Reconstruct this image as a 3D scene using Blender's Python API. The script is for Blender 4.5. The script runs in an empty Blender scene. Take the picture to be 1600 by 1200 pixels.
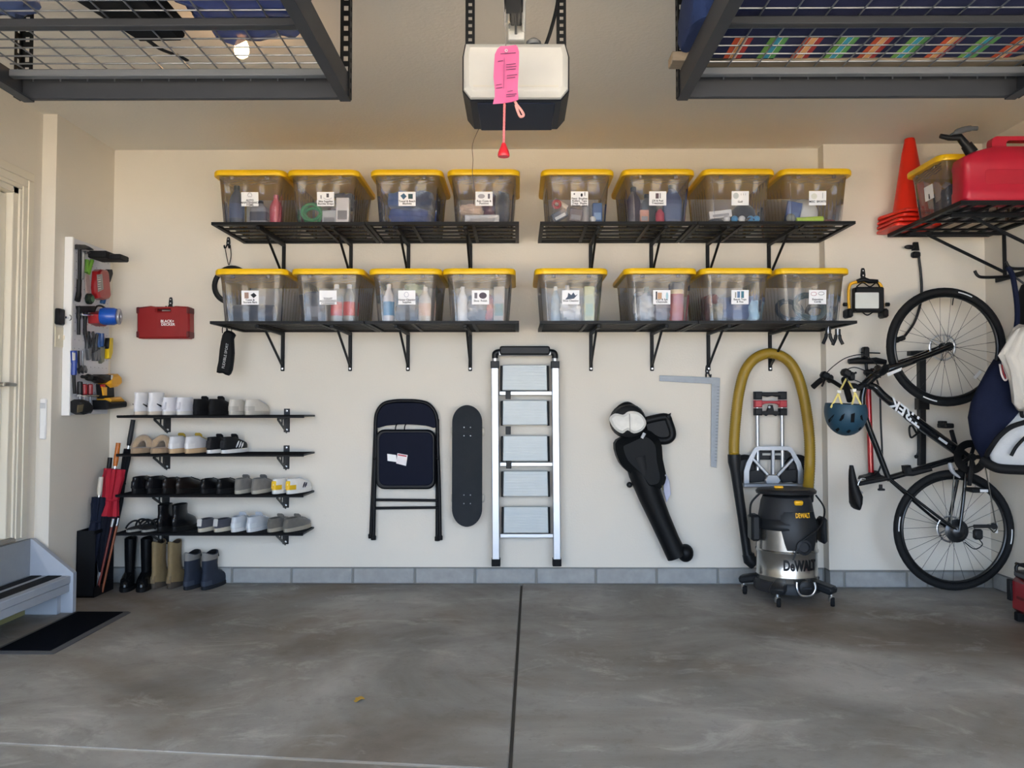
import bpy, bmesh, math, random
from mathutils import Vector, Matrix
random.seed(7)
PI = math.pi
SC = bpy.context.scene
COL = SC.collection

# ---------------------------------------------------------------- camera
FPX = 1300.0                      # focal length in pixels of the 1600 px wide frame
CX, CY = 800.0, 580.0             # principal point
HC = 1.129                        # camera height
PITCH, YAW = math.atan(50/FPX), math.atan(10/FPX)
cam_d = bpy.data.cameras.new('camera'); cam = bpy.data.objects.new('camera', cam_d); COL.objects.link(cam)
cam_d.sensor_width = 36.0; cam_d.lens = FPX/1600*36.0
cam_d.shift_x = 0.0; cam_d.shift_y = -(600-CY)/1600
cam_d.clip_start = 0.05
cam.location = (0, 0, HC); cam.rotation_euler = (PI/2+PITCH, 0, YAW)
SC.camera = cam
ROT = cam.rotation_euler.to_matrix()

# ---------------------------------------------------------------- world, daylight, exposure
wd = bpy.data.worlds.new('overcast_sky'); SC.world = wd; wd.use_nodes = True
wn = wd.node_tree.nodes; bg = wn['Background']
bg.inputs['Color'].default_value = (0.56, 0.74, 1.0, 1); bg.inputs['Strength'].default_value = 8.0
pl = bpy.data.lights.new('door_portal', 'AREA'); pl.shape = 'RECTANGLE'; pl.size = 5.44; pl.size_y = 2.44
pl.cycles.is_portal = True
po = bpy.data.objects.new('door_portal', pl); COL.objects.link(po)
po.location = (0.115, -0.69, 1.22); po.rotation_euler = (PI/2, 0, 0)
sl = bpy.data.lights.new('sun', 'SUN'); sl.energy = 76; sl.color = (1.0, 0.92, 0.80); sl.angle = 0.01
so = bpy.data.objects.new('sun', sl); COL.objects.link(so)          # stands behind the house: it lights the driveway, not the room
so.rotation_euler = Vector((0.25, -0.55, -0.80)).to_track_quat('-Z', 'Y').to_euler()
SC.view_settings.view_transform = 'Standard'; SC.view_settings.look = 'None'
SC.view_settings.exposure = 0.0; SC.view_settings.gamma = 1.0; SC.view_settings.use_curve_mapping = False
SC.cycles.use_denoising = True
SC.cycles.max_bounces = 10; SC.cycles.diffuse_bounces = 5; SC.cycles.transparent_max_bounces = 24
SC.cycles.caustics_reflective = False; SC.cycles.caustics_refractive = False

# ---------------------------------------------------------------- measures of the place
YB = 5.242        # rear wall
YR = 5.152        # its proud section on the right
XL2, XL1 = -2.58, -2.66   # left wall: proud rear pier / wall with the door
YS = 4.58         # where the left wall steps
XR = 2.893
ZC = 2.746
ZBLK = 0.105
def ray(px, py): return ROT @ Vector(((px-CX)/FPX, -(py-CY)/FPX, -1.0))
def W(px, py, Y):
    d = ray(px, py); return Vector((d.x/d.y*Y, Y, HC+d.z/d.y*Y))
def SX(px, py, X):
    d = ray(px, py); k = X/d.x; return Vector((X, d.y*k, HC+d.z*k))
def FZ(px, py, z=0.0):
    d = ray(px, py); k = (z-HC)/d.z; return Vector((d.x*k, d.y*k, z))
def wz(py, Y): return W(810, py, Y).z
def wx(px, Y, py=560): return W(px, py, Y).x

# ---------------------------------------------------------------- materials
MATS = {}
def lin(h):
    h = h.lstrip('#'); o = []
    for i in (0, 2, 4):
        c = int(h[i:i+2], 16)/255
        o.append(c/12.92 if c <= 0.04045 else ((c+0.055)/1.055)**2.4)
    return (o[0], o[1], o[2], 1)
def M(col, rough=0.5, metal=0.0, var=0.10, scale=14, bump=0.0, emit=0.0, coat=0.0, sheen=0.0, spec=0.5, bscale=None, stretch=None):
    key = (col, rough, metal, var, scale, bump, emit, coat, sheen, spec, bscale, stretch)
    if key in MATS: return MATS[key]
    m = bpy.data.materials.new('surface_'+col.lstrip('#')); m.use_nodes = True
    nt = m.node_tree; n = nt.nodes; b = n['Principled BSDF']
    c = lin(col)
    b.inputs['Roughness'].default_value = rough; b.inputs['Metallic'].default_value = metal
    b.inputs['Coat Weight'].default_value = coat; b.inputs['Sheen Weight'].default_value = sheen
    if metal < 0.2 and max(c[:3]) < 0.05: spec *= 0.5      # matt black rubber, cloth and paint
    b.inputs['Specular IOR Level'].default_value = spec
    tc = n.new('ShaderNodeTexCoord'); nz = n.new('ShaderNodeTexNoise')
    nz.inputs['Scale'].default_value = scale; nz.inputs['Detail'].default_value = 4
    if stretch:
        mp = n.new('ShaderNodeMapping'); mp.inputs['Scale'].default_value = stretch
        nt.links.new(tc.outputs['Object'], mp.inputs['Vector']); nt.links.new(mp.outputs['Vector'], nz.inputs['Vector'])
    else: nt.links.new(tc.outputs['Object'], nz.inputs['Vector'])
    mx = n.new('ShaderNodeMix'); mx.data_type = 'RGBA'
    mx.inputs['A'].default_value = (c[0]*(1-var), c[1]*(1-var), c[2]*(1-var), 1)
    mx.inputs['B'].default_value = (min(1, c[0]*(1+var)), min(1, c[1]*(1+var)), min(1, c[2]*(1+var)), 1)
    nt.links.new(nz.outputs['Fac'], mx.inputs['Factor']); nt.links.new(mx.outputs['Result'], b.inputs['Base Color'])
    if bump:
        bm_ = n.new('ShaderNodeBump'); bm_.inputs['Strength'].default_value = bump; bm_.inputs['Distance'].default_value = 0.004
        n2 = n.new('ShaderNodeTexNoise'); n2.inputs['Scale'].default_value = bscale or 120; n2.inputs['Detail'].default_value = 3
        nt.links.new(tc.outputs['Object'], n2.inputs['Vector'])
        nt.links.new(n2.outputs['Fac'], bm_.inputs['Height']); nt.links.new(bm_.outputs['Normal'], b.inputs['Normal'])
    if emit:
        b.inputs['Emission Color'].default_value = c; b.inputs['Emission Strength'].default_value = emit
    MATS[key] = m; return m

def plaster(name, col, bs=90, st=0.25):
    m = bpy.data.materials.new(name); m.use_nodes = True; nt = m.node_tree; n = nt.nodes; b = n['Principled BSDF']
    b.inputs['Roughness'].default_value = 0.85; b.inputs['Specular IOR Level'].default_value = 0.25
    tc = n.new('ShaderNodeTexCoord')
    a = n.new('ShaderNodeTexNoise'); a.inputs['Scale'].default_value = 1.3; a.inputs['Detail'].default_value = 6
    nt.links.new(tc.outputs['Object'], a.inputs['Vector'])
    c = lin(col); mx = n.new('ShaderNodeMix'); mx.data_type = 'RGBA'
    mx.inputs['A'].default_value = tuple(v*0.94 for v in c[:3])+(1,); mx.inputs['B'].default_value = tuple(min(1, v*1.06) for v in c[:3])+(1,)
    nt.links.new(a.outputs['Fac'], mx.inputs['Factor'])
    # scuffs
    s = n.new('ShaderNodeTexNoise'); s.inputs['Scale'].default_value = 5; s.inputs['Detail'].default_value = 8
    mp = n.new('ShaderNodeMapping'); mp.inputs['Scale'].default_value = (1, 1, 4)
    nt.links.new(tc.outputs['Object'], mp.inputs['Vector']); nt.links.new(mp.outputs['Vector'], s.inputs['Vector'])
    r = n.new('ShaderNodeValToRGB'); r.color_ramp.elements[0].position = 0.70; r.color_ramp.elements[1].position = 0.80
    r.color_ramp.elements[0].color = (0, 0, 0, 1); r.color_ramp.elements[1].color = (0.22, 0.22, 0.22, 1)
    nt.links.new(s.outputs['Fac'], r.inputs['Fac'])
    m2 = n.new('ShaderNodeMix'); m2.data_type = 'RGBA'; m2.inputs['B'].default_value = tuple(v*0.6 for v in c[:3])+(1,)
    nt.links.new(r.outputs['Color'], m2.inputs['Factor']); nt.links.new(mx.outputs['Result'], m2.inputs['A'])
    nt.links.new(m2.outputs['Result'], b.inputs['Base Color'])
    bu = n.new('ShaderNodeBump'); bu.inputs['Strength'].default_value = st; bu.inputs['Distance'].default_value = 0.003
    bn = n.new('ShaderNodeTexNoise'); bn.inputs['Scale'].default_value = bs; bn.inputs['Detail'].default_value = 2
    nt.links.new(tc.outputs['Object'], bn.inputs['Vector']); nt.links.new(bn.outputs['Fac'], bu.inputs['Height'])
    nt.links.new(bu.outputs['Normal'], b.inputs['Normal'])
    return m

def concrete():
    m = bpy.data.materials.new('concrete_slab'); m.use_nodes = True; nt = m.node_tree; n = nt.nodes; L = nt.links.new; b = n['Principled BSDF']
    tc = n.new('ShaderNodeTexCoord')
    def noise(sc, det, dist=0, stretch=None, rough=0.55):
        x = n.new('ShaderNodeTexNoise'); x.inputs['Scale'].default_value = sc; x.inputs['Detail'].default_value = det
        x.inputs['Distortion'].default_value = dist; x.inputs['Roughness'].default_value = rough
        if stretch:
            mp = n.new('ShaderNodeMapping'); mp.inputs['Scale'].default_value = stretch; mp.inputs['Rotation'].default_value = (0, 0, 0.3)
            L(tc.outputs['Object'], mp.inputs['Vector']); L(mp.outputs['Vector'], x.inputs['Vector'])
        else: L(tc.outputs['Object'], x.inputs['Vector'])
        return x
    def ramp(src, p0, p1, c0=(0, 0, 0, 1), c1=(1, 1, 1, 1)):
        r = n.new('ShaderNodeValToRGB'); e = r.color_ramp.elements
        e[0].position = p0; e[1].position = p1; e[0].color = c0; e[1].color = c1
        L(src.outputs['Fac'], r.inputs['Fac']); return r
    def mix(fac, a, bcol, mul=1.0):
        x = n.new('ShaderNodeMix'); x.data_type = 'RGBA'
        L(fac.outputs['Color'], x.inputs['Factor']) if fac is not None else None
        L(a, x.inputs['A'])
        x.inputs['B'].default_value = bcol
        return x.outputs['Result']
    base = ramp(noise(0.9, 9, 0.8, None, 0.62), 0.34, 0.68, lin('#6f6c68'), lin('#a5a39f'))
    c = base.outputs['Color']
    c = mix(ramp(noise(0.75, 5, 0.8), 0.48, 0.66, (0, 0, 0, 1), (0.70,)*3+(1,)), c, lin('#665848'))        # brown stains
    c = mix(ramp(noise(2.2, 12, 1.2, (1, 1.5, 1), 0.72), 0.54, 0.68, (0, 0, 0, 1), (0.55,)*3+(1,)), c, lin('#bbb9b4'))  # pale scuffing
    c = mix(ramp(noise(7, 10, 0.3, None, 0.7), 0.54, 0.70, (0, 0, 0, 1), (0.40,)*3+(1,)), c, lin('#5d584f'))
    c = mix(ramp(noise(60, 4), 0.60, 0.75, (0, 0, 0, 1), (0.35,)*3+(1,)), c, lin('#57534c'))
    L(c, b.inputs['Base Color'])
    rr = ramp(noise(3, 6), 0.3, 0.7, (0.42,)*3+(1,), (0.70,)*3+(1,)); L(rr.outputs['Color'], b.inputs['Roughness'])
    bu = n.new('ShaderNodeBump'); bu.inputs['Strength'].default_value = 0.18; bu.inputs['Distance'].default_value = 0.004
    L(noise(22, 8).outputs['Fac'], bu.inputs['Height']); L(bu.outputs['Normal'], b.inputs['Normal'])
    return m

def clear_plastic():
    m = bpy.data.materials.new('clear_plastic'); m.use_nodes = True; nt = m.node_tree; n = nt.nodes; L = nt.links.new
    n.remove(n['Principled BSDF']); out = n['Material Output']
    t = n.new('ShaderNodeBsdfTransparent'); t.inputs['Color'].default_value = (0.97, 0.97, 0.98, 1)
    d = n.new('ShaderNodeBsdfTranslucent'); d.inputs['Color'].default_value = (0.85, 0.86, 0.90, 1)
    d2 = n.new('ShaderNodeBsdfDiffuse'); d2.inputs['Color'].default_value = (0.80, 0.82, 0.86, 1)
    g = n.new('ShaderNodeBsdfGlossy'); g.inputs['Roughness'].default_value = 0.12
    dd = n.new('ShaderNodeMixShader'); dd.inputs[0].default_value = 0.5; L(d.outputs[0], dd.inputs[1]); L(d2.outputs[0], dd.inputs[2])
    a = n.new('ShaderNodeMixShader'); a.inputs[0].default_value = 0.14; L(t.outputs[0], a.inputs[1]); L(dd.outputs[0], a.inputs[2])
    fr = n.new('ShaderNodeFresnel'); fr.inputs['IOR'].default_value = 1.45
    nz = n.new('ShaderNodeTexNoise'); nz.inputs['Scale'].default_value = 9; tc = n.new('ShaderNodeTexCoord'); L(tc.outputs['Object'], nz.inputs['Vector'])
    bu = n.new('ShaderNodeBump'); bu.inputs['Strength'].default_value = 0.12; bu.inputs['Distance'].default_value = 0.02
    L(nz.outputs['Fac'], bu.inputs['Height']); L(bu.outputs['Normal'], g.inputs['Normal'])
    c = n.new('ShaderNodeMixShader'); L(fr.outputs[0], c.inputs[0]); L(a.outputs[0], c.inputs[1]); L(g.outputs[0], c.inputs[2])
    L(c.outputs[0], out.inputs['Surface']); return m
def lid_plastic():
    m = M('#fccd12', 0.38, var=0.04).copy(); m.name = 'yellow_lid'; nt = m.node_tree; n = nt.nodes; L = nt.links.new
    b = n['Principled BSDF']; out = n['Material Output']
    t = n.new('ShaderNodeBsdfTranslucent'); t.inputs['Color'].default_value = lin('#f2b80a')
    x = n.new('ShaderNodeMixShader'); x.inputs[0].default_value = 0.18; L(b.outputs[0], x.inputs[1]); L(t.outputs[0], x.inputs[2]); L(x.outputs[0], out.inputs['Surface'])
    return m
def sheet_plastic(col, tr=0.25):
    m = M(col, 0.25, var=0.3, scale=20).copy(); m.name = 'plastic_wrap'; nt = m.node_tree; n = nt.nodes; L = nt.links.new
    b = n['Principled BSDF']; out = n['Material Output']
    t = n.new('ShaderNodeBsdfTransparent'); x = n.new('ShaderNodeMixShader'); x.inputs[0].default_value = tr
    L(b.outputs[0], x.inputs[1]); L(t.outputs[0], x.inputs[2]); L(x.outputs[0], out.inputs['Surface']); return m

BLK = M('#17181a', 0.45); BLKM = M('#1b1c1e', 0.38, 0.3); RUB = M('#141416', 0.8, bump=0.2); GUN = M('#3a3d42', 0.42, 0.35)
WHT = M('#f1f0ee', 0.5, var=0.03); STEEL = M('#c9cbcd', 0.28, 0.95); ALU = M('#bfc1c5', 0.40, 0.75, var=0.05); CHR = M('#e0e1e3', 0.15, 1.0)
RED = M('#b3151d', 0.42); YEL = M('#f2b51d', 0.42); NAVY = M('#1d2338', 0.45)
CLEAR = clear_plastic(); LID = lid_plastic()

# ---------------------------------------------------------------- geometry collector
def catmull(p, n=6, closed=False):
    p = [Vector(q) for q in p]; o = []; N = len(p)
    for i in range(N if closed else N-1):
        g = lambda k: p[k % N] if closed else p[max(0, min(N-1, k))]
        a, b, c, d = g(i-1), g(i), g(i+1), g(i+2)
        for j in range(n):
            t = j/n
            o.append(0.5*((2*b)+(c-a)*t+(2*a-5*b+4*c-d)*t*t+(3*b-a-3*c+d)*t**3))
    if not closed: o.append(p[-1])
    return o
def rrect(x0, y0, x1, y1, r, n=4):
    o = []
    for cx, cy, a in ((x1-r, y1-r, 0), (x0+r, y1-r, PI/2), (x0+r, y0+r, PI), (x1-r, y0+r, 1.5*PI)):
        for i in range(n+1):
            t = a+PI/2*i/n; o.append((cx+r*math.cos(t), cy+r*math.sin(t)))
    return o
def circ(cx, cy, r, n=16, ry=None):
    return [(cx+r*math.cos(2*PI*i/n), cy+(ry or r)*math.sin(2*PI*i/n)) for i in range(n)]
def area(p): return sum(p[i][0]*p[(i+1) % len(p)][1]-p[(i+1) % len(p)][0]*p[i][1] for i in range(len(p)))/2
def inset(p, d):
    n = len(p); s = 1 if area(p) > 0 else -1; o = []
    for i in range(n):
        a, b, c = Vector(p[i-1]), Vector(p[i]), Vector(p[(i+1) % n])
        u = (b-a); v = (c-b)
        if u.length < 1e-9 or v.length < 1e-9: o.append(tuple(b)); continue
        u.normalize(); v.normalize()
        nu = Vector((-u.y, u.x))*s; nv = Vector((-v.y, v.x))*s; h = nu+nv
        if h.length < 1e-6: o.append(tuple(b)); continue
        h.normalize(); k = d/max(0.45, h.dot(nu)); q = b+h*k; o.append((q.x, q.y))
    return o

class G:
    def __init__(s): s.v = []; s.f = []
    def add(s, v, f):
        k = len(s.v); s.v += [Vector(x) for x in v]; s.f += [tuple(i+k for i in q) for q in f]; return s
    def box(s, c, d, b=0.0, rot=None):
        c = Vector(c); hx, hy, hz = d[0]/2, d[1]/2, d[2]/2; b = min(b, hx*0.95, hy*0.95, hz*0.95)
        if b <= 0:
            v = [Vector((x*hx, y*hy, z*hz)) for x in (-1, 1) for y in (-1, 1) for z in (-1, 1)]
            f = [(0, 1, 3, 2), (4, 6, 7, 5), (0, 4, 5, 1), (2, 3, 7, 6), (0, 2, 6, 4), (1, 5, 7, 3)]
        else:
            v = []; idx = {}; h = (hx, hy, hz)
            for x in (-1, 1):
                for y in (-1, 1):
                    for z in (-1, 1):
                        for a in range(3):
                            q = [x*(hx-b), y*(hy-b), z*(hz-b)]; q[a] = (x, y, z)[a]*h[a]
                            idx[(x, y, z, a)] = len(v); v.append(Vector(q))
            f = []
            for a in range(3):
                o1, o2 = (a+1) % 3, (a+2) % 3
                for sg in (-1, 1):
                    r = []
                    for p, q in ((-1, -1), (1, -1), (1, 1), (-1, 1)):
                        k = [0, 0, 0]; k[a] = sg; k[o1] = p; k[o2] = q; r.append(idx[(k[0], k[1], k[2], a)])
                    f.append(tuple(r))
                for p in (-1, 1):
                    for q in (-1, 1):
                        r = []
                        for e, ax in ((-1, o1), (1, o1), (1, o2), (-1, o2)):
                            k = [0, 0, 0]; k[a] = e; k[o1] = p; k[o2] = q; r.append(idx[(k[0], k[1], k[2], ax)])
                        f.append(tuple(r))
            for x in (-1, 1):
                for y in (-1, 1):
                    for z in (-1, 1): f.append(tuple(idx[(x, y, z, a)] for a in range(3)))
        if rot is not None: v = [rot @ q for q in v]
        return s.add([q+c for q in v], f)
    def bb(s, x0, x1, y0, y1, z0, z1, b=0.0):
        return s.box(((x0+x1)/2, (y0+y1)/2, (z0+z1)/2), (abs(x1-x0), abs(y1-y0), abs(z1-z0)), b)
    def bar(s, p, q, w, h, b=0.0, up=(0, 0, 1)):
        p, q = Vector(p), Vector(q); d = q-p; L_ = d.length; d.normalize(); u = Vector(up)
        if abs(d.dot(u)) > 0.98: u = Vector((1, 0, 0))
        x = d.cross(u).normalized(); z = x.cross(d).normalized()
        R = Matrix((x, d, z)).transposed()
        return s.box((p+q)/2, (w, L_, h), b, R)
    def tube(s, pts, r, n=8, closed=False, caps=True):
        pts = [Vector(p) for p in pts]; N = len(pts); rr = r if isinstance(r, (list, tuple)) else [r]*N
        T = []
        for i in range(N):
            a = pts[(i-1) % N] if (closed or i > 0) else pts[i]; b = pts[(i+1) % N] if (closed or i < N-1) else pts[i]
            t = b-a; T.append(t.normalized() if t.length > 1e-9 else Vector((0, 0, 1)))
        u = T[0].orthogonal().normalized(); v = []
        for i in range(N):
            u = (u-T[i]*u.dot(T[i])); u = u.normalized() if u.length > 1e-6 else T[i].orthogonal().normalized()
            w = T[i].cross(u)
            for k in range(n):
                a = 2*PI*k/n; v.append(pts[i]+(u*math.cos(a)+w*math.sin(a))*rr[i])
        f = []
        for i in range(N if closed else N-1):
            j = (i+1) % N
            for k in range(n): f.append((i*n+k, i*n+(k+1) % n, j*n+(k+1) % n, j*n+k))
        if caps and not closed: f += [tuple(range(n))[::-1], tuple(range((N-1)*n, N*n))]
        return s.add(v, f)
    def cyl(s, p, q, r, r2=None, n=16): return s.tube([p, q], [r, r if r2 is None else r2], n)
    def loft(s, rings, cap=True, closed=False):
        n = len(rings[0]); v = [q for r in rings for q in r]; f = []; N = len(rings)
        for i in range(N if closed else N-1):
            j = (i+1) % N
            for k in range(n): f.append((i*n+k, i*n+(k+1) % n, j*n+(k+1) % n, j*n+k))
        if cap and not closed: f += [tuple(range(n))[::-1], tuple(range((N-1)*n, N*n))]
        return s.add(v, f)
    def lathe(s, prof, n=20, o=(0, 0, 0), ax=(0, 0, 1), cap=True):
        ax = Vector(ax).normalized(); R = Vector((0, 0, 1)).rotation_difference(ax).to_matrix(); o = Vector(o)
        return s.loft([[o+R @ Vector((r*math.cos(2*PI*k/n), r*math.sin(2*PI*k/n), z)) for k in range(n)] for r, z in prof], cap)
    def ball(s, c, r, nu=14, nv=9, rot=None):
        if not isinstance(r, (tuple, list)): r = (r, r, r)
        c = Vector(c); rings = []
        for i in range(nv+1):
            a = -PI/2+PI*i/nv; ca = max(0.02, math.cos(a))
            q = [Vector((r[0]*ca*math.cos(2*PI*k/nu), r[1]*ca*math.sin(2*PI*k/nu), r[2]*math.sin(a))) for k in range(nu)]
            rings.append([c+(rot @ p if rot is not None else p) for p in q])
        return s.loft(rings)
    def torus(s, c, R, r, ax=(0, 0, 1), n=24, m=8, sq=1.0):
        ax = Vector(ax).normalized(); Q = Vector((0, 0, 1)).rotation_difference(ax).to_matrix(); c = Vector(c)
        return s.loft([[c+Q @ Vector(((R+r*math.cos(b))*math.cos(a), (R+r*math.cos(b))*math.sin(a), r*sq*math.sin(b)))
                        for b in [2*PI*k/m for k in range(m)]] for a in [2*PI*i/n for i in range(n)]], closed=True)
    def layers(s, poly, fn, hs):
        """stack of (inset, height) rings of a flat outline; fn maps (a, b, h) to a point"""
        rings = [[fn(a, b, h) for a, b in (inset(poly, d) if d else poly)] for d, h in hs]
        return s.loft(rings)
    def px(s, poly, Y, t, b=None, n=0):
        """outline read in photo pixels, standing parallel to the rear wall, its back at depth Y"""
        p = [(W(x, y, Y).x, W(x, y, Y).z) for x, y in poly]
        if n: p = [(q.x, q.y) for q in catmull([(a, c, 0) for a, c in p], n, True)]
        b = min(0.006, t*0.35) if b is None else b
        hs = [(0, 0), (0, t-b), (b, t)] if b > 0 else [(0, 0), (0, t)]
        return s.layers(p, lambda a, c, h: Vector((a, Y-h, c)), hs)
    def pl(s, poly, X, t, b=None, n=0):
        """the same on a plane parallel to the left wall"""
        p = [(SX(x, y, X).y, SX(x, y, X).z) for x, y in poly]
        if n: p = [(q.x, q.y) for q in catmull([(a, c, 0) for a, c in p], n, True)]
        b = min(0.004, t*0.35) if b is None else b
        hs = [(0, 0), (0, t-b), (b, t)] if b > 0 else [(0, 0), (0, t)]
        return s.layers(p, lambda a, c, h: Vector((X+h, a, c)), hs)
    def frame(s, outer, inner, fn, t):
        """flat ring between two outlines of equal count"""
        r = [[fn(a, b, h) for a, b in p] for p, h in ((outer, 0), (outer, t), (inner, t), (inner, 0))]
        return s.loft(r, closed=True)
    def xf(s, m): s.v = [m @ q for q in s.v]; return s

NAMES = {}
def mesh_of(g, name, mat, smooth=38):
    me = bpy.data.meshes.new(name); me.from_pydata([tuple(v) for v in g.v], [], g.f)
    bm = bmesh.new(); bm.from_mesh(me); bmesh.ops.recalc_face_normals(bm, faces=bm.faces); bm.to_mesh(me); bm.free()
    me.materials.append(mat)
    if smooth:
        me.shade_smooth(); me.set_sharp_from_angle(angle=math.radians(smooth))
    me.update(); return me
def tag(o, label=None, cat=None, group=None, kind=None):
    if label: o['label'] = label
    if cat: o['category'] = cat
    if group: o['group'] = group
    if kind: o['kind'] = kind
    return o
def link(name, data, parent=None, local=False):
    o = bpy.data.objects.new(name, data); COL.objects.link(o)
    if parent is not None:
        o.parent = parent
        if not local: o.matrix_parent_inverse = WM[parent.name].inverted()
    WM[o.name] = WM[parent.name].copy() if (local and parent is not None) else Matrix.Identity(4)
    return o
WM = {}
def part(name, g, mat, parent, local=False, smooth=38, label=None):
    o = link(name, mesh_of(g, name, mat, smooth), parent, local)
    if label: o['label'] = label
    return o
def thing(name, label, cat, loc=(0, 0, 0), rotz=0, group=None, rot=None):
    o = bpy.data.objects.new(name, None); COL.objects.link(o); o.empty_display_size = 0.05
    o.location = loc; o.rotation_euler = rot or (0, 0, rotz)
    WM[o.name] = Matrix.LocRotScale(Vector(loc), o.rotation_euler, None)
    return tag(o, label, cat, group)
def single(name, g, mat, label, cat, group=None, smooth=38):
    """a thing that is one mesh; its origin goes to its base"""
    c = Vector((sum(v.x for v in g.v)/len(g.v), sum(v.y for v in g.v)/len(g.v), min(v.z for v in g.v)))
    g.v = [v-c for v in g.v]
    o = link(name, mesh_of(g, name, mat, smooth)); o.location = c; WM[o.name] = Matrix.Translation(c)
    return tag(o, label, cat, group)
def struct(name, g, mat, parent=None, smooth=38):
    o = link(name, mesh_of(g, name, mat, smooth), parent)
    if parent is None: o['kind'] = 'structure'
    return o
def text(name, s, size, mat, parent, mtx, align='CENTER', local=False, bold=0.0, shear=0.0, width=None):
    c = bpy.data.curves.new(name, 'FONT'); c.body = s; c.size = size; c.align_x = align; c.align_y = 'CENTER'
    c.extrude = 0.0004; c.offset = bold; c.shear = shear; c.resolution_u = 3; c.space_line = 0.85
    t = bpy.data.objects.new(name, c); me = bpy.data.meshes.new_from_object(t)
    bpy.data.objects.remove(t); bpy.data.curves.remove(c)
    if width and len(me.vertices):
        xs = [v.co.x for v in me.vertices]; k = width/max(1e-6, max(xs)-min(xs)); mtx = mtx @ Matrix.Diagonal((k, 1, 1, 1))
    me.transform(mtx); me.materials.clear(); me.materials.append(mat); me.name = name
    return link(name, me, parent, local)
FRONT = Matrix.Rotation(PI/2, 4, 'X')            # lettering that faces the camera side

# ================================================================ the setting
WALL = plaster('wall_paint', '#dcd6cb'); CEIL = plaster('ceiling_paint', '#dedad2', 60, 0.6); TRIM = M('#ddd6c6', 0.5, var=0.03)
CONC = concrete(); BLOCK = M('#9b9c9b', 0.9, var=0.22, scale=18, bump=0.5, bscale=60); MORT = M('#86847f', 0.95, bump=0.4)
# floor: four slabs between two joints
fa, fb = FZ(815, 912), FZ(797, 1200); fd = (fb-fa); fl = lambda y: fa.x+(y-fa.y)*fd.x/fd.y
ga, gb = FZ(0, 1162), FZ(740, 1200); gd = (gb-ga); gl = lambda x: ga.y+(x-ga.x)*gd.y/gd.x
g = G(); g.bb(-2.9, 3.1, -0.8, 5.4, -0.16, -0.014); floor = struct('floor', g, M('#55524d', 0.95, bump=0.3))
def slab(c0, c1, c2, c3):
    q = G(); poly = [(c.x, c.y) for c in (c0, c1, c2, c3)]
    q.layers(poly, lambda a, b, h: Vector((a, b, h)), [(0, -0.15), (0, -0.004), (0.004, 0)])
    part('slab', q, CONC, floor, smooth=0)
J = 0.0065
def vx(y, s): return fl(y)+s*J
yx = gl(fl(ga.y))
X0, X1, Yn, Yf = -2.85, 3.05, -0.75, 5.35
slab(Vector((X0, gl(X0)+J, 0)), Vector((vx(yx, -1), yx+J, 0)), Vector((vx(Yf, -1), Yf, 0)), Vector((X0, Yf, 0)))
slab(Vector((vx(yx, 1), yx+J, 0)), Vector((X1, gl(X1)+J, 0)), Vector((X1, Yf, 0)), Vector((vx(Yf, 1), Yf, 0)))
slab(Vector((X0, Yn, 0)), Vector((vx(Yn, -1), Yn, 0)), Vector((vx(yx, -1), yx-J, 0)), Vector((X0, gl(X0)-J, 0)))
slab(Vector((vx(Yn, 1), Yn, 0)), Vector((X1, Yn, 0)), Vector((X1, gl(X1)-J, 0)), Vector((vx(yx, 1), yx-J, 0)))
q = G(); q.bar((X0, gl(X0), -0.005), (vx(yx, -1), yx, -0.005), 0.012, 0.006); part('joint_filler', q, M('#a8a6a0', 0.9), floor)
g = G(); g.bb(-14, 14, -22, -0.8, -0.2, -0.01); struct('floor_driveway', g, M('#bcae9a', 0.9, var=0.15, scale=3))

# rear wall with its course of concrete blocks
XSTEP = wx(1290, YR, 500)
g = G(); g.bb(XL1-0.1, XSTEP+0.05, YB, YB+0.12, ZBLK, ZC+0.02, 0.0); wb = struct('wall_back', g, WALL)
g = G(); g.bb(XSTEP, XR+0.1, YR, YB+0.12, ZBLK+0.004, ZC+0.02); wbr = struct('wall_back_right', g, WALL)
g = G(); g.bb(XL1, XSTEP+0.05, YB+0.012, YB+0.1, -0.02, ZBLK+0.01); part('mortar', g, MORT, wb)
g = G(); g.bb(XSTEP+0.008, XR+0.1, YR+0.012, YB+0.11, -0.02, ZBLK+0.01); part('mortar', g, MORT, wbr)
def course(xs, y, par, axis='x', z1=ZBLK-0.008):
    for a, b in zip(xs[:-1], xs[1:]):
        j = 0.006; q = G(); dz = random.uniform(-0.0015, 0.0015); dy = random.uniform(-0.001, 0.001)
        if axis == 'x': q.bb(a+j, b-j, y+dy-0.001, y+0.08, 0.004, z1+dz, 0.004)
        else: q.bb(y+dy-0.001, y+0.08, a+j, b-j, 0.004, z1+dz, 0.004)
        part('concrete_block', q, BLOCK, par)
bx = [wx(p, YB, 895) for p in (362, 455, 551, 648, 742, 838, 931, 1026, 1122)]
xs = [bx[0]-0.385*k for k in (3, 2, 1)]; xs[0] = XL2; xs = xs+bx+[bx[-1]+0.385, XSTEP]
course(xs, YB+0.003, wb)
course([XSTEP]+[wx(p, YR, 905) for p in (1320, 1418, 1450, 1540)], YR+0.003, wbr)
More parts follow.
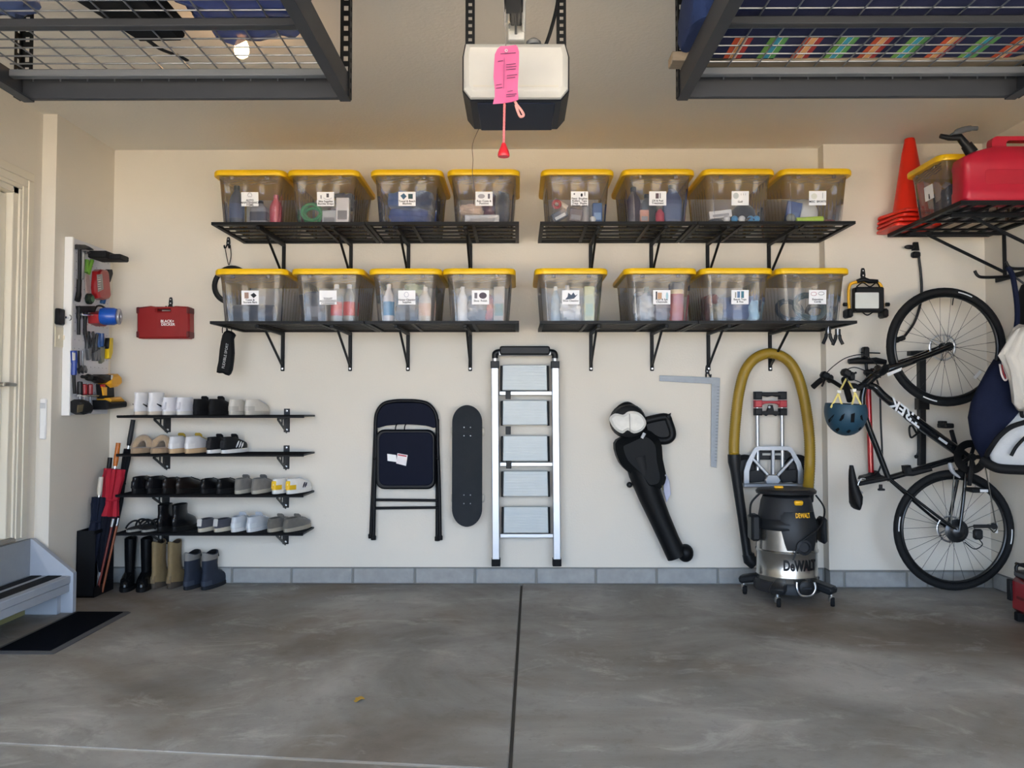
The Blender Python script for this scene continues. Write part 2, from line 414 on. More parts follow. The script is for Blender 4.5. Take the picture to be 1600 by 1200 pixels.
# left wall: proud rear pier, then the wall with the door
g = G(); g.bb(XL1-0.3, XL2, YS, YB+0.1, 0, ZC+0.02); struct('wall_left_rear', g, WALL)
DY0, DY1, DZ0, DZ1 = 3.48, 4.395, 0.425, 2.30
g = G(); g.bb(XL1-0.12, XL1, DY1, YS+0.02, 0, ZC+0.02); g.bb(XL1-0.12, XL1, -0.8, DY0, 0, ZC+0.02)
g.bb(XL1-0.12, XL1, DY0, DY1, DZ1, ZC+0.02); g.bb(XL1-0.12, XL1, DY0, DY1, 0, DZ0); struct('wall_left', g, WALL)
# right wall
g = G(); g.bb(XR, XR+0.12, -0.8, YR+0.1, ZBLK, ZC+0.02); wr = struct('wall_right', g, WALL)
g = G(); g.bb(XR+0.012, XR+0.11, -0.8, YR+0.1, -0.02, ZBLK+0.01); part('mortar', g, MORT, wr)
course([3.60, 3.985, 4.37, 4.755, YR-0.004], XR+0.003, wr, 'y')
g = G(); g.bb(XL1-0.2, XR+0.2, -0.8, YB+0.1, ZC, ZC+0.12); ceiling = struct('ceiling', g, CEIL)
# the garage door wall behind the camera, its door open
g = G(); g.bb(XL1-0.2, XR+0.2, -0.8, -0.7, 2.44, ZC+0.1); g.bb(XL1-0.2, -2.60, -0.8, -0.7, 0, 2.44); g.bb(2.83, XR+0.2, -0.8, -0.7, 0, 2.44)
struct('wall_front', g, WALL)
# the raised sectional door under the ceiling
g = G(); g.bb(-2.62, 2.85, 1.40, 1.50, 2.35, 2.385, 0.002); gd_ = struct('door_2', g, TRIM)
for k in range(4):
    q = G(); q.bb(-2.62, 2.85, -0.64+0.51*k, -0.135+0.51*k, 2.345, 2.39, 0.004); part('door_section', q, TRIM, gd_)
for x in (-2.635, 2.865): q = G(); q.bb(x-0.012, x+0.012, -0.64, 1.6, 2.34, 2.40, 0.001); part('track', q, M('#9a9c9e', 0.4, 0.8), gd_)
# door in the left wall
g = G(); g.bb(XL1-0.075, XL1-0.035, DY0+0.01, DY1-0.075, DZ0+0.02, DZ1-0.07, 0.002); door = struct('door_1', g, M('#dad5c6', 0.45, var=0.03))
for z0, z1 in ((0.62, 1.12), (1.24, 1.72), (1.84, 2.14)):
    for y0, y1 in ((DY1-0.46, DY1-0.17), (DY0+0.1, DY0+0.39)):
        q = G(); q.frame(rrect(y0, z0, y1, z1, 0.004, 1), rrect(y0+0.025, z0+0.025, y1-0.025, z1-0.025, 0.004, 1), lambda a, b, h: Vector((XL1-0.035+h, a, b)), 0.008)
        part('door_panel', q, M('#dad5c6', 0.45, var=0.03), door)
q = G(); q.bb(XL1-0.118, XL1-0.080, DY0-0.02, DY1+0.02, DZ0-0.02, DZ1+0.02); part('light_block_panel', q, M('#141414', 0.8), door)  # dark panel added behind the slab, blocks outdoor light and darkens the gap
q = G(); hy = DY1-0.155; hz = 1.225
q.cyl((XL1-0.036, hy, hz), (XL1-0.022, hy, hz), 0.030); q.cyl((XL1-0.03, hy, hz), (XL1+0.025, hy, hz), 0.011)
q.tube(catmull([(XL1+0.022, hy, hz), (XL1+0.026, hy+0.04, hz+0.002), (XL1+0.018, hy+0.11, hz)], 5), [0.011]*6+[0.009]*5, 10)
part('door_handle', q, M('#a8a49b', 0.3, 0.9), door)
g = G()
g.bb(XL1-0.11, XL1-0.0, DY1-0.07, DY1, DZ0, DZ1, 0.003); g.bb(XL1-0.11, XL1, DY0, DY1, DZ1-0.062, DZ1, 0.003)   # jamb
for a, t in ((0.0, 0.012), (0.02, 0.018), (0.06, 0.024)):
    g.bb(XL1, XL1+t, DY1-0.03+a, DY1+0.075, DZ0-0.01, DZ1-0.031+a, 0.002)
    g.bb(XL1, XL1+t-0.0003, DY0-0.06, DY1+0.075, DZ1-0.03+a, DZ1+0.075, 0.002)
struct('trim_1', g, TRIM)
g = G(); g.bb(XL1-0.11, XL1+0.012, DY0, DY1, DZ0-0.025, DZ0, 0.003); struct('trim_2', g, M('#8d8a83', 0.6))

# ================================================================ steps, doormat
GREYP = M('#a3a9b3', 0.55, var=0.12, scale=6); GRIP = M('#17181b', 0.95, bump=0.6)
st = thing('doorway_steps', 'pale grey painted wooden doorway step with two black grip strips', 'step', (-2.5, 4.0, 0))
YE = 4.545; xw = XL1+0.004; xn = -2.415; zt = 0.20
q = G(); pol = [(xw, 0.0), (xn+0.012, 0.0), (xn+0.012, zt+0.012), (xw+0.025, DZ0-0.03), (xw, DZ0-0.03)]
q.layers(pol, lambda a, b, h: Vector((a, YE-h, b)), [(0, 0), (0, 0.033), (0.004, 0.036)]); part('end_panel', q, GREYP, st)
q = G(); q.layers([(xw, 3.2), (xn, 3.2), (xn, YE-0.037), (xw, YE-0.037)], lambda a, b, h: Vector((a, b, h)), [(0.003, zt-0.04), (0, zt-0.037), (0, zt-0.004), (0.004, zt)]); tr = part('tread', q, GREYP, st)
for a, b in ((xw+0.035, xw+0.092), (xw+0.125, xw+0.20)):
    q = G(); q.bb(a, b, 3.2, YE-0.05, zt, zt+0.003, 0.001); part('grip_strip', q, GRIP, tr)
q = G(); q.bb(xw, xw+0.02, 3.2, YE-0.037, zt+0.001, DZ0-0.028, 0.002); part('riser', q, M('#8f949a', 0.55, var=0.1), st)
q = G(); q.bb(xn-0.025, xn-0.005, 3.2, YE-0.037, zt-0.085, zt-0.041, 0.002); part('apron_board', q, GREYP, st)
q = G(); q.bb(xw+0.002, xw+0.02, 3.2, YE-0.037, 0.0, zt-0.04, 0.0); part('kick_board', q, M('#8f8c60', 0.8), st)
q = G(); q.bb(xw, xn-0.05, YE-0.075, YE-0.037, 0, zt-0.04, 0.002); part('cleat', q, GREYP, st)
g = thing('doormat', 'flat black rectangular doormat with grey rubber edge beside the step', 'doormat', (-2.29, 4.15, 0))
mx0, mx1, my0, my1 = -2.398, -2.09, 3.77, 4.525
q = G(); q.layers(rrect(mx0, my0, mx1, my1, 0.012), lambda a, b, h: Vector((a, b, h)), [(0, 0.0005), (0, 0.003), (0.012, 0.008)]); part('rubber_border', q, M('#4a4a4c', 0.8), g)
q = G(); q.layers(rrect(mx0+0.03, my0+0.03, mx1-0.03, my1-0.03, 0.006), lambda a, b, h: Vector((a, b, h)), [(0, 0.006), (0, 0.010), (0.004, 0.012)]); part('carpet_pile', q, M('#0d0f16', 1.0, bump=1.0, bscale=300, spec=0.1), g)
# fallen leaf
q = G(); p = FZ(561, 1094); q.layers([(p.x+0.016*math.cos(a)*(1+0.4*math.cos(5*a)), p.y+0.024*math.sin(a)*(1+0.3*math.cos(3*a))) for a in [2*PI*i/20 for i in range(20)]],
    lambda a, b, h: Vector((a, b, h+0.004*math.sin((a-p.x)*150)+0.005)), [(0, 0), (0.001, 0.0015)]); single('dry_leaf', q, M('#b58f33', 0.8), 'small dry yellow leaf lying on the concrete floor', 'leaf')

# ================================================================ wall switch, white edge strip, little bracket on the left wall
t = thing('light_switch', 'ivory two-gang light switch plate beside the tool board', 'switch', SX(92, 527, XL2))
c = SX(94, 527, XL2); q = G(); q.bb(XL2, XL2+0.006, c.y-0.058, c.y+0.058, c.z-0.058, c.z+0.058, 0.003); part('plate', q, M('#d8cfb8', 0.4), t)
for d in (-0.024, 0.024):
    q = G(); q.bb(XL2+0.005, XL2+0.014, c.y+d-0.006, c.y+d+0.006, c.z-0.012, c.z+0.012, 0.002); part('toggle', q, M('#e2dac6', 0.35), t)
t = thing('garage_door_button', 'small black wall control with a metal key ring above the switch', 'control', SX(91, 495, XL2))
c = SX(90, 495, XL2); q = G(); q.bb(XL2, XL2+0.028, c.y-0.035, c.y+0.03, c.z-0.045, c.z+0.045, 0.006); part('housing', q, BLK, t)
q = G(); q.torus((XL2+0.036, c.y+0.055, c.z), 0.016, 0.003, (0.4, 1, 0)); q.bar((XL2+0.03, c.y+0.03, c.z), (XL2+0.034, c.y+0.10, c.z-0.004), 0.006, 0.012); part('key', q, CHR, t)
t = thing('wall_edge_strip', 'narrow white plastic strip on the wall edge beside the door', 'sensor', (0, 0, 0)); c = SX(66, 656, XL1+0.04)
q = G(); q.bb(XL1+0.024, XL1+0.060, YS-0.018, YS-0.0005, 0.93, 1.155, 0.006); part('housing', q, WHT, t)  # raised white strip on the wall edge
q = G(); q.bb(XL1+0.028, XL1+0.056, YS-0.020, YS-0.016, 1.10, 1.13, 0.002); part('button', q, M('#c9cccf', 0.4), t)

# ================================================================ the four long wall shelves with brackets
YF = 4.676; SHD = YB-YF-0.004; ZU, ZL = 2.157, 1.593
SHELF = M('#131416', 0.5, spec=0.4); SHELFB = M('#17181a', 0.5, spec=0.4)
names = {('u', 0): 'upper left', ('u', 1): 'upper right', ('l', 0): 'lower left', ('l', 1): 'lower right'}
xa = wx(330, YF, 343), wx(811, YF, 345); xb = wx(844, YF, 345), wx(1337, YF, 342)
bpx = ((443, 548, 638, 735), (923, 1018, 1106, 1202))
LBOLT = M('#e8e8ea', 0.25, 0.7)
for lev, z in (('u', ZU), ('l', ZL)):
    for sd, (x0, x1) in enumerate((xa, xb)):
        xm = (x0+x1)/2
        for hf, (a, b) in enumerate(((x0, xm-0.003), (xm+0.003, x1))):
            lab = 'black slatted metal shelf, %s half of the %s run of clear bins' % (('left', 'right')[hf], names[(lev, sd)])
            t = thing('wall_shelf', lab, 'shelf', ((a+b)/2, YB-SHD/2, z), group='black slatted shelves under the clear bins')
            y1 = YB-0.004; h = 0.016
            q = G(); fn = lambda u, v, k: Vector((u, v, z-h+k))
            q.frame([(a, YF), (b, YF), (b, y1), (a, y1)], [(a+0.022, YF+0.022), (b-0.022, YF+0.022), (b-0.022, y1-0.022), (a+0.022, y1-0.022)], fn, h)
            part('rim', q, SHELF, t, smooth=0)
            n = 5 if lev == 'u' else 7; w = 0.045 if lev == 'u' else 0.050
            for k in range(n):
                yy = YF+0.022+(y1-YF-0.044)*(k+0.5)/n
                q = G(); q.bb(a+0.012, b-0.012, yy-w/2, yy+w/2, z-0.006, z, 0.001); part('slat', q, SHELF, t, smooth=0)
            for e in (a+0.30*(b-a), a+0.70*(b-a)):
                q = G(); q.bb(e-0.010, e+0.010, YF+0.01, y1-0.01, z-0.014, z-0.0065, 0.001); part('cross_bar', q, SHELF, t, smooth=0)
        for k, p in enumerate(bpx[sd]):
            X = wx(p, YB, 500)
            t = thing('shelf_bracket', 'black triangular steel bracket, %s from the left under the %s shelf run' % (('first', 'second', 'third', 'fourth')[k], names[(lev, sd)]), 'bracket', (X, YB, z-0.27), group='triangular brackets of the bin shelves')
            zb = z-0.0165
            q = G(); q.bb(X-0.011, X+0.011, YB-0.016, YB-0.0005, zb-0.245, zb, 0.003); part('upright', q, SHELFB, t)
            q = G(); q.bb(X-0.011, X+0.011, YF+0.03, YB-0.017, zb-0.020, zb-0.0005, 0.003); part('arm', q, SHELFB, t)
            q = G(); q.bar((X, YB-0.013, zb-0.215), (X, YB-0.38, zb-0.016), 0.013, 0.014, 0.003); part('brace', q, SHELFB, t)
            q = G(); q.lathe([(0.0, 0.008), (0.006, 0.007), (0.008, 0.0)], 10, (X, YB-0.017, zb-0.230), (0, -1, 0)); part('bolt', q, LBOLT, t)

# ================================================================ clear bins with yellow lids
BL, BWT, BWB, BH = 0.545, 0.365, 0.325, 0.275      # length, width at the rim and base, height
def bin_ring(w, l, z, ribs):
    """outline of the tub at one height, corrugated along the sides and stepped at the ends"""
    o = []; r = 0.035
    def side(p, q, nrm, n, amp, duty):
        for i in range(n*4):
            t = i/(n*4); k = amp if (i % 4) in duty else 0
            s = 0.09+0.82*t; o.append(Vector((p[0]+(q[0]-p[0])*s+nrm[0]*-k, p[1]+(q[1]-p[1])*s+nrm[1]*-k, z)))
    def corner(cx, cy, a0):
        for i in range(5):
            a = a0+PI/2*i/4; o.append(Vector((cx+r*math.cos(a), cy+r*math.sin(a), z)))
    x, y = w/2, l/2; k = 0.006*ribs
    side((-x, -y), (x, -y), (0, -1), 3, k, (1, 2)); corner(x-r, -y+r, -PI/2)
    side((x, -y), (x, y), (1, 0), 7, k*1.5, (0, 1)); corner(x-r, y-r, 0)
    side((x, y), (-x, y), (0, 1), 3, k, (1, 2)); corner(-x+r, y-r, PI/2)
    side((-x, y), (-x, -y), (-1, 0), 7, k*1.5, (0, 1)); corner(-x+r, -y+r, PI)
    return o
g = G(); rg = []
for s, z, ribs in ((0.0, 0.000, 1), (0.0, 0.004, 1), (0.25, 0.07, 1), (0.5, 0.14, 1), (0.72, 0.20, 1), (0.78, 0.215, 0.15), (1.0, 0.262, 0.1), (1.25, 0.266, 0), (1.25, BH, 0)):
    w = BWB+(BWT-BWB)*s; l = BL-0.05+0.05*s; rg.append(bin_ring(w, l, z, ribs))
g.loft(rg, cap=False); n0 = len(rg[0]); g.f.append(tuple(range(n0))[::-1])
BIN_BODY = mesh_of(g, 'tub', CLEAR, 50)
g = G()
def rr3(w, l, r, z): return [Vector((a, b, z)) for a, b in rrect(-w/2, -l/2, w/2, l/2, r, 5)]
lw, ll = 0.415, 0.600
g.loft([rr3(lw-0.03, ll-0.03, 0.04, BH-0.012), rr3(lw-0.004, ll-0.004, 0.055, BH-0.012), rr3(lw, ll, 0.055, BH-0.006), rr3(lw, ll, 0.055, BH+0.012), rr3(lw-0.012, ll-0.012, 0.05, BH+0.020),
        rr3(lw-0.04, ll-0.04, 0.045, BH+0.020), rr3(lw-0.05, ll-0.05, 0.04, BH+0.012), rr3(lw-0.09, ll-0.09, 0.03, BH+0.012), rr3(lw-0.10, ll-0.10, 0.03, BH+0.020)])
BIN_LID = mesh_of(g, 'lid', LID, 40)
g = G()
for k in range(4):   # embossed waves under the rim
    zz = 0.222+k*0.012
    for s in (-1,):
        g.tube([Vector((-0.16+0.32*i/24, s*(BL/2-0.003-0.0012*(3-k)), zz+0.004*math.sin(i*0.9+k*1.3))) for i in range(25)], 0.0016, 4)
BIN_WAVE = mesh_of(g, 'rim_pattern', CLEAR, 50)
g = G()
g.box((0, -BL/2-0.004, 0.255), (0.022, 0.006, 0.026), 0.002)
BIN_LATCH = mesh_of(g, 'latch', CLEAR, 50)
g = G(); g.box((0, 0, 0), (0.098, 0.0006, 0.080)); STICK = mesh_of(g, 'label_sticker', M('#f4f3f5', 0.5, var=0.02), 0)
INK = M('#26262c', 0.6)
YBIN = YF-0.018+BL/2+0.025
def make_bin(X, z, lines, icons, label, sdx=0.005, rotz=0.0, Y=YBIN, tilt=0.0, faint=0.0):
    t = thing('storage_bin', label, 'storage bin', (X, Y, z+0.0005), rotz, group='clear bins with yellow lids')
    b = link('tub', BIN_BODY, t, True)
    link('rim_pattern', BIN_WAVE, b, True)['kind'] = 'stuff'
    for sx_ in (-0.10, 0.10): link('latch', BIN_LATCH, b, True).location.x = sx_
    link('lid', BIN_LID, t, True)
    s = link('label_sticker', STICK, t, True)
    # the front face leans out from base to rim
    lean = math.atan2(0.025*0.72, 0.20); m = Matrix.Translation((sdx, -BL/2+0.0125, 0.135)) @ Matrix.Rotation(lean, 4, 'X') @ Matrix.Rotation(tilt, 4, 'Y')
    s.matrix_local = m; WM[s.name] = WM[t.name] @ m
    zz = -0.006-0.006*(len(lines) > 2)
    if lines:
        sz = 0.0155 if max(len(l) for l in lines) < 15 else 0.0125
        text('lettering', '\n'.join(lines), sz, INK, s, Matrix.Translation((0, -0.0008, -0.020)) @ FRONT, local=True, bold=0.0003)
    for k, (kind, x, zc, sx, sz_, col) in enumerate(icons):
        q = G(); mt = M(col, 0.6)
        fn = lambda a, b_, h: Vector((a, -0.0004-h, b_))
        if kind == 'disc': pol = circ(x, zc, sx, 14, sz_)
        elif kind == 'rect': pol = [(x-sx, zc-sz_), (x+sx, zc-sz_), (x+sx, zc+sz_), (x-sx, zc+sz_)]
        elif kind == 'dia': pol = [(x, zc-sz_), (x+sx, zc), (x+sx*0.1, zc+sz_), (x-sx, zc+sz_*0.2)]
        elif kind == 'shoe': pol = [(x-sx, zc-sz_), (x+0.4*sx, zc-sz_*0.7), (x+sx, zc+sz_*0.4), (x+0.6*sx, zc+sz_*0.1), (x+0.3*sx, zc+sz_*0.9), (x, zc+sz_*0.2), (x-0.5*sx, zc+sz_*0.8), (x-0.6*sx, zc-sz_*0.2)]
        if kind in ('ring', 'arch'):
            n = 18; a1 = 2*PI if kind == 'ring' else PI
            q.tube([Vector((x+sx*math.cos(a1*i/n), -0.0008, zc+sz_*math.sin(a1*i/n))) for i in range(n+1)], 0.0012, 4)
        else: q.layers(pol, fn, [(0, 0), (0, 0.0004)])
        part('printed_icon', q, mt, s, True, 0)
    return t
BX = {}
BINS = [
 ('u', 0, 387, ['AUTO', 'MAINTENANCE', 'ITEMS'], [('arch', 0, 0.018, 0.012, 0.018, '#77757c'), ('rect', 0, 0.014, 0.011, 0.001, '#77757c')], 'clear bin of bottles at the far left of the upper shelf'),
 ('u', 0, 503, ['Bike Supplies', 'Bungee Straps'], [('rect', 0.012, 0.020, 0.007, 0.011, '#4a4852'), ('arch', 0.012, 0.008, 0.022, -0.010, '#8e8d96'), ('rect', -0.026, 0.012, 0.003, 0.010, '#8a8a92')], 'clear bin of green cord and a white carton, second on the upper left shelf'),
 ('u', 0, 634, ['Towel & Beach', 'Blankets'], [('dia', -0.02, 0.014, 0.018, 0.018, '#2c5576'), ('rect', 0.02, 0.014, 0.013, 0.014, '#1f4348')], 'clear bin packed with blue blankets on the upper left shelf'),
 ('u', 0, 755, ['Rain Coats &', 'Ponchos'], [('disc', -0.015, 0.014, 0.020, 0.013, '#a3a2ab'), ('rect', 0.028, 0.014, 0.006, 0.014, '#5c5a68')], 'clear bin with folded rain gear and silver foil, beside the gap in the upper shelves'),
 ('u', 1, 903, ['Paint  Brushes', 'Rollers  Tape', 'Trays  Sheets', 'Sanding  Glue'], [('disc', -0.03, 0.026, 0.004, 0.005, '#4c4b58'), ('disc', 0.012, 0.020, 0.006, 0.010, '#23232c'), ('rect', 0.030, 0.026, 0.002, 0.010, '#2f2f38')], 'clear bin of painting gear, first on the upper right shelf'),
 ('u', 1, 1030, ['Oil & Fuel', 'Treatment'], [('rect', -0.003, 0.014, 0.009, 0.015, '#5d4a52'), ('rect', 0.014, 0.015, 0.003, 0.015, '#8a8890')], 'clear bin with dark oil jugs, second on the upper right shelf'),
 ('u', 1, 1156, ['Golf'], [('disc', -0.024, 0.014, 0.016, 0.018, '#b6bcc0'), ('rect', 0.005, 0.022, 0.0008, 0.006, '#85828c'), ('rect', 0.018, 0.022, 0.0008, 0.006, '#85828c'), ('rect', 0.030, 0.022, 0.0008, 0.006, '#85828c')], 'clear bin of golf balls and a navy cap on the upper right shelf'),
 ('u', 1, 1278, ['MISC  SPORTS'], [('disc', -0.02, 0.010, 0.017, 0.017, '#d9dad2'), ('rect', 0.028, 0.014, 0.001, 0.016, '#7d7f80')], 'clear bin of sports gear at the far right of the upper shelf'),
 ('l', 0, 389, ['Cases &', 'Storage Bags'], [('rect', -0.02, 0.012, 0.012, 0.017, '#9c7f73'), ('dia', 0.02, 0.012, 0.018, 0.015, '#25272d')], 'clear bin holding one dark rolled mat at the far left of the lower shelf'),
 ('l', 0, 510, ['TOILET', 'ACCESSORIES', 'CLEANING'], [], 'clear bin of red-labelled canisters, second on the lower left shelf'),
 ('l', 0, 632, ['Home Cleaning', 'Supplies'], [('ring', -0.002, 0.016, 0.012, 0.014, '#8f90a8')], 'clear bin of bagged cleaning supplies on the lower left shelf'),
 ('l', 0, 748, ['Shoe  Polish'], [('rect', -0.026, 0.010, 0.008, 0.016, '#6a6874'), ('disc', 0.014, 0.010, 0.022, 0.018, '#443a4a')], 'clear bin of polish tubes and rags, right end of the lower left shelf'),
 ('l', 1, 893, ['Shoe Cleaning'], [('shoe', 0.004, 0.008, 0.036, 0.022, '#35455c')], 'clear bin of spray bottles, first on the lower right shelf'),
 ('l', 1, 1033, ['Pool & Spa', 'Chemicals'], [('rect', -0.03, 0.010, 0.004, 0.022, '#3b3136'), ('rect', -0.012, 0.008, 0.012, 0.018, '#c29a78'), ('disc', 0.03, 0.006, 0.007, 0.022, '#9fc3d0')], 'clear bin of pool chemicals and a red drum, second on the lower right shelf'),
 ('l', 1, 1153, ['Beach Toys', '& Fins'], [('rect', -0.025, 0.012, 0.004, 0.016, '#9a9a92'), ('rect', -0.008, 0.014, 0.008, 0.018, '#5c7aa0'), ('rect', 0.014, 0.014, 0.008, 0.019, '#2f6a80')], 'clear bin of blue cloth, third on the lower right shelf'),
 ('l', 1, 1273, ['Extension', 'Cords'], [('ring', -0.022, 0.018, 0.016, 0.010, '#a94a58'), ('ring', 0.020, 0.020, 0.016, 0.009, '#2f3a40')], 'clear bin of coiled extension cords at the far right of the lower shelf'),
]
sticker_dx = [0.0, 0.012, 0.002, 0.003, 0.012, -0.002, 0.012, 0.012, -0.006, 0.0, 0.008, 0.008, -0.002, 0.010, 0.022, 0.030]
for i, (lev, sd, pxc, lines, icons, lab) in enumerate(BINS):
    z = ZU if lev == 'u' else ZL
    X = wx(pxc, YF-0.02, 300 if lev == 'u' else 460)
    make_bin(X, z, lines, icons, lab, sticker_dx[i]); BX[i] = (X, z)

# ================================================================ what the bins hold
def zf(i): return BX[i][1]+0.006
GRPC = 'things kept inside the clear bins'
def put(i, name, g, mat, label, cat, x=0.0, y=-0.20, z=0.0, rot=(0, 0, 0), group=None):
    o = single(name, g, mat, label, cat, group or GRPC)
    return place(o, i, x, y, z, rot)
def place(o, i, x, y, z=0.0, rot=(0, 0, 0)):
    o.location = (BX[i][0]+x, YBIN+y, zf(i)+z); o.rotation_euler = rot; return o
def bottle(i, label, h, r, body, cap, x, y=-0.19, square=False, band=None, rot=(0, 0, 0), z=0.0):
    t = thing('bottle', label, 'bottle', (BX[i][0]+x, YBIN+y, zf(i)+z), rot=rot, group=GRPC)
    q = G()
    pr = [(r*0.9, 0), (r, h*0.03), (r, h*0.60), (r*0.85, h*0.70), (r*0.40, h*0.86), (r*0.34, h*0.90)]
    if square: q.loft([[Vector((a*k, b*0.6*k, zz)) for a, b in rrect(-r, -r, r, r, r*0.3, 3)] for k, zz in [(p[0]/r, p[1]) for p in pr]])
    else: q.lathe(pr, 16)
    part('body', q, body, t, True)
    q = G(); q.lathe([(r*0.42, h*0.885), (r*0.42, h*0.985), (r*0.36, h)], 12); part('cap', q, cap, t, True)
    if band:
        q = G()
        if square: q.loft([[Vector((a*1.01, b*0.61, zz)) for a, b in rrect(-r, -r, r, r, r*0.3, 3)] for zz in (h*0.12, h*0.5)])
        else: q.lathe([(r*1.015, h*0.15), (r*1.015, h*0.52)], 16)
        part('label_band', q, band, t, True)
    return t
def carton(i, label, w, d, h, mat, x, y=-0.19, rot=(0, 0, 0), z=0.0, strip=None, name='carton', cat='box'):
    t = thing(name, label, cat, (BX[i][0]+x, YBIN+y, zf(i)+z), rot=rot, group=GRPC)
    q = G(); q.bb(-w/2, w/2, -d/2, d/2, 0, h, min(w, d, h)*0.06); part('body', q, mat, t, True)
    q = G(); q.bb(-w*0.36, w*0.36, -d/2-0.0012, -d/2+0.001, h*0.15, h*0.5); part('printed_panel', q, strip or M('#8d8f95', 0.6), t, True)
    return t
def lump(i, name, label, cat, r, mat, x, y=-0.1, z=0.0, seed=1, nz=0.10, rot=0):
    rnd = random.Random(seed); ph = [rnd.uniform(0, 6.28) for _ in range(8)]
    q = G(); q.ball((0, 0, r[2]), r, 26, 16)
    for v in q.v:
        a = math.atan2(v.y, v.x); zz = (v.z-r[2])/r[2]
        k = 1+nz*(math.sin(3*a+ph[0]+2*zz)+0.6*math.sin(7*a+ph[1]+5*zz)+0.5*math.sin(11*zz+ph[2]+2*a))
        # boxy: push towards the superellipse
        m = max(abs(v.x)/r[0], abs(v.y)/r[1], abs(zz), 0.2); L_ = math.sqrt((v.x/r[0])**2+(v.y/r[1])**2+zz*zz)
        s = (1-0.55)+0.55*L_/m; v.x *= k*min(s, 1.35); v.y *= k*min(s, 1.35); v.z = r[2]+(v.z-r[2])*min(s, 1.3)*(1 if zz < 0 else k)
    mz = min(v.z for v in q.v)
    for v in q.v: v.z -= mz
    c = math.cos(rot); s_ = math.sin(rot)
    for v in q.v: v.x, v.y = v.x*c-v.y*s_, v.x*s_+v.y*c
    return put(i, name, q, mat, label, cat, x, y, z)
MB = lambda c: M(c, 0.35, var=0.12); CL = lambda c: M(c, 0.95, var=0.25, scale=30, bump=0.3, sheen=0.3)
# 0 bottles
bottle(0, 'tall dark blue bottle in the first upper bin', 0.23, 0.042, MB('#2b3a52'), MB('#2f3a38'), -0.105, -0.17, band=MB('#3b4d74'))
bottle(0, 'grey square jug with navy panel in the first upper bin', 0.135, 0.050, MB('#7a7d88'), MB('#20242e'), 0.035, -0.19, True, MB('#263049'))
bottle(0, 'pink bottle beside the square jug in the first upper bin', 0.18, 0.036, MB('#c8485e'), MB('#d8707e'), 0.118, -0.15)
carton(0, 'pale grey packet behind the square jug', 0.055, 0.03, 0.12, MB('#9da09a'), -0.035, -0.11)
# 1
q = G(); pts = [Vector((0.055*math.cos(a)*(1-0.03*a/6), 0.03*math.sin(a*0.5), 0.055+0.05*math.sin(a)+0.002*a)) for a in [0.35*k for k in range(54)]]
q.tube(pts, 0.009, 7); put(1, 'coiled_cord', q, MB('#2e8a50'), 'coiled green cord in the second upper bin', 'cord', -0.085, -0.17)
carton(1, 'white carton printed with a grey cable in the second upper bin', 0.075, 0.045, 0.15, MB('#dfdde0'), 0.098, -0.19, strip=MB('#77777f'))
lump(1, 'dark_pouch', 'round dark blue pouch above the white carton', 'pouch', (0.055, 0.05, 0.05), CL('#333a4c'), 0.085, -0.08, 0.10, 3)
carton(1, 'small silver box beside the coiled green cord', 0.085, 0.06, 0.085, MB('#b6bac2'), 0.015, -0.15)
lump(1, 'bundled_strap', 'maroon strap bundle at the back of the second upper bin', 'strap', (0.10, 0.09, 0.07), CL('#5e3a3c'), 0.0, 0.06, 0.0, 5)
# 2 blankets
lump(2, 'folded_blanket', 'royal blue folded blanket filling the blue bin', 'blanket', (0.125, 0.17, 0.055), CL('#2f4a8e'), 0.0, -0.02, 0.0, 8, 0.05)
lump(2, 'folded_blanket', 'steel blue blanket stacked on the royal blue one', 'blanket', (0.075, 0.13, 0.050), CL('#3d62a0'), -0.055, -0.06, 0.105, 9, 0.06)
lump(2, 'folded_blanket', 'navy blanket stacked beside the steel blue one', 'blanket', (0.070, 0.13, 0.050), CL('#283a5e'), 0.070, -0.05, 0.105, 10, 0.06)
# 3
carton(3, 'silver foil package on the bottom of the rain gear bin', 0.20, 0.12, 0.045, M('#c9ccd2', 0.25, 0.6, bump=0.6, bscale=40), -0.01, -0.17, name='foil_package', cat='package')
lump(3, 'folded_poncho', 'beige folded poncho on the foil package', 'poncho', (0.065, 0.08, 0.035), CL('#c0a898'), -0.075, -0.14, 0.048, 12)
lump(3, 'rain_jacket', 'dark navy rain jacket leaning in the rain gear bin', 'jacket', (0.040, 0.10, 0.10), CL('#2b3242'), 0.105, -0.10, 0.0, 14, 0.08)
lump(3, 'rain_jacket', 'plum rain jacket between the poncho and the navy jacket', 'jacket', (0.045, 0.09, 0.08), CL('#5c3549'), 0.025, -0.06, 0.045, 15)
# 4
q = G(); q.cyl((-0.045, 0, 0), (0.045, 0, 0), 0.019); t = put(4, 'paint_roller', q, M('#cbbfb2', 0.95, bump=0.8), 'cream paint roller sleeve tilted in the painting bin', 'roller', -0.10, -0.17, 0.10, (0, 0.5, 0))
q = G(); q.torus((0, 0, 0), 0.020, 0.009, (0, 1, 0)); put(4, 'tape_roll', q, MB('#a5343a'), 'red tape roll in the painting bin', 'tape', -0.115, -0.19, 0.085)
carton(4, 'dark slanted tray with a white edge in the painting bin', 0.09, 0.10, 0.05, MB('#2c3c54'), -0.09, -0.17, (0.1, -0.5, 0), 0.026, MB('#c9ccd0'), 'paint_tray', 'tray')
carton(4, 'brown grey sanding block pack in the painting bin', 0.075, 0.06, 0.075, MB('#6a6068'), -0.01, -0.18, (0, 0.15, 0), 0.01)
bottle(4, 'clear caulk tube standing in the painting bin', 0.17, 0.022, MB('#a8a4a6'), MB('#d5d2d2'), 0.055, -0.16)
carton(4, 'bright blue box at the end of the painting bin', 0.055, 0.06, 0.115, MB('#2b568e'), 0.118, -0.19, strip=MB('#7ea0cc'))
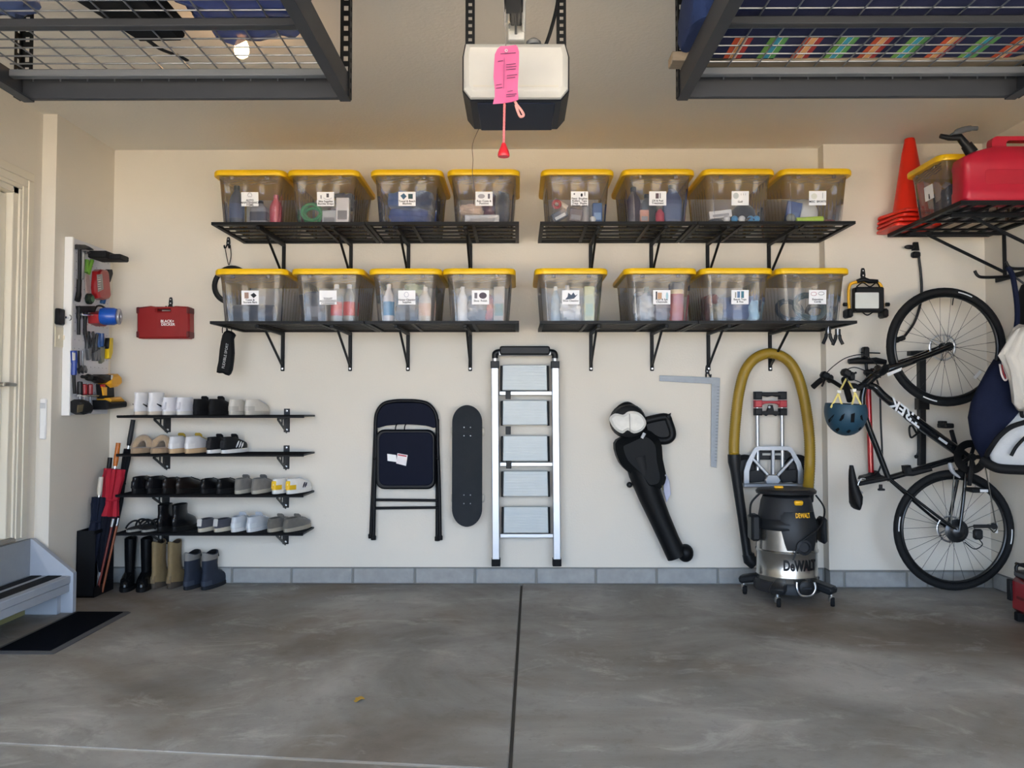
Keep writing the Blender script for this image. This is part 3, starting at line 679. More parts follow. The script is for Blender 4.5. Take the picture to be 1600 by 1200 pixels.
q = G(); q.ball((0, 0, 0.018), 0.018); put(4, 'foam_ball', q, WHT, 'white ball lying below the blue box', 'ball', 0.09, -0.225)
# 5
bottle(5, 'tall navy oil jug with pale lettering in the oil bin', 0.235, 0.052, MB('#2f4474'), MB('#1d2333'), 0.100, -0.15, True, MB('#4a5c86'))
bottle(5, 'dark plum jug at the back of the oil bin', 0.24, 0.042, MB('#3a3148'), MB('#2d2a3a'), -0.115, -0.08, True)
bottle(5, 'charcoal oil bottle in the middle of the oil bin', 0.20, 0.050, MB('#36424e'), MB('#222a30'), -0.03, -0.07, True)
carton(5, 'small orange striped packet in the oil bin', 0.050, 0.03, 0.075, MB('#c98d78'), -0.07, -0.20)
bottle(5, 'red additive can in the oil bin', 0.09, 0.026, MB('#b8304a'), MB('#6f6a58'), 0.020, -0.20)
# 6 golf
for k, (c, nm) in enumerate((('#e8e8ea', 'leftmost white'), ('#3c8fcb', 'blue, between the white ones'), ('#ecebec', 'white, beside the blue ones'), ('#3a86c0', 'blue, under the cap'), ('#4d9bd0', 'blue, nearest the bin corner'))):
    q = G(); q.ball((0, 0, 0.020), 0.0200, 16, 10); put(6, 'golf_ball', q, M(c, 0.3, bump=0.3), 'golf ball in the golf bin, %s' % nm, 'ball', (-0.055, -0.010, 0.032, 0.082, 0.116)[k], -0.215)
q = G(); q.loft([[Vector((0.075*math.cos(a)*k, 0.09*math.sin(a)*k, z)) for a in [2*PI*i/20 for i in range(20)]] for k, z in ((1, 0), (0.98, 0.04), (0.85, 0.08), (0.5, 0.105), (0.1, 0.112))])
t = thing('baseball_cap', 'navy baseball cap above the golf balls', 'cap', (BX[6][0]+0.072, YBIN-0.09, zf(6)+0.02), group=GRPC); part('crown', q, CL('#262d3e'), t, True)
q = G(); q.layers([(0.07*math.cos(a), -0.07-0.075*math.sin(a)) for a in [PI*i/12 for i in range(13)]], lambda a, b, h: Vector((a, b, h-abs(a)*0.25)), [(0, 0.0), (0, 0.005)]); part('brim', q, CL('#2a3040'), t, True)
carton(6, 'white golf ball sleeve tilted at the front of the golf bin', 0.13, 0.045, 0.042, MB('#e4e4e6'), -0.085, -0.19, (0, -0.12, 0), 0.03, MB('#9b9ba2'))
lump(6, 'golf_towel', 'dark grey golf towel on the bottom of the golf bin', 'towel', (0.06, 0.10, 0.015), CL('#4a4e5a'), -0.085, -0.10, 0, 21)
# 7 sports
q = G(); q.ball((0, 0, 0.085), 0.085, 20, 14); put(7, 'play_ball', q, M('#d9dde0', 0.45), 'large white ball in the sports bin', 'ball', -0.005, -0.06)
carton(7, 'blue paddle blade standing in the sports bin', 0.085, 0.02, 0.12, MB('#33508e'), -0.11, -0.17, (0, 0.2, 0), 0.010, MB('#4a66a0'), 'paddle', 'paddle')
q = G(); q.cyl((-0.075, 0, 0.018), (0.075, 0, 0.022), 0.016, 0.020); put(7, 'foam_tube', q, M('#b9dc3a', 0.6), 'lime green foam tube lying in the sports bin', 'toy', -0.015, -0.20)
q = G(); q.torus((0, 0, 0.012), 0.035, 0.010); put(7, 'throwing_ring', q, MB('#7a3d40'), 'maroon ring lying beside the lime tube', 'ring', 0.10, -0.17)
q = G(); q.ball((0, 0, 0.026), 0.026); put(7, 'rubber_ball', q, MB('#8d9188'), 'grey green ball at the corner of the sports bin', 'ball', -0.125, -0.21)
# 8
q = G(); q.loft([[Vector((x, 0.05*k*math.cos(a), 0.05+0.05*k*math.sin(a))) for a in [2*PI*i/18 for i in range(18)]] for x, k in ((-0.125, 0.6), (-0.118, 0.9), (-0.10, 1), (0.10, 1), (0.118, 0.9), (0.125, 0.6))])
put(8, 'rolled_mat', q, CL('#2f3a50'), 'dark navy rolled mat lying in its bin', 'mat', -0.01, -0.17)
# 9
carton(9, 'charcoal speaker shaped case in the canister bin', 0.10, 0.09, 0.17, M('#363b48', 0.6), -0.095, -0.17, name='case', cat='case', strip=MB('#565b68'))
for k, x in enumerate((0.032, 0.105)):
    bottle(9, ('red lower canister with clear top, left of the pair' if k == 0 else 'red lower canister with clear top, right of the pair'), 0.215, 0.034, MB('#9a9a98'), MB('#d8d6d4'), x, -0.18, band=MB('#c23a3c'))
# 10, 11, 12, 13: bags and boxes
bottle(10, 'white spray bottle in the cleaning bin', 0.215, 0.032, MB('#d8d4d6'), MB('#e6e2e4'), -0.105, -0.19, band=MB('#3f86b4'))
lump(10, 'bagged_cloths', 'clear bag of dark cloths in the cleaning bin', 'bag', (0.062, 0.07, 0.085), sheet_plastic('#5e6570', 0.1), -0.005, -0.15, 0, 31, 0.12)
bottle(10, 'cream bottle in the cleaning bin', 0.20, 0.036, MB('#cfc6b8'), MB('#d6d2cc'), 0.102, -0.18, band=MB('#d9b6a0'))
lump(10, 'sponge_pack', 'pale green sponge pack at the back of the cleaning bin', 'sponge', (0.06, 0.08, 0.05), CL('#8fa07e'), 0.03, -0.05, 0.13, 32)
bottle(11, 'white upright tube with side lettering in the polish bin', 0.20, 0.030, MB('#dcdcde'), MB('#c4c4c8'), -0.098, -0.19)
lump(11, 'polish_rag', 'grey bagged rags in the polish bin', 'rag', (0.055, 0.07, 0.075), sheet_plastic('#70747e', 0.1), -0.015, -0.155, 0, 33, 0.12)
lump(11, 'polish_rag', 'dusty red cloth in the polish bin', 'rag', (0.030, 0.06, 0.075), CL('#b06464'), 0.050, -0.14, 0, 34)
carton(11, 'green topped carton at the end of the polish bin', 0.065, 0.07, 0.20, MB('#8e8478'), 0.112, -0.17, strip=MB('#3f6a62'))
bottle(12, 'slim blue spray bottle in the shoe cleaning bin', 0.20, 0.026, MB('#8fa2b0'), MB('#dcdcd8'), -0.085, -0.19)
bottle(12, 'white dispenser bottle in the shoe cleaning bin', 0.215, 0.030, MB('#d5d4d2'), MB('#cac6c4'), -0.015, -0.14)
lump(12, 'bagged_brushes', 'crinkled clear bag at the front of the shoe cleaning bin', 'bag', (0.058, 0.05, 0.055), sheet_plastic('#c9cccf', 0.15), 0.0, -0.18, 0, 36, 0.14)
carton(12, 'pale green box in the shoe cleaning bin', 0.060, 0.09, 0.20, MB('#a9ad7c'), 0.108, -0.16, strip=MB('#88a48c'))
lump(13, 'chemical_bag', 'pale grey bag of pellets in the pool bin', 'bag', (0.060, 0.08, 0.08), sheet_plastic('#9aa0a8', 0.1), -0.075, -0.145, 0, 38, 0.12)
bottle(13, 'teal bottle at the back of the pool bin', 0.22, 0.040, MB('#4d7078'), MB('#5a6f7a'), -0.04, -0.03)
lump(13, 'chemical_bag', 'dark grey bag below the sticker of the pool bin', 'bag', (0.055, 0.06, 0.06), sheet_plastic('#6e6c7a', 0.1), 0.020, -0.165, 0, 39, 0.12)
t = thing('powder_drum', 'red powder drum with dark lid in the pool bin', 'drum', (BX[13][0]+0.108, YBIN-0.18, zf(13)), group=GRPC)
q = G(); q.lathe([(0.042, 0), (0.042, 0.16)], 18); part('drum', q, MB('#a53232'), t, True)
q = G(); q.lathe([(0.0425, 0.155), (0.0425, 0.18)], 18); part('band', q, MB('#d8b890'), t, True)
q = G(); q.lathe([(0.044, 0.18), (0.044, 0.215), (0.036, 0.222)], 18); part('lid', q, MB('#3a3d48'), t, True)
# 14
lump(14, 'beach_towel', 'slate blue towel heaped in the blue cloth bin', 'towel', (0.10, 0.13, 0.075), CL('#3f5888'), 0.035, -0.10, 0, 41, 0.07)
lump(14, 'beach_bag', 'dusty red cloth at the back of the blue cloth bin', 'bag', (0.045, 0.09, 0.085), CL('#8a5450'), -0.085, 0.03, 0, 42)
lump(14, 'swim_cloth', 'light blue cloth in the corner of the blue cloth bin', 'cloth', (0.035, 0.05, 0.06), CL('#6f9cb8'), 0.113, -0.175, 0, 43)
lump(14, 'swim_cloth', 'khaki cloth beside the slate blue towel', 'cloth', (0.03, 0.06, 0.05), CL('#7d7868'), -0.09, -0.17, 0, 44)
# 15 cords
def coil(i, label, mat, x, y, R, n, r=0.005, seed=0, tilt=0.9):
    rnd = random.Random(seed); q = G(); pts = []
    for k in range(n*14):
        a = 2*PI*k/14; rr = R*(1+0.10*math.sin(k*0.61+seed)); pts.append(Vector((rr*math.cos(a), 0.6*rr*math.sin(a)*math.sin(tilt)+0.012*math.sin(k*0.37), R+rr*math.sin(a)*0.85+0.006*math.sin(k*0.23))))
    mz = min(p.z for p in pts)
    q.tube([p-Vector((0, 0, mz-r)) for p in pts], r, 6); put(i, 'extension_cord', q, mat, label, 'cord', x, y)
coil(15, 'dark teal coiled extension cord in the cord bin', MB('#2d4a50'), 0.02, -0.16, 0.085, 7, 0.007, 2)
coil(15, 'grey blue coiled cord at the side of the cord bin', MB('#50606e'), -0.065, -0.06, 0.072, 6, 0.007, 5)
coil(15, 'black coiled cord at the corner of the cord bin', MB('#23262b'), 0.085, -0.08, 0.055, 6, 0.006, 8)

# ================================================================ shoe shelves
YSF = YB-0.268; SHX0, SHX1 = wx(214, YB, 700), wx(492, YB, 700)
shz = [wz(648, YB), wz(705.5, YB), wz(766, YB), wz(823, YB)]
WIRE = M('#131416', 0.45); ORD = ('top', 'second', 'third', 'lowest')
for i, z in enumerate(shz):
    t = thing('shoe_shelf', 'black wire shoe shelf, %s of the four on the wall' % ORD[i], 'shelf', ((SHX0+SHX1)/2, YB-0.13, z-0.1), group='four wire shoe shelves')
    y1 = YB-0.012
    q = G()
    q.tube([(SHX0, YSF, z-0.006), (SHX1, YSF, z-0.006), (SHX1, y1, z-0.006), (SHX0, y1, z-0.006)], 0.006, 6, True); part('rim', q, WIRE, t)
    q = G(); q.bb(SHX0, SHX1, YSF-0.003, YSF+0.003, z-0.016, z-0.008, 0.001); part('front_lip', q, WIRE, t)
    for k in range(1, 6):
        yy = YSF+(y1-YSF)*k/6; q = G(); q.cyl((SHX0, yy, z-0.004), (SHX1, yy, z-0.004), 0.0035, n=6); part('wire', q, WIRE, t)
    for k in range(1, 12):
        xx = SHX0+(SHX1-SHX0)*k/12; q = G(); q.cyl((xx, YSF, z-0.011), (xx, y1, z-0.011), 0.0035, n=6); part('wire', q, WIRE, t)
    for pxx, nm in ((262, 'left'), (448, 'right')):
        X = wx(pxx, YB, 700)
        b = thing('shelf_bracket', 'black cutout triangle bracket at the %s end of the %s shoe shelf' % (nm, ORD[i]), 'bracket', (X, YB, z-0.12), group='triangle brackets of the shoe shelves')
        q = G(); q.bb(X-0.019, X+0.019, YB-0.006, YB-0.0005, z-0.11, z+0.038, 0.002); part('wall_plate', q, BLKM, b)
        q = G(); d = 0.205; zb = z-0.0155; zt = zb-0.095
        q.bar((X, YB-0.006, zb-0.006), (X, YB-d, zb-0.006), 0.006, 0.011); q.bar((X, YB-d, zb-0.008), (X, YB-0.006, zt), 0.006, 0.014)
        for k in (0.27, 0.52): q.bar((X, YB-d*k-0.003, zb-0.005), (X, YB-d*k-0.003, zb-0.095*(1-k)), 0.006, 0.010, up=(0, 1, 0))
        part('gusset', q, BLKM, b, smooth=0)
        for zz in (z+0.024, z-0.095):
            q = G(); q.lathe([(0, 0.004), (0.006, 0.003), (0.008, 0)], 8, (X, YB-0.006, zz), (0, -1, 0)); part('screw', q, LBOLT, b)

# ================================================================ shoes
def outline(L_, w, yf, k, yb=0.0, n=20):
    """foot-shaped ring from heel (y=yb) to front (y=yf); k scales the width"""
    o = []
    for i in range(n):
        a = 2*PI*i/n; c, s = math.cos(a), math.sin(a)
        y = (yb+yf)/2-(yf-yb)/2*c; u = y/L_
        hw = w*(0.80+0.22*math.sin(min(1, max(0, u))*PI*0.9-0.35)) if u < 0.95 else w*0.9
        x = hw*k*(abs(s)**0.72)*(1 if s > 0 else -1); o.append((x, y))
    return o
def shoe(label, cat, loc, rz, up, sole, lining, L=0.265, w=0.0395, H=0.075, soleh=0.022, heel=0.0, accent=None, lace=None, tongue=None, tab=None, shaft=None, toe=None, stripe=None, collar=None, group='shoes on the wall shelves', name='shoe', puff=1.0, tilt=0.0):
    t = thing(name, label, cat, loc, group=group, rot=(tilt, 0, rz))
    q = G(); so = outline(L, w*1.06, L, 1)
    q.loft([[Vector((x*0.96, y*0.985+0.003, 0.001)) for x, y in so], [Vector((x, y, 0.005)) for x, y in so], [Vector((x, y, soleh+heel*max(0, 1-y/L*2.2))) for x, y in so],
            [Vector((x*0.93, 0.006+y*0.96, soleh+0.003+heel*max(0, 1-y/L*2.2))) for x, y in so]])
    part('sole', q, sole, t, True)
    # upper: rings from the sole to the collar, the front drawing back up the instep
    lev = [(0.0, 0.985, 0.98, 0.0), (0.28, 0.985, 1.0*puff, -0.004), (0.50, 0.93, 0.97*puff, -0.003), (0.66, 0.80, 0.92*puff, 0.0), (0.80, 0.66, 0.86, 0.004), (0.92, 0.55, 0.80, 0.006), (1.0, 0.50, 0.78, 0.006)]
    rings = []; base = soleh; hh = H-soleh if not shaft else 0.085
    for f, fr, k, yb in lev:
        if shaft: fr = max(fr, 0.56)
        rings.append([Vector((x, y, base+f*hh+heel*max(0, 1-y/L*2.2)*(1-f))) for x, y in outline(L, w, L*fr, k, yb)])
    if shaft:
        for f in (0.35, 0.7, 1.0):
            k = shaft[1]*(0.84+0.16*f); fr = shaft[2]
            rings.append([Vector((x, y, base+hh+f*(H-base-hh)+(0.02*math.sin(2*PI*i/20-PI/2)**2 if shaft[3] and f == 1.0 else 0))) for i, (x, y) in enumerate(outline(L, w, L*fr, k, 0.004))])
    up_o = G(); up_o.loft(rings, cap=False)
    top = rings[-1]; c = sum(top, Vector())/len(top)
    inn = [[c+(p-c)*s+Vector((0, 0, dz)) for p in top] for s, dz in ((0.93, 0.003), (0.84, 0.0), (0.80, -0.018), (0.70, -0.04))]
    up_o.loft([top, inn[0], inn[1]], cap=False); u = part('upper', up_o, up, t, True, 50)
    q = G(); q.loft([inn[1], inn[2], inn[3]], cap=False); n = len(top); q.f.append(tuple(range(2*n, 3*n))); part('lining', q, lining, t, True, 50)
    fy = lambda s: L*(0.53+0.30*s); fz = lambda s: soleh+(H-soleh if not shaft else 0.085)*(0.97-0.33*s)
    if lace is not None:
        for k in range(4):
            s = 0.1+0.26*k; q = G(); ww = w*(0.42+0.05*k)
            q.tube([(-ww, fy(s)-0.004, fz(s)-0.002), (0, fy(s), fz(s)+0.006), (ww, fy(s)-0.004, fz(s)-0.002)], 0.003, 6); part('lace', q, lace, u, True)
    if tongue is not None:
        q = G(); q.layers([(-0.020, 0), (0.020, 0), (0.023, 0.036), (0.014, 0.045), (-0.014, 0.045), (-0.023, 0.036)], lambda a, b, h: Vector((a, L*0.54-b*0.55+h+a*a*8, H-0.024+b)), [(0, 0), (0, 0.005), (0.003, 0.008)]); part('tongue', q, tongue, t, True)
    if tab is not None:
        q = G(); q.layers(rrect(-0.015, 0, 0.015, 0.045, 0.005, 2), lambda a, b, h: Vector((a, -0.003+0.007*b/0.045-h+0.002, soleh+0.012+b)), [(0, 0), (0.002, 0.004)]); part('heel_tab', q, tab, t, True)
    if stripe is not None:
        for sgn in (-1, 1):
            q = G()
            for y0, z0, y1, z1 in stripe[1]:
                q.tube([(sgn*(0.001+w*(0.80+0.22*math.sin(u_*PI*0.9-0.35))*0.985), u_*L, soleh+zz_) for u_, zz_ in ((y0, z0), ((y0+y1)/2, (z0+z1)/2), (y1, z1))], [0.003, 0.0060, 0.003], 6)
            part('side_stripe', q, stripe[0], u, True)
    if accent is not None:
        q = G(); a = outline(L, w*1.02, L*0.985, 1.0, -0.005)
        q.loft([[Vector((x*1.012, y-0.0015, soleh+z)) for x, y in a if y < L*0.28] for z in (0.004, 0.018, 0.032)], cap=False); part('heel_counter', q, accent, t, True)
    if collar is not None:
        q = G(); q.loft([[c2+(p-c2)*1.035 for p in r_] for r_ in rings[-2:] for c2 in (sum(r_, Vector())/len(r_),)], cap=False); part('collar', q, collar, t, True, 50)
    if toe is not None:
        q = G(); a = outline(L, w*1.02, L*0.995, 1.01, -0.004); f = [(x, y) for x, y in a if y > L*0.74]
        q.loft([[Vector((x*1.008, y+0.002, soleh+z)) for x, y in f] for z in (0.001, 0.016)], cap=False); part('toe_cap', q, toe, t, True)
    return t
def LE(c, r=0.42): return M(c, r, var=0.1, scale=25)
def SU(c): return M(c, 0.95, var=0.2, scale=40, bump=0.3, sheen=0.3)
YH = YSF+0.012
def pair(i, pl_, pr_, rz, desc, cat, z=None, Y=None, **k):
    z = shz[i]+0.0005 if z is None else z; Y = YH if Y is None else Y
    for pxx, nm in ((pl_, 'left'), (pr_, 'right')):
        shoe('%s, %s of pair' % (desc, nm), cat, (wx(pxx, Y, 700), Y, z), rz+(0.03 if nm == 'left' else -0.03), **k)
WS, WU = LE('#dfdcd6', 0.6), LE('#e9e8ea')
SW = [(0.12, 0.045, 0.42, 0.018), (0.42, 0.018, 0.66, 0.038)]
pair(0, 210, 232, -0.10, 'white high-top sneaker with black swoosh on the top shelf', 'sneaker', up=WU, sole=LE('#cfc3b5', 0.7), lining=LE('#cfcdca'), H=0.135, shaft=(0.135, 0.80, 0.52, False), stripe=(LE('#1c1c20'), SW), lace=WU, L=0.27, name='high_top_sneaker')
pair(0, 255, 277, -0.10, 'white sneaker with tall pulled-up tongue on the top shelf', 'sneaker', up=LE('#ecebf0'), sole=WS, lining=LE('#d4d3da'), H=0.078, tab=LE('#c9c9d2'), tongue=LE('#e6e5ea'), lace=WU, name='sneaker', shaft=(0.155, 0.34, 0.40, False))
pair(0, 303, 327, -0.12, 'plain black sneaker between white pairs on the top shelf', 'sneaker', up=LE('#131315', 0.7), sole=LE('#121214', 0.8), lining=LE('#0d0d0e', 0.8), H=0.095, lace=LE('#17171a', 0.8), tongue=LE('#141416', 0.8), name='sneaker')
pair(0, 359, 384, -0.16, 'off-white low sneaker at the end of the top shelf row', 'sneaker', up=LE('#cfccc5', 0.6), sole=LE('#bdb9b0', 0.7), lining=LE('#dedbd6'), H=0.092, accent=LE('#b9b6af', 0.6), lace=WU, name='sneaker')
# slippers
for pxx, nm in ((207, 'left'), (238, 'right')):
    t = thing('slipper', 'tan fluffy open slipper on the second shelf, %s of pair' % nm, 'slipper', (wx(pxx, YH, 700), YH, shz[1]+0.0005), -0.15, group='shoes on the wall shelves')
    q = G(); so = outline(0.26, 0.052, 0.26, 1); q.loft([[Vector((x*0.97, y, 0.001)) for x, y in so], [Vector((x, y, 0.006)) for x, y in so], [Vector((x, y, 0.028)) for x, y in so], [Vector((x*0.9, y*0.95+0.006, 0.033)) for x, y in so]])
    part('sole', q, SU('#a58d72'), t, True)
    q = G(); q.tube([Vector((0.050*math.cos(a), 0.09+0.022*math.sin(a), 0.030+0.062*math.sin(a))) for a in [PI*i/14 for i in range(15)]], [0.014]+[0.020]*13+[0.014], 10); part('fluffy_band', q, M('#b39c80', 1.0, bump=1.0, bscale=200, sheen=0.6), t, True)
    q = G(); rg = []
    for y, s in ((0.10, 1.0), (0.15, 0.95), (0.20, 0.8), (0.24, 0.5), (0.255, 0.2)): rg.append([Vector((0.050*s*math.cos(a), y, 0.030+0.058*s*math.sin(a))) for a in [PI*i/12 for i in range(13)]])
    q.loft(rg, cap=False); part('vamp', q, M('#b39c80', 1.0, bump=1.0, bscale=200, sheen=0.6), t, True)
pair(1, 266, 291, -0.14, 'white running shoe with mustard collar on the second shelf', 'sneaker', up=LE('#d9dade', 0.55), sole=LE('#c9ab86', 0.7), lining=SU('#a88c1e'), H=0.100, tongue=SU('#a3871c'), accent=LE('#e4e4e6'), lace=SU('#b9a24a'), name='running_shoe', soleh=0.028)
pair(1, 325, 347, -0.20, 'black sneaker with white sole and side stripes on the second shelf', 'sneaker', up=LE('#17181b', 0.6), sole=LE('#e6e5e3'), lining=LE('#0f0f10', 0.8), H=0.095, lace=LE('#dcdcdc'), tab=LE('#2b2c30'), tongue=LE('#1a1b1e'), stripe=(LE('#dcdcdc'), [(0.35, 0.012, 0.45, 0.05), (0.45, 0.010, 0.54, 0.045), (0.55, 0.008, 0.62, 0.038)]), name='sneaker')
pair(2, 209, 232, -0.14, 'black leather dress shoe at the left end of the third shelf', 'shoe', up=LE('#141417', 0.25), sole=LE('#0f0f11', 0.6), lining=LE('#0c0c0d', 0.8), H=0.098, heel=0.012, lace=LE('#101012'), tab=LE('#1a1a1e', 0.3), name='dress_shoe', w=0.039)
pair(2, 256, 277, -0.18, 'dark brown laced leather shoe on the third shelf', 'shoe', up=LE('#1d1614', 0.3), sole=LE('#100d0c', 0.6), lining=LE('#0d0b0a', 0.8), H=0.090, heel=0.012, lace=LE('#1a1412'), name='dress_shoe', w=0.038)
pair(2, 316, 341, -0.14, 'round black leather shoe in the middle of the third shelf', 'shoe', up=LE('#121214', 0.3), sole=LE('#151517', 0.6), lining=LE('#0c0c0d', 0.8), H=0.085, heel=0.008, lace=LE('#0f0f10'), name='dress_shoe')
pair(2, 370, 396, -0.14, 'grey suede sneaker on the third shelf', 'sneaker', up=SU('#77746f'), sole=LE('#b5b0a3', 0.8), lining=SU('#5f5d5a'), H=0.088, lace=SU('#8a8782'), tongue=SU('#5c5a58'), name='sneaker')
pair(2, 428, 450, -0.24, 'bright yellow and white sneaker at the right end of the third shelf', 'sneaker', up=LE('#e7e6e4', 0.5), sole=LE('#e9e8e4'), lining=LE('#d8d4cc'), H=0.088, accent=LE('#e6b71c', 0.5), tab=LE('#f0c52a', 0.5), lace=LE('#e8e8e6'), stripe=(LE('#23283c'), [(0.42, 0.01, 0.5, 0.04), (0.5, 0.01, 0.58, 0.036)]), name='sneaker')
for pxx, nm in ((200, 'left'), (224, 'right')):
    t = thing('sandal', 'black strappy sandal with pale sole edge on the lowest shelf, %s of pair' % nm, 'sandal', (wx(pxx, YH, 800), YH, shz[3]+0.0005), -0.15, group='shoes on the wall shelves')
    q = G(); so = outline(0.26, 0.046, 0.26, 1); q.loft([[Vector((x, y, 0.001)) for x, y in so], [Vector((x*1.02, y, 0.014)) for x, y in so]]); part('sole', q, LE('#9a978f', 0.7), t, True)
    q = G(); q.loft([[Vector((x*0.98, y, 0.0145)) for x, y in so], [Vector((x*0.95, y*0.98+0.003, 0.019)) for x, y in so]]); part('footbed', q, LE('#2a2a2b', 0.8), t, True)
    for y0, h, dy in ((0.05, 0.045, 0.03), (0.15, 0.045, 0.0), (0.19, 0.035, 0.01)):
        q = G(); q.tube([Vector((0.046*math.cos(a), y0+dy*math.sin(a), 0.015+h*math.sin(a))) for a in [PI*i/12 for i in range(13)]], 0.006, 6); part('strap', q, LE('#1b1b1c', 0.7), t, True)
pair(3, 250, 272, -0.08, 'black leather ankle boot on the lowest shelf', 'boot', up=LE('#131315', 0.25), sole=LE('#0f0f10', 0.6), lining=LE('#0b0b0c', 0.8), H=0.160, shaft=(0.16, 0.86, 0.54, False), heel=0.012, name='ankle_boot', w=0.039)
pair(3, 313, 338, -0.22, 'slate grey canvas slip-on on the lowest shelf', 'shoe', up=SU('#44454f'), sole=LE('#c4bba9', 0.8), lining=SU('#2b2b31'), H=0.072, tab=LE('#c9c8c6'), name='slip_on_shoe', soleh=0.024)
pair(3, 365, 389, -0.16, 'pale blue white sneaker on the lowest shelf', 'sneaker', up=LE('#c3cad2', 0.55), sole=LE('#d3d6da'), lining=LE('#b5bac2'), H=0.088, accent=LE('#cfd6dc'), lace=LE('#dfe3e8'), tongue=LE('#c2c8d0'), name='sneaker')
pair(3, 421, 446, -0.30, 'worn grey laced sneaker at the right end of the lowest shelf', 'sneaker', up=SU('#64615b'), sole=LE('#a39b8c', 0.8), lining=SU('#4a4843'), H=0.078, lace=SU('#8f8b83'), tongue=SU('#6c6962'), name='sneaker')
GF = 'boots standing on the floor by the wall'
def bpair(p1, p2, py, rz, desc, **k):
    for pxx, nm in ((p1, 'left'), (p2, 'right')):
        f = FZ(pxx, py)
        if py < 0: f = Vector((pxx, -py, 0))
        shoe('%s, %s of pair' % (desc, nm), 'boot', (f.x, f.y, 0.0), rz, group=GF, **k)
bpair(-2.400, -2.300, -5.215, PI+0.2, 'tall shiny black rubber boot on the floor', up=LE('#0f1012', 0.12), sole=LE('#0d0d0e', 0.6), lining=LE('#0a0a0b', 0.8), H=0.30, shaft=(0.30, 0.98, 0.56, False), name='rubber_boot', w=0.0395, L=0.235)
bpair(238, 263, 921, -0.08, 'worn tan cowboy boot on the floor', up=M('#85714f', 0.75, var=0.25, scale=20, bump=0.3), sole=LE('#4a4036', 0.8), lining=LE('#3a3027', 0.9), H=0.265, shaft=(0.265, 0.88, 0.50, True), heel=0.02, tab=M('#77654a', 0.8), name='cowboy_boot', w=0.038, L=0.26)
bpair(289, 317, 923, -0.15, 'navy and grey hiking boot on the floor', up=M('#2a303d', 0.7, var=0.15, bump=0.3), sole=LE('#202227', 0.8), lining=LE('#121214', 0.9), H=0.205, shaft=(0.2, 0.92, 0.52, True), accent=M('#333947', 0.8), lace=LE('#5a5c62'), collar=M('#7d7a76', 0.8, var=0.2), tongue=M('#17181a', 0.8), name='hiking_boot', w=0.043, L=0.27)

# ================================================================ folding chair on the wall
def wp(Y): return lambda x, y, d=0.0: W(x, y, Y) - Vector((0, d, 0))
CH = M('#0b0c11', 0.40, 0.0, spec=0.35); CHP = M('#0a0f22', 0.5, spec=0.14)
YC = YB-0.045; P = wp(YC)
t = thing('folding_chair', 'dark navy folded metal chair hanging flat on the wall', 'chair', P(634, 842))
def utube(pts, r, n=10, sub=6, closed=False):
    q = G(); c_ = catmull(pts, sub, closed); N = len(c_)
    if isinstance(r, (list, tuple)): r = [r[min(len(r)-1, round(i*(len(r)-1)/(N-1)))] for i in range(N)]
    q.tube(c_, r, n, closed); return q
q = utube([P(583.5, 840), P(585, 760), P(587, 700), P(587, 660), P(590, 643), P(600, 631), P(617, 627), P(634, 626.5), P(651, 627), P(668, 631), P(679, 643), P(683, 660), P(684, 700), P(686, 760), P(687.5, 840)], 0.0125); part('front_frame', q, CH, t)
for a, b, nm in (((586, 655), (579, 838), 'l'), ((683, 655), (683, 842), 'r')):
    q = utube([P(a[0], a[1], -0.024), P((a[0]*.6+b[0]*.4), (a[1]*.6+b[1]*.4), -0.022), P(b[0], b[1], -0.012)], 0.0115); part('rear_leg', q, CH, t)
q = G(); q.px([(588, 668), (588, 648), (594, 636), (604, 630), (634, 629), (664, 630), (674, 636), (680, 648), (681, 668), (665, 665), (634, 663), (604, 665)], YC+0.004, 0.010, n=3); part('backrest', q, CHP, t)
q = G(); q.px(rrect(588, 671, 681, 764, 13, 5), YC-0.010, 0.022, 0.010); part('seat_rim', q, CH, t)
q = G(); q.px(rrect(592, 675, 677, 759, 11, 5), YC-0.028, 0.008, 0.006); se = part('seat', q, CHP, t)
q = G(); q.px([(605, 709), (619, 711), (620, 722), (605.5, 720)], YC-0.0362, 0.0012); part('sticker', q, WHT, se)
q = G(); q.px([(621, 708), (637, 711), (634.5, 728), (619, 724)], YC-0.0362, 0.0014); part('sticker', q, M('#ece4e4', 0.5), se)
q = G(); q.px([(622, 709.5), (635.5, 712), (635, 714), (621.6, 711.5)], YC-0.0378, 0.0006, 0); part('sticker_print', q, M('#c03a44', 0.5), se)
for y, dy in ((781, 1), (794, -1)): q = G(); q.cyl(P(584, y), P(686, y+dy), 0.0085, n=10); part('crossbar', q, CH, t)
for x in (618, 632): q = G(); q.tube(catmull([P(x, 674, 0.012), P(x+1, 666, 0.014), P(x+3, 662, 0.004)], 4), 0.004, 6); part('seat_hook', q, CH, t)
for x, y, d in ((583.5, 840, 0), (687.5, 840, 0), (579, 838, -0.012), (683, 842, -0.012)):
    q = G(); q.lathe([(0.016, 0), (0.017, 0.022), (0.0135, 0.028)], 12, P(x, y, d)-Vector((0, 0, 0.014))); part('foot_cap', q, RUB, t)
for s, x in (('l', 586), ('r', 684)): q = G(); q.lathe([(0.010, 0), (0.010, 0.006), (0.004, 0.010)], 10, P(x, 716, 0.012), (0, -1, 0)); part('pivot', q, CH, t)

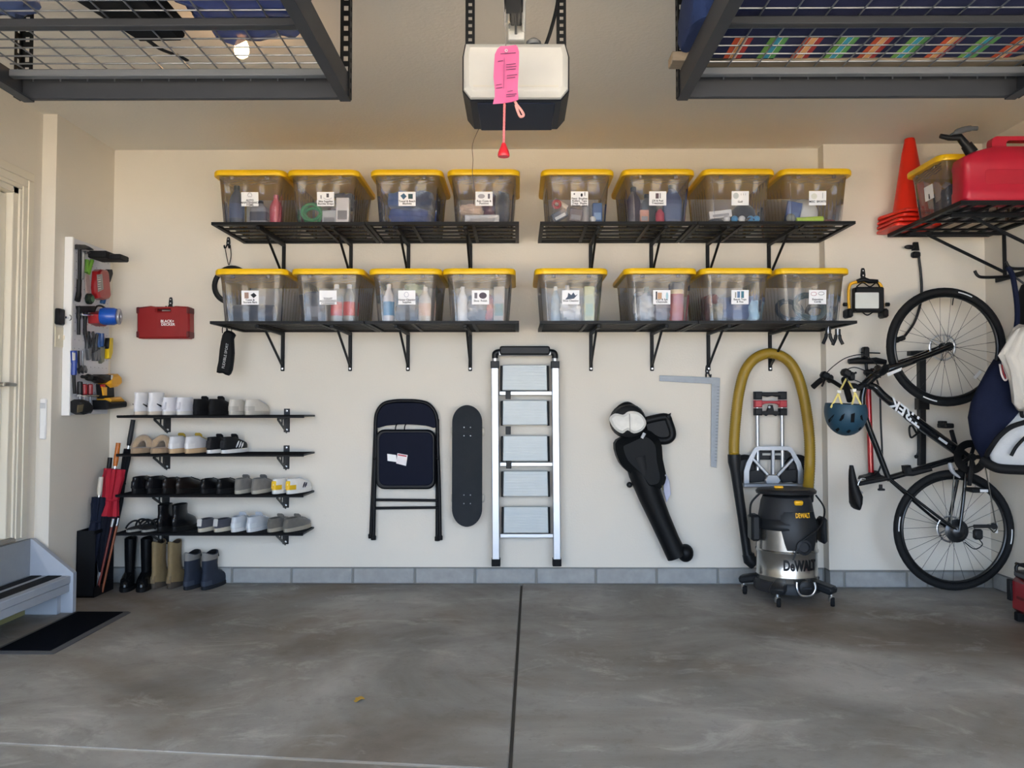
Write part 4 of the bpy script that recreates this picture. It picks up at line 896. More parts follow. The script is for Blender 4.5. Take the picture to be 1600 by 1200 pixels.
# ================================================================ skateboard
Z1, Z0 = wz(633, YB-0.1), wz(822, YB-0.1); XM = wx(730, YB-0.1, 730); hw = 0.5*(wx(753.5, YB-0.1)-wx(706.5, YB-0.1)); LN = Z1-Z0
t = thing('skateboard', 'dark skateboard with black grip tape standing upright on the wall', 'skateboard', (XM, YB-0.1, Z0))
def deck(d0, d1, ins):
    q = G(); rings = []; N = 44
    for i in range(N+1):
        u = -math.cos(PI*i/N); b = u*(LN/2-ins); e = max(0.0, abs(b)-(LN/2-hw*1.15))/(hw*1.15); w_ = (hw-ins)*math.sqrt(max(0.003, 1-min(1, e)**2))
        k = max(0, abs(b)-LN*0.33)/(LN*0.17); y = YB-0.088-0.035*k*k
        rings.append([Vector((XM+w_*x, y-d-0.006*(w_*x/hw)**2, (Z0+Z1)/2+b)) for x, d in ((-1, d0), (-0.5, d0), (0, d0), (0.5, d0), (1, d0), (1, d1), (0.5, d1), (0, d1), (-0.5, d1), (-1, d1))])
    q.loft(rings); return q
DK = part('deck', deck(0, 0.009, 0.001), M('#6d5a48', 0.6), t)
part('grip_tape', deck(0.0092, 0.0104, 0.0), M('#2f3338', 0.95, var=0.15, bump=0.8, bscale=500), t)
for zz in (Z0+LN*0.22, Z1-LN*0.22):
    q = G(); q.bb(XM-0.028, XM+0.028, YB-0.086, YB-0.06, zz-0.04, zz+0.04, 0.004); q.cyl((XM-0.095, YB-0.034, zz), (XM+0.095, YB-0.034, zz), 0.007); q.bb(XM-0.045, XM+0.045, YB-0.065, YB-0.030, zz-0.013, zz+0.013, 0.006); part('truck', q, STEEL, t)
    for s in (-1, 1): q = G(); q.lathe([(0.012, -0.016), (0.022, -0.016), (0.0265, -0.008), (0.0265, 0.008), (0.022, 0.016), (0.012, 0.016)], 16, (XM+s*0.088, YB-0.034, zz), (1, 0, 0)); part('wheel', q, M('#d7d2c4', 0.5), t)
    for a in (-1, 1):
        for b in (-1, 1): q = G(); q.lathe([(0, 0.0018), (0.003, 0.0015), (0.0042, 0)], 8, (XM+a*0.020, YB-0.098-0.0016, zz+b*0.026), (0, -1, 0)); part('bolt', q, M('#8a8d92', 0.3, 0.9), t)

# ================================================================ aluminium step ladder
YLd = YB-0.075; P = wp(YLd)
t = thing('step_ladder', 'folded aluminium step ladder with five ribbed treads leaning on the wall', 'ladder', P(821, 882))
RIB = M('#b3babb', 0.5, 0.25, var=0.05)
for (x0, x1), (b0, b1) in (((768, 779), (769.5, 781)), ((861.5, 872.5), (864, 875.5))):
    q = G(); q.px([(b0, 872), (b1, 872), (x1, 566), (x0, 566)], YLd+0.03, 0.060, 0.004); part('side_rail', q, ALU, t)
    q = G(); q.px([(b0-1, 882), (b1+1, 882), (b1+1, 871), (b0-1, 871)], YLd+0.034, 0.068, 0.004); part('foot', q, RUB, t)
    q = G(); q.px([(x0-1, 576), (x1+1, 576), (x1+1, 565), (x0-1, 565)], YLd+0.033, 0.066, 0.003); part('rail_clamp', q, BLK, t)
    q = G(); q.cyl(P((x0+x1)/2, 566, 0), P((x0+x1)/2, 553, 0), 0.018); part('upper_post', q, ALU, t)
q = utube([P(773.5, 560), P(773.8, 553), P(778, 550.5), P(790, 550)], 0.0195, 12); part('corner_joint', q, BLK, t)
q = utube([P(867, 560), P(866.7, 553), P(862, 550.5), P(850, 550)], 0.0195, 12); part('corner_joint', q, BLK, t)
q = G(); q.px([(779, 556.5), (861, 556.5), (861, 549), (779, 549)], YLd+0.02, 0.044, 0.006); part('top_bar', q, ALU, t)
q = G(); q.px(rrect(781, 541.5, 859, 555, 3, 2), YLd-0.005, 0.05, 0.008); part('tool_tray', q, BLK, t)
for y0, y1 in ((570.5, 610), (625.5, 664), (680.5, 720), (735.5, 775), (791, 832)):
    dx = (y0-570)/262*2.2
    q = G(); q.px([(785+dx, y1), (855+dx, y1), (854+dx, y0), (785.5+dx, y0)], YLd+0.012, 0.022, 0.003); tr = part('tread', q, RIB, t)
    for k in range(9):
        yy = y0+(y1-y0)*(k+0.5)/9; a = P(787.5+dx, yy, 0.0105); b = P(852.5+dx, yy, 0.0105); q = G(); q.bar(a, b, 0.002, 0.008, 0.0008, up=(0, 0, 1)); part('tread_rib', q, RIB, tr, smooth=0)
    q = G(); q.px([(782+dx, y1+1), (786+dx, y1+1), (786+dx, y0+1), (782+dx, y0+1)], YLd+0.02, 0.02); part('tread_side', q, BLK, tr)
    q = G(); q.px([(854.5+dx, y1+1), (858+dx, y1+1), (857.5+dx, y0+1), (854+dx, y0+1)], YLd+0.02, 0.02); part('tread_side', q, BLK, tr)
for y, sv in ((614.5, 1), (668.5, 0), (725, 1), (836, 1)):
    dx = (y-570)/262*2.2; q = G(); q.px([(780+dx*0.7, y+3.2), (863+dx, y+3.2), (863+dx, y-3.2), (780+dx*0.7, y-3.2)], YLd+0.026, 0.03, 0.003); part('crossbar', q, ALU, t) if sv else None
for x, y in ((794, 617.5), (794, 672.5), (795, 726)): q = G(); q.px([(x-4, y+6), (x+4, y+6), (x+4, y-6), (x-4, y-6)], YLd, 0.016, 0.003); part('clip', q, BLK, t)
for y in (600, 640, 700, 750, 812):
    dx = (y-570)/262*2.2; q = G(); q.px([(781.5+dx, y+12), (784+dx, y+12), (784+dx, y-12), (781.5+dx, y-12)], YLd+0.03, 0.012); part('rear_rail', q, M('#7f8285', 0.4, 0.7), t)

# ================================================================ framing square on its hook
def wall_hook(label, x, y, Y, group='small black wall hooks', s=1.0):
    t = thing('wall_hook', label, 'hook', W(x, y, Y), group=group); c = W(x, y, Y); k = s*0.001
    q = G(); q.layers([(c.x+a*k, c.z+b*k) for a, b in [(-9, -26), (9, -26), (13, -8), (10, 22), (6, 30), (-6, 30), (-10, 22), (-13, -8)]], lambda a, b, h: Vector((a, Y-h, b)), [(0, 0), (0, 0.004*s), (0.002, 0.007*s)]); part('plate', q, BLK, t)
    for d in (-1, 1):
        q = G(); q.tube(catmull([Vector((c.x+d*8*k, Y-0.005, c.z-18*k)), Vector((c.x+d*12*k, Y-0.012, c.z-38*k)), Vector((c.x+d*14*k, Y-0.030, c.z-44*k)), Vector((c.x+d*14*k, Y-0.040, c.z-30*k))], 4), 0.0042*s, 7); part('prong', q, BLK, t)
    for b in (16, -8): q = G(); q.lathe([(0, 0.003), (0.004, 0.002), (0.005, 0)], 8, (c.x, Y-0.007*s, c.z+b*k), (0, -1, 0)); part('screw', q, LBOLT, t)
    return t
wall_hook('black double hook holding the metal framing square', 1105, 578, YB-0.0005)
SQ = M('#8d9399', 0.5, 0.3, var=0.15, scale=40)
t = thing('framing_square', 'large silver L-shaped framing square hanging on a hook', 'square', W(1118, 730, YB-0.02))
q = G(); q.px([(1030, 595.5), (1111.5, 600), (1110.5, 729), (1119.5, 731), (1125, 591), (1120, 590), (1030.5, 586.5)], YB-0.014, 0.004, 0.0008); part('blade', q, SQ, t, smooth=0)
for k in range(24):
    y = 604+k*5; q = G(); q.px([(1120.5-k*0.17, y), (1124.3-k*0.18, y), (1124.3-k*0.18, y+0.9), (1120.5-k*0.17, y+0.9)], YB-0.0181, 0.0004, 0); part('graduation', q, M('#5b6066', 0.5), t, smooth=0)
# ================================================================ leaf blower
YV = YB-0.09; P = wp(YV)
t = thing('leaf_blower', 'black handheld leaf blower with long tube hanging slanted on the wall', 'leaf blower', P(1040, 876))
BB = M('#0d0e10', 0.5, spec=0.4)
q = G(); pts = [P(997, 712), P(1004, 740), P(1016, 775), P(1030, 808), P(1046, 844), P(1058, 869)]
q.tube(pts, [0.092, 0.086, 0.074, 0.066, 0.062, 0.064], 18); part('blower_tube', q, BB, t)
q = G(); q.px([(958, 692), (975, 680), (1005, 670), (1027, 688), (1031, 716), (1036, 745), (1026, 762), (1004, 764), (988, 744), (966, 722)], YV+0.07, 0.155, 0.045, n=3); bd = part('body', q, M('#0f1113', 0.55, spec=0.3), t)
q = G(); q.lathe([(0.0, 0.085), (0.06, 0.085), (0.098, 0.07), (0.107, 0.04), (0.107, -0.06), (0.09, -0.075)], 24, P(981, 658), (0, -1, 0)); part('fan_housing', q, BB, t)
q = G(); q.px([(952, 653), (961, 646), (973, 648), (981, 643), (993, 643), (1003, 649), (1009, 661), (1003, 672), (990, 677), (980, 672), (972, 677), (962, 672), (955, 663)], YV-0.070, 0.034, 0.014, n=3); part('white_cover', q, M('#dedcd5', 0.7, var=0.25, scale=18, bump=0.8, bscale=50), t)
q = utube([P(980, 646, 0.104), P(981, 673, 0.104)], 0.003, 6); part('cover_seam', q, M('#a5a299', 0.7), t)
q = utube([P(990, 638, 0.01), P(980, 633, 0.02), P(970, 637, 0.02), P(962, 646, 0.01)], 0.022); part('top_grip', q, BB, t)
q = utube([P(1002, 660), P(1020, 655), P(1040, 652), P(1045, 660), P(1050, 678), P(1044, 687), P(1030, 688), P(1022, 684)], 0.026, 12); q.px([(1004, 656), (1041, 652), (1047, 668), (1048, 682), (1040, 688), (1024, 690), (1012, 686)], YV+0.02, 0.035, 0.01); part('handle', q, BB, t)
q = G(); q.px([(1039, 650), (1048, 645), (1045, 658)], YV-0.01, 0.02); part('trigger_guard', q, BB, t)
q = utube([P(1000, 690, 0.075), P(1012, 720, 0.075), P(1027, 745, 0.06), P(1035, 765, 0.04)], 0.003, 6); part('seam', q, M('#6b6342', 0.6), t)
q = utube([P(1022, 690, 0.03), P(1030, 720, 0.03), P(1033, 738, 0.03)], 0.012); part('side_strap', q, M('#22242a', 0.6), t)
q = G(); q.lathe([(0.016, 0), (0.016, 0.02), (0.010, 0.026)], 12, P(1035, 742, 0.02), (0, -1, 0)); part('latch', q, STEEL, t)
q = G(); q.cyl(P(1000, 752), P(985, 757, 0.0), 0.009); q.ball(P(983.5, 757.5), 0.018); part('knob', q, BLK, t)
q = G(); q.ball(P(1071, 864, -0.0), (0.05, 0.055, 0.055)); part('nozzle_elbow', q, BB, t)
q = G(); q.tube([P(1004, 676, 0.078), P(1000, 684, 0.08)], 0.010, 8); part('switch', q, M('#c9cacc', 0.4), t)
q = G(); q.px([(1038, 735), (1046, 752), (1048, 772), (1041, 785), (1036, 765)], YV+0.03, 0.01); part('instruction_tag', q, M('#b9bcd2', 0.6), t)

# ================================================================ shop vacuum, its hose and wand
VY = 4.86; VX = wx(1229, VY, 850)
t = thing('shop_vacuum', 'stainless steel wet dry vacuum with black lid on caster base', 'vacuum', (VX, VY, 0))
SS = M('#b4b1ab', 0.24, 0.95, var=0.06, scale=3, stretch=(1, 1, 12)); VB = M('#1c1e21', 0.4); VB2 = M('#26282c', 0.5)
def L(prof, n=28, o=(0, 0, 0)): q = G(); q.lathe(prof, n, Vector((VX, VY, 0))+Vector(o)); return q
zz = lambda py: wz(py, VY-0.15)
zr0, zr1 = zz(914), zz(828)
dr = part('drum', L([(0.165, zr0-0.02), (0.170, zr0), (0.170, zr0+0.03), (0.174, zr0+0.036), (0.174, zr0+0.044), (0.170, zr0+0.05), (0.170, zr0+0.165), (0.175, zr0+0.172), (0.175, zr0+0.18), (0.170, zr0+0.186), (0.168, zr1)]), SS, t)
part('lid_skirt', L([(0.174, zr1-0.006), (0.178, zr1), (0.176, zr1+0.03), (0.160, zr1+0.055)]), VB, t)
hd = part('motor_head', L([(0.160, zr1+0.05), (0.150, zr1+0.10), (0.142, zr1+0.15), (0.132, zr1+0.175), (0.09, zr1+0.185)]), VB2, t)
q = G(); q.loft([[Vector((VX+0.17*math.cos(a)*k, VY+0.13*math.sin(a)*k, z)) for a in [2*PI*i/28 for i in range(28)]] for k, z in ((0.82, zr1+0.185), (1.0, zr1+0.192), (1.02, zr1+0.207), (0.95, zr1+0.218), (0.6, zr1+0.226))]); part('carry_handle', q, VB, t)
# front hopper shield hanging over the drum
q = G(); rg = []
for z, a0, a1, r in ((zr1+0.10, -0.62, 0.62, 0.158), (zr1+0.02, -0.6, 0.6, 0.183), (zr1-0.08, -0.46, 0.5, 0.184), (zr0+0.195, -0.40, 0.46, 0.181)):
    ro = [Vector((VX+0.02+r*math.sin(a0+(a1-a0)*i/12), VY-r*math.cos(a0+(a1-a0)*i/12), z)) for i in range(13)]
    ri = [Vector((VX+0.02+(r-0.02)*math.sin(a0+(a1-a0)*i/12), VY-(r-0.02)*math.cos(a0+(a1-a0)*i/12), z)) for i in range(12, -1, -1)]
    rg.append(ro+ri)
q.loft(rg); sh = part('front_shield', q, VB, t)
q = G(); q.lathe([(0.042, 0), (0.042, 0.02), (0.030, 0.026), (0.026, 0.012), (0, 0.012)], 18, (VX+0.035, VY-0.180, zz(853)), (0, -1, 0)); part('hose_port', q, VB2, t)
for s, dz in ((-1, 0), (1, -0.015)):
    q = G(); q.box((VX+s*0.195, VY-0.03, zr1+0.0+dz), (0.055 if s < 0 else 0.035, 0.10, 0.15), 0.014); part('side_latch', q, VB, t)
q = G(); q.box((VX+0.025, VY-0.140, zr1+0.150), (0.05, 0.02, 0.028), 0.006, Matrix.Rotation(0.5, 3, 'X')); part('power_switch', q, YEL, t)
q = G(); q.box((VX-0.06, VY-0.06, zr1+0.232), (0.05, 0.022, 0.014), 0.004); part('yellow_catch', q, YEL, t)
q = utube([(VX-0.165, VY-0.06, zr1+0.20), (VX-0.215, VY-0.05, zr1+0.14), (VX-0.22, VY-0.04, zr1+0.06)], 0.006, 8); part('cable_loop', q, BLK, t)
q = utube([(VX+0.14, VY-0.09, zr1+0.19), (VX+0.185, VY-0.10, zr1+0.11), (VX+0.13, VY-0.17, zr1+0.02), (VX+0.02, VY-0.195, zr1-0.06), (VX-0.03, VY-0.20, zr0+0.15)], 0.005, 8); part('power_cord', q, BLK, t)
for txt, sz, mt, R_, z_, off, wd, par in (('DEWALT', 0.036, M('#f0b41c', 0.5), 0.1655, zr1+0.082, 0.022, 0.085, sh), ('DeWALT', 0.078, M('#0e0e10', 0.5), 0.1712, zr0+0.108, 0.030, 0.205, dr)):
    o = text('lettering', txt, sz, mt, par, Matrix.Identity(4), bold=0.001 if sz < 0.05 else 0.003, width=wd)
    for v in o.data.vertices:
        a = (v.co.x+off)/R_; r_ = R_+v.co.z+0.0012-(v.co.y*0.31 if R_ < 0.17 else 0); v.co = Vector((VX+(0.02 if R_ < 0.17 else 0)+r_*math.sin(a), VY-r_*math.cos(a), z_+v.co.y))
# base and casters
q = G(); q.lathe([(0.16, 0.062), (0.185, 0.062), (0.188, 0.10), (0.176, zr0+0.01), (0.16, zr0+0.01)], 28, (VX, VY, 0)); ba = part('base_ring', q, VB2, t)
for s, (dx, dy, a) in enumerate(((-0.115, -0.19, 0), (0.19, -0.17, 0), (-0.215, 0.13, 0), (0.20, 0.16, 0))):
    q = G(); q.bar((VX+dx*0.55, VY+dy*0.55, 0.115), (VX+dx*1.08, VY+dy*1.08, 0.085), 0.085, 0.045, 0.012); part('caster_arm', q, VB, t)
    q = G(); q.cyl((VX+dx, VY+dy, 0.05), (VX+dx, VY+dy, 0.085), 0.009); q.box((VX+dx, VY+dy-0.004, 0.040), (0.030, 0.03, 0.035), 0.006); cs = part('caster_fork', q, STEEL, t)
    q = G(); q.lathe([(0.010, -0.011), (0.024, -0.011), (0.027, -0.006), (0.027, 0.006), (0.024, 0.011), (0.010, 0.011)], 16, (VX+dx+0.004, VY+dy-0.01, 0.0275), (1, -0.4, 0)); part('caster_wheel', q, RUB, cs)
q = G(); q.lathe([(0.040, 0), (0.040, 0.015), (0.030, 0.02), (0.0, 0.02)], 18, (VX+0.045, VY-0.183, 0.105), (0, -1, 0)); dk = part('drain_cap', q, BLK, t)
q = G(); q.bar((VX+0.02, VY-0.206, 0.105), (VX+0.07, VY-0.206, 0.105), 0.010, 0.012, 0.003); part('drain_grip', q, VB2, dk)
q = utube([(VX-0.005, VY-0.187, 0.135), (VX-0.006, VY-0.195, 0.10), (VX+0.015, VY-0.195, 0.065), (VX+0.07, VY-0.195, 0.065), (VX+0.095, VY-0.195, 0.10), (VX+0.092, VY-0.187, 0.135)], 0.006, 8); part('drain_frame', q, STEEL, t)
# hose
YHs = 5.10; P = wp(YHs)
t = thing('vacuum_hose', 'olive yellow vacuum hose looped over a shelf bracket with black wand', 'hose', P(1200, 560))
HOS = M('#95781e', 0.5, var=0.15, scale=40)
cl = catmull([W(1262, 772, 5.02), P(1265, 730), P(1265, 690), P(1261, 650), P(1254, 612), P(1243, 580), P(1227, 560), P(1203, 552), P(1180, 560), P(1164, 580), P(1155, 612), P(1150, 650), P(1147, 690), P(1147, 714)], 22)
q = G(); q.tube(cl, [0.0335 if i % 2 else 0.0300 for i in range(len(cl))], 12); part('hose', q, HOS, t, smooth=80)
q = G(); q.tube([P(1147, 710), P(1147.5, 722), P(1149, 735), P(1160, 810), P(1167, 862), P(1170, 872)], [0.039, 0.039, 0.031, 0.028, 0.027, 0.034], 14); part('wand', q, VB, t)
q = G(); q.tube([P(1169, 866), P(1171, 874), P(1179, 880)], [0.036, 0.040, 0.042], 12); part('nozzle', q, VB, t)
q = G(); q.tube([W(1262, 768, 5.02), W(1261, 782, 4.99)], [0.037, 0.037], 12); part('hose_collar', q, VB, t)

# ================================================================ folding hand truck
YT = YB-0.055; P = wp(YT)
t = thing('hand_truck', 'folded aluminium hand truck with red and black handle on the wall', 'hand truck', P(1206, 760))
TA = M('#9ea1a6', 0.38, 0.75, var=0.10); TB = M('#1c1d20', 0.5)
for x, b in ((1183, 1184), (1221.5, 1222.5)):
    q = G(); q.cyl(P(x, 625), P(b, 735), 0.0125, n=12); part('pole', q, ALU, t)
    q = G(); q.px([(x-6, 624), (x+6, 624), (x+6, 612), (x-6, 612)], YT+0.014, 0.032, 0.006); part('handle_corner', q, TB, t)
    q = G(); q.px([(x-6, 649), (x+6, 649), (x+6, 638), (x-6, 638)], YT+0.016, 0.036, 0.006); part('collar', q, TB, t)
    q = G(); q.px([(x-6, 636.5), (x+6, 636.5), (x+6, 625.5), (x-6, 625.5)], YT+0.015, 0.034, 0.005); part('collar', q, M('#b0343c', 0.45), t)
q = G(); q.px([(1184, 613), (1220, 613), (1220, 619), (1212, 620), (1205, 618.5), (1198, 620), (1190, 618.5), (1184, 620)], YT+0.012, 0.028, 0.006); part('grip', q, TB, t)
q = G(); q.px([(1186, 626.5), (1219, 626.5), (1219, 635), (1212, 631), (1203, 630), (1193, 631), (1186, 635)], YT+0.012, 0.026, 0.004); part('red_brace', q, M('#b0343c', 0.45), t)
q = G(); q.px([(1197, 642), (1200, 633), (1206, 633), (1208, 642), (1222, 643), (1222, 648), (1214, 648), (1211, 650), (1207, 648), (1199, 648), (1196, 650), (1193, 648), (1183, 648), (1183, 643)], YT+0.010, 0.024, 0.004); part('lower_brace', q, TB, t)
q = G(); q.lathe([(0, 0.004), (0.007, 0.003), (0.008, 0)], 10, P(1201, 636, 0.015), (0, -1, 0)); part('release_button', q, M('#d8d8d8', 0.4), t)
for s, x in ((-1, 1166), (1, 1246)):
    q = G(); q.torus(P(x+s*1.5, 733, -0.012), 0.072, 0.018, (0, 1, 0), 24, 8); part('wheel', q, RUB, t)
    q = G(); q.lathe([(0.0, 0.014), (0.06, 0.010), (0.062, -0.010), (0.0, -0.014)], 18, P(x+s*1.5, 733, -0.012), (0, -1, 0)); part('wheel_disc', q, TB, t)
out_ = [(1160, 760), (1160, 735), (1164, 722), (1176, 700), (1181, 697), (1230, 697), (1235, 700), (1248, 722), (1252, 735), (1252, 760)]
inn_ = [(1168, 755), (1168, 736), (1171, 725), (1179, 707), (1184, 703), (1227, 703), (1232, 707), (1241, 725), (1244, 736), (1244, 755)]
fr = G(); o2 = [(P(a, b).x, P(a, b).z) for a, b in out_]; i2 = [(P(a, b).x, P(a, b).z) for a, b in inn_]
fr.frame(o2, i2, lambda a, b, h: Vector((a, YT-0.016-h, b)), 0.022); part('toe_plate_frame', fr, TA, t)
q = G(); q.px([(1160, 761), (1252, 761), (1252, 755), (1160, 755)], YT-0.016, 0.026, 0.004); part('toe_plate_lip', q, TA, t)
for a, b, w in (((1174, 716), (1200, 744), 0.020), ((1237, 716), (1211, 744), 0.020), ((1205.5, 702), (1205.5, 742), 0.022), ((1198, 757), (1205, 742), 0.016), ((1214, 757), (1206, 742), 0.016)):
    q = G(); q.bar(P(a[0], a[1], 0.026), P(b[0], b[1], 0.026), w, 0.018, 0.004, up=(0, 1, 0)); part('spoke', q, TA, t)
q = G(); q.px([(1198, 741), (1213, 741), (1219, 750), (1215, 756), (1196, 756), (1193, 750)], YT-0.016, 0.026, 0.006); part('hub_web', q, TA, t)
for x0, x1 in ((1169, 1194), (1218, 1243)):
    q = G(); q.px([(x0, 735), (x1, 732), (x1, 752), (x0+3, 754), (x0, 748)], YT+0.012, 0.018, 0.004); part('wheel_guard', q, TB, t)
q = G(); q.px([(1178, 710), (1186, 704), (1226, 704), (1235, 710), (1229, 718), (1184, 718)], YT+0.012, 0.016, 0.004); part('crosspiece', q, TB, t)
q = G(); q.px([(1191, 708), (1220, 708), (1220, 711.5), (1191, 711.5)], YT-0.005, 0.004); part('slot', q, M('#b9b6ae', 0.6), t)

# ================================================================ bicycle, hung front wheel up beside the wall
YK = 4.86; P = wp(YK)
bk = thing('bicycle', 'black mountain bicycle with white down tube lettering hung upright on the wall', 'bicycle', P(1490, 916))
PA = M('#121315', 0.22, coat=0.6); CAR = M('#17181a', 0.45)
TYRE = M('#17181a', 0.75, bump=0.5, bscale=140)
def wheel(nm, cx, cy, R, yo, rot):
    c = P(cx, cy, yo)
    q = G(); q.torus(c, R-0.0215, 0.0215, (0, 1, 0), 56, 10); w = part(nm, q, TYRE, bk)
    q = G(); q.torus(c, R-0.048, 0.009, (0, 1, 0), 56, 8, 1.3); part('rim', q, M('#1c1d1f', 0.3, 0.4), w)
    q = G(); q.cyl(c+Vector((0, -0.045, 0)), c+Vector((0, 0.045, 0)), 0.016); q.lathe([(0.026, 0), (0.026, 0.004)], 16, c+Vector((0, -0.034, 0)), (0, -1, 0)); q.lathe([(0.026, 0), (0.026, 0.004)], 16, c+Vector((0, 0.034, 0)), (0, 1, 0)); part('hub', q, CAR, w)
    n = 28; g0 = G(); g0.cyl((0.022, 0, 0), (R-0.05, 0, 0), 0.0011, n=5); me = mesh_of(g0, 'spoke', M('#2a2b2d', 0.3, 0.6))
    for k in range(n):
        a = 2*PI*k/n+rot; s = 1 if k % 2 else -1; off = (0.55 if (k//2) % 2 else -0.55)
        p = c+Vector((math.cos(a+off)*0.024, s*0.032, math.sin(a+off)*0.024)); e = c+Vector((math.cos(a)*(R-0.052), 0, math.sin(a)*(R-0.052)))
        d = (e-p); o = bpy.data.objects.new('spoke', me); COL.objects.link(o); o.parent = w
        o.matrix_local = Matrix.Translation(p) @ Vector((1, 0, 0)).rotation_difference(d).to_matrix().to_4x4() @ Matrix.Diagonal((d.length/(R-0.072), 1, 1, 1)) @ Matrix.Translation((-0.022, 0, 0))
    q = G(); q.torus(c+Vector((0, 0.036, 0)) if nm == 'front_wheel' else c+Vector((0, 0.036, 0)), 0.074, 0.006, (0, 1, 0), 32, 6, 0.25)
    for k in range(6): a = 2*PI*k/6; q.bar(c+Vector((0.02*math.cos(a), 0.036, 0.02*math.sin(a))), c+Vector((0.07*math.cos(a+0.4), 0.036, 0.07*math.sin(a+0.4))), 0.006, 0.002, up=(0, 1, 0))
    part('disc_rotor', q, STEEL, w)
    for k in range(2):
        a0 = (1.1 if nm == 'front_wheel' else 2.9)+PI*k; q = G()
        rg = [[c+Vector((r*math.cos(a0+0.26*i/8), -0.0205 if r < R-0.014 else -0.017, r*math.sin(a0+0.26*i/8))) for i in range(9)] for r in (R-0.026, R-0.019)]
        q.v = [Vector(x) for x in rg[0]+rg[1]]; q.f = [(i, i+1, 10+i, 9+i) for i in range(8)]; part('tyre_lettering', q, M('#d9dadb', 0.6), w)
    q = G(); q.cyl(c+Vector((math.cos(rot+1.3)*(R-0.058), 0, math.sin(rot+1.3)*(R-0.058))), c+Vector((math.cos(rot+1.3)*(R-0.10), 0, math.sin(rot+1.3)*(R-0.10))), 0.0035, n=6); part('valve', q, BLK, w)
    q = G(); a = -0.75 if nm == 'front_wheel' else 0.05; q.bar(c+Vector((math.cos(a-0.12)*0.24, -0.012, math.sin(a-0.12)*0.24)), c+Vector((math.cos(a+0.12)*0.24, -0.012, math.sin(a+0.12)*0.24)), 0.018, 0.006, 0.002, up=(0, 1, 0)); part('reflector', q, M('#dfe0e0', 0.3), w)
    return w
RW = 0.347
fw_ = wheel('front_wheel', 1478, 542, RW, 0, 0.1); rw_ = wheel('rear_wheel', 1490, 828, RW, 0, 0.2)
T = lambda pts, r, nm, m=PA, sub=6: part(nm, utube(pts, r, 12, sub), m, bk)
BBx = (1507, 713)
dt = T([P(1356, 602), P(1368, 606), P(1382, 620), P(1420, 650), P(1465, 683), P(1505, 711)], [0.021]*6+[0.024]*12+[0.029]*13, 'down_tube')
T([P(1350, 606), P(1347, 630), P(1356, 664), P(1372, 705), P(1388, 747)], 0.0165, 'top_tube')
T([P(1507, 713), P(1470, 723), P(1420, 738), P(1386, 748)], 0.018, 'seat_tube')
for s in (-1, 1):
    T([P(1388, 747, s*0.016), P(1420, 774, s*0.03), P(1462, 808, s*0.055), P(1490, 828, s*0.06)], 0.0085, 'seat_stay')
    T([P(1507, 713, s*0.02), P(1502, 750, s*0.04), P(1496, 790, s*0.055), P(1490, 828, s*0.06)], 0.010, 'chain_stay')
    T([P(1380, 579, s*0.045), P(1400, 571.5, s*0.055), P(1440, 557, s*0.058), P(1478, 542, s*0.058)], [0.020]*10+[0.016]*9, 'fork_leg')
T([P(1378, 574, 0.06), P(1377, 581, 0.02), P(1377, 581, -0.02), P(1378, 574, -0.06)], 0.021, 'fork_crown', CAR)
T([P(1378, 580), P(1366, 588), P(1352, 600)], 0.024, 'head_tube')
T([P(1356, 597), P(1345, 604), P(1340, 607)], 0.019, 'steerer_spacers', CAR)
T([P(1341, 607), P(1334, 603), P(1326, 604)], 0.018, 'stem', CAR)
PD = lambda x, y, d=0.0: W(x, y, YK-d)
# bar: swept, one end towards the wall, one towards the viewer
T([PD(1288, 589, -0.22), PD(1303, 597, -0.12), PD(1318, 606, -0.04), PD(1326, 606, 0.02), PD(1324, 598, 0.10), PD(1318, 592, 0.18)], 0.0125, 'handlebar', CAR)
T([PD(1290, 590, -0.21), PD(1280, 596, -0.24), PD(1270, 605, -0.27)], 0.017, 'grip', RUB)
T([PD(1319, 593, 0.17), PD(1323, 608, 0.24), PD(1328, 626, 0.30)], 0.017, 'grip', RUB)
for (x, y, d), (lx, ly) in (((1289, 587, -0.19), (1284, 604)), ((1322, 583, 0.16), (1338, 582))):
    q = G(); q.box(PD(x, y, d), (0.055, 0.05, 0.045), 0.012, Matrix.Rotation(0.5, 3, 'Y')); q.box(PD(x+8, y+5, d), (0.035, 0.04, 0.05), 0.01); part('shifter', q, CAR, bk)
    T([PD(x, y+2, d), PD((x+lx)/2, (y+ly)/2+3, d+0.02), PD(lx, ly, d+0.02)], 0.006, 'brake_lever', CAR)
for pts in ([PD(1290, 584, -0.18), PD(1305, 570, -0.1), PD(1325, 558, -0.03), PD(1352, 555, 0.02), PD(1372, 572, 0.03)], [PD(1318, 580, 0.14), PD(1335, 574, 0.1), PD(1358, 582, 0.06), PD(1376, 590, 0.03)], [PD(1325, 590, 0.12), PD(1345, 598, 0.06), PD(1362, 608, 0.04)]):
    T(pts, 0.0028, 'brake_cable', BLK)
q = G(); q.px([(1387, 588), (1408, 579), (1409, 574), (1386, 583)], YK-0.078, 0.002, 0); part('fork_sticker', q, M('#d7d8da', 0.4), bk)
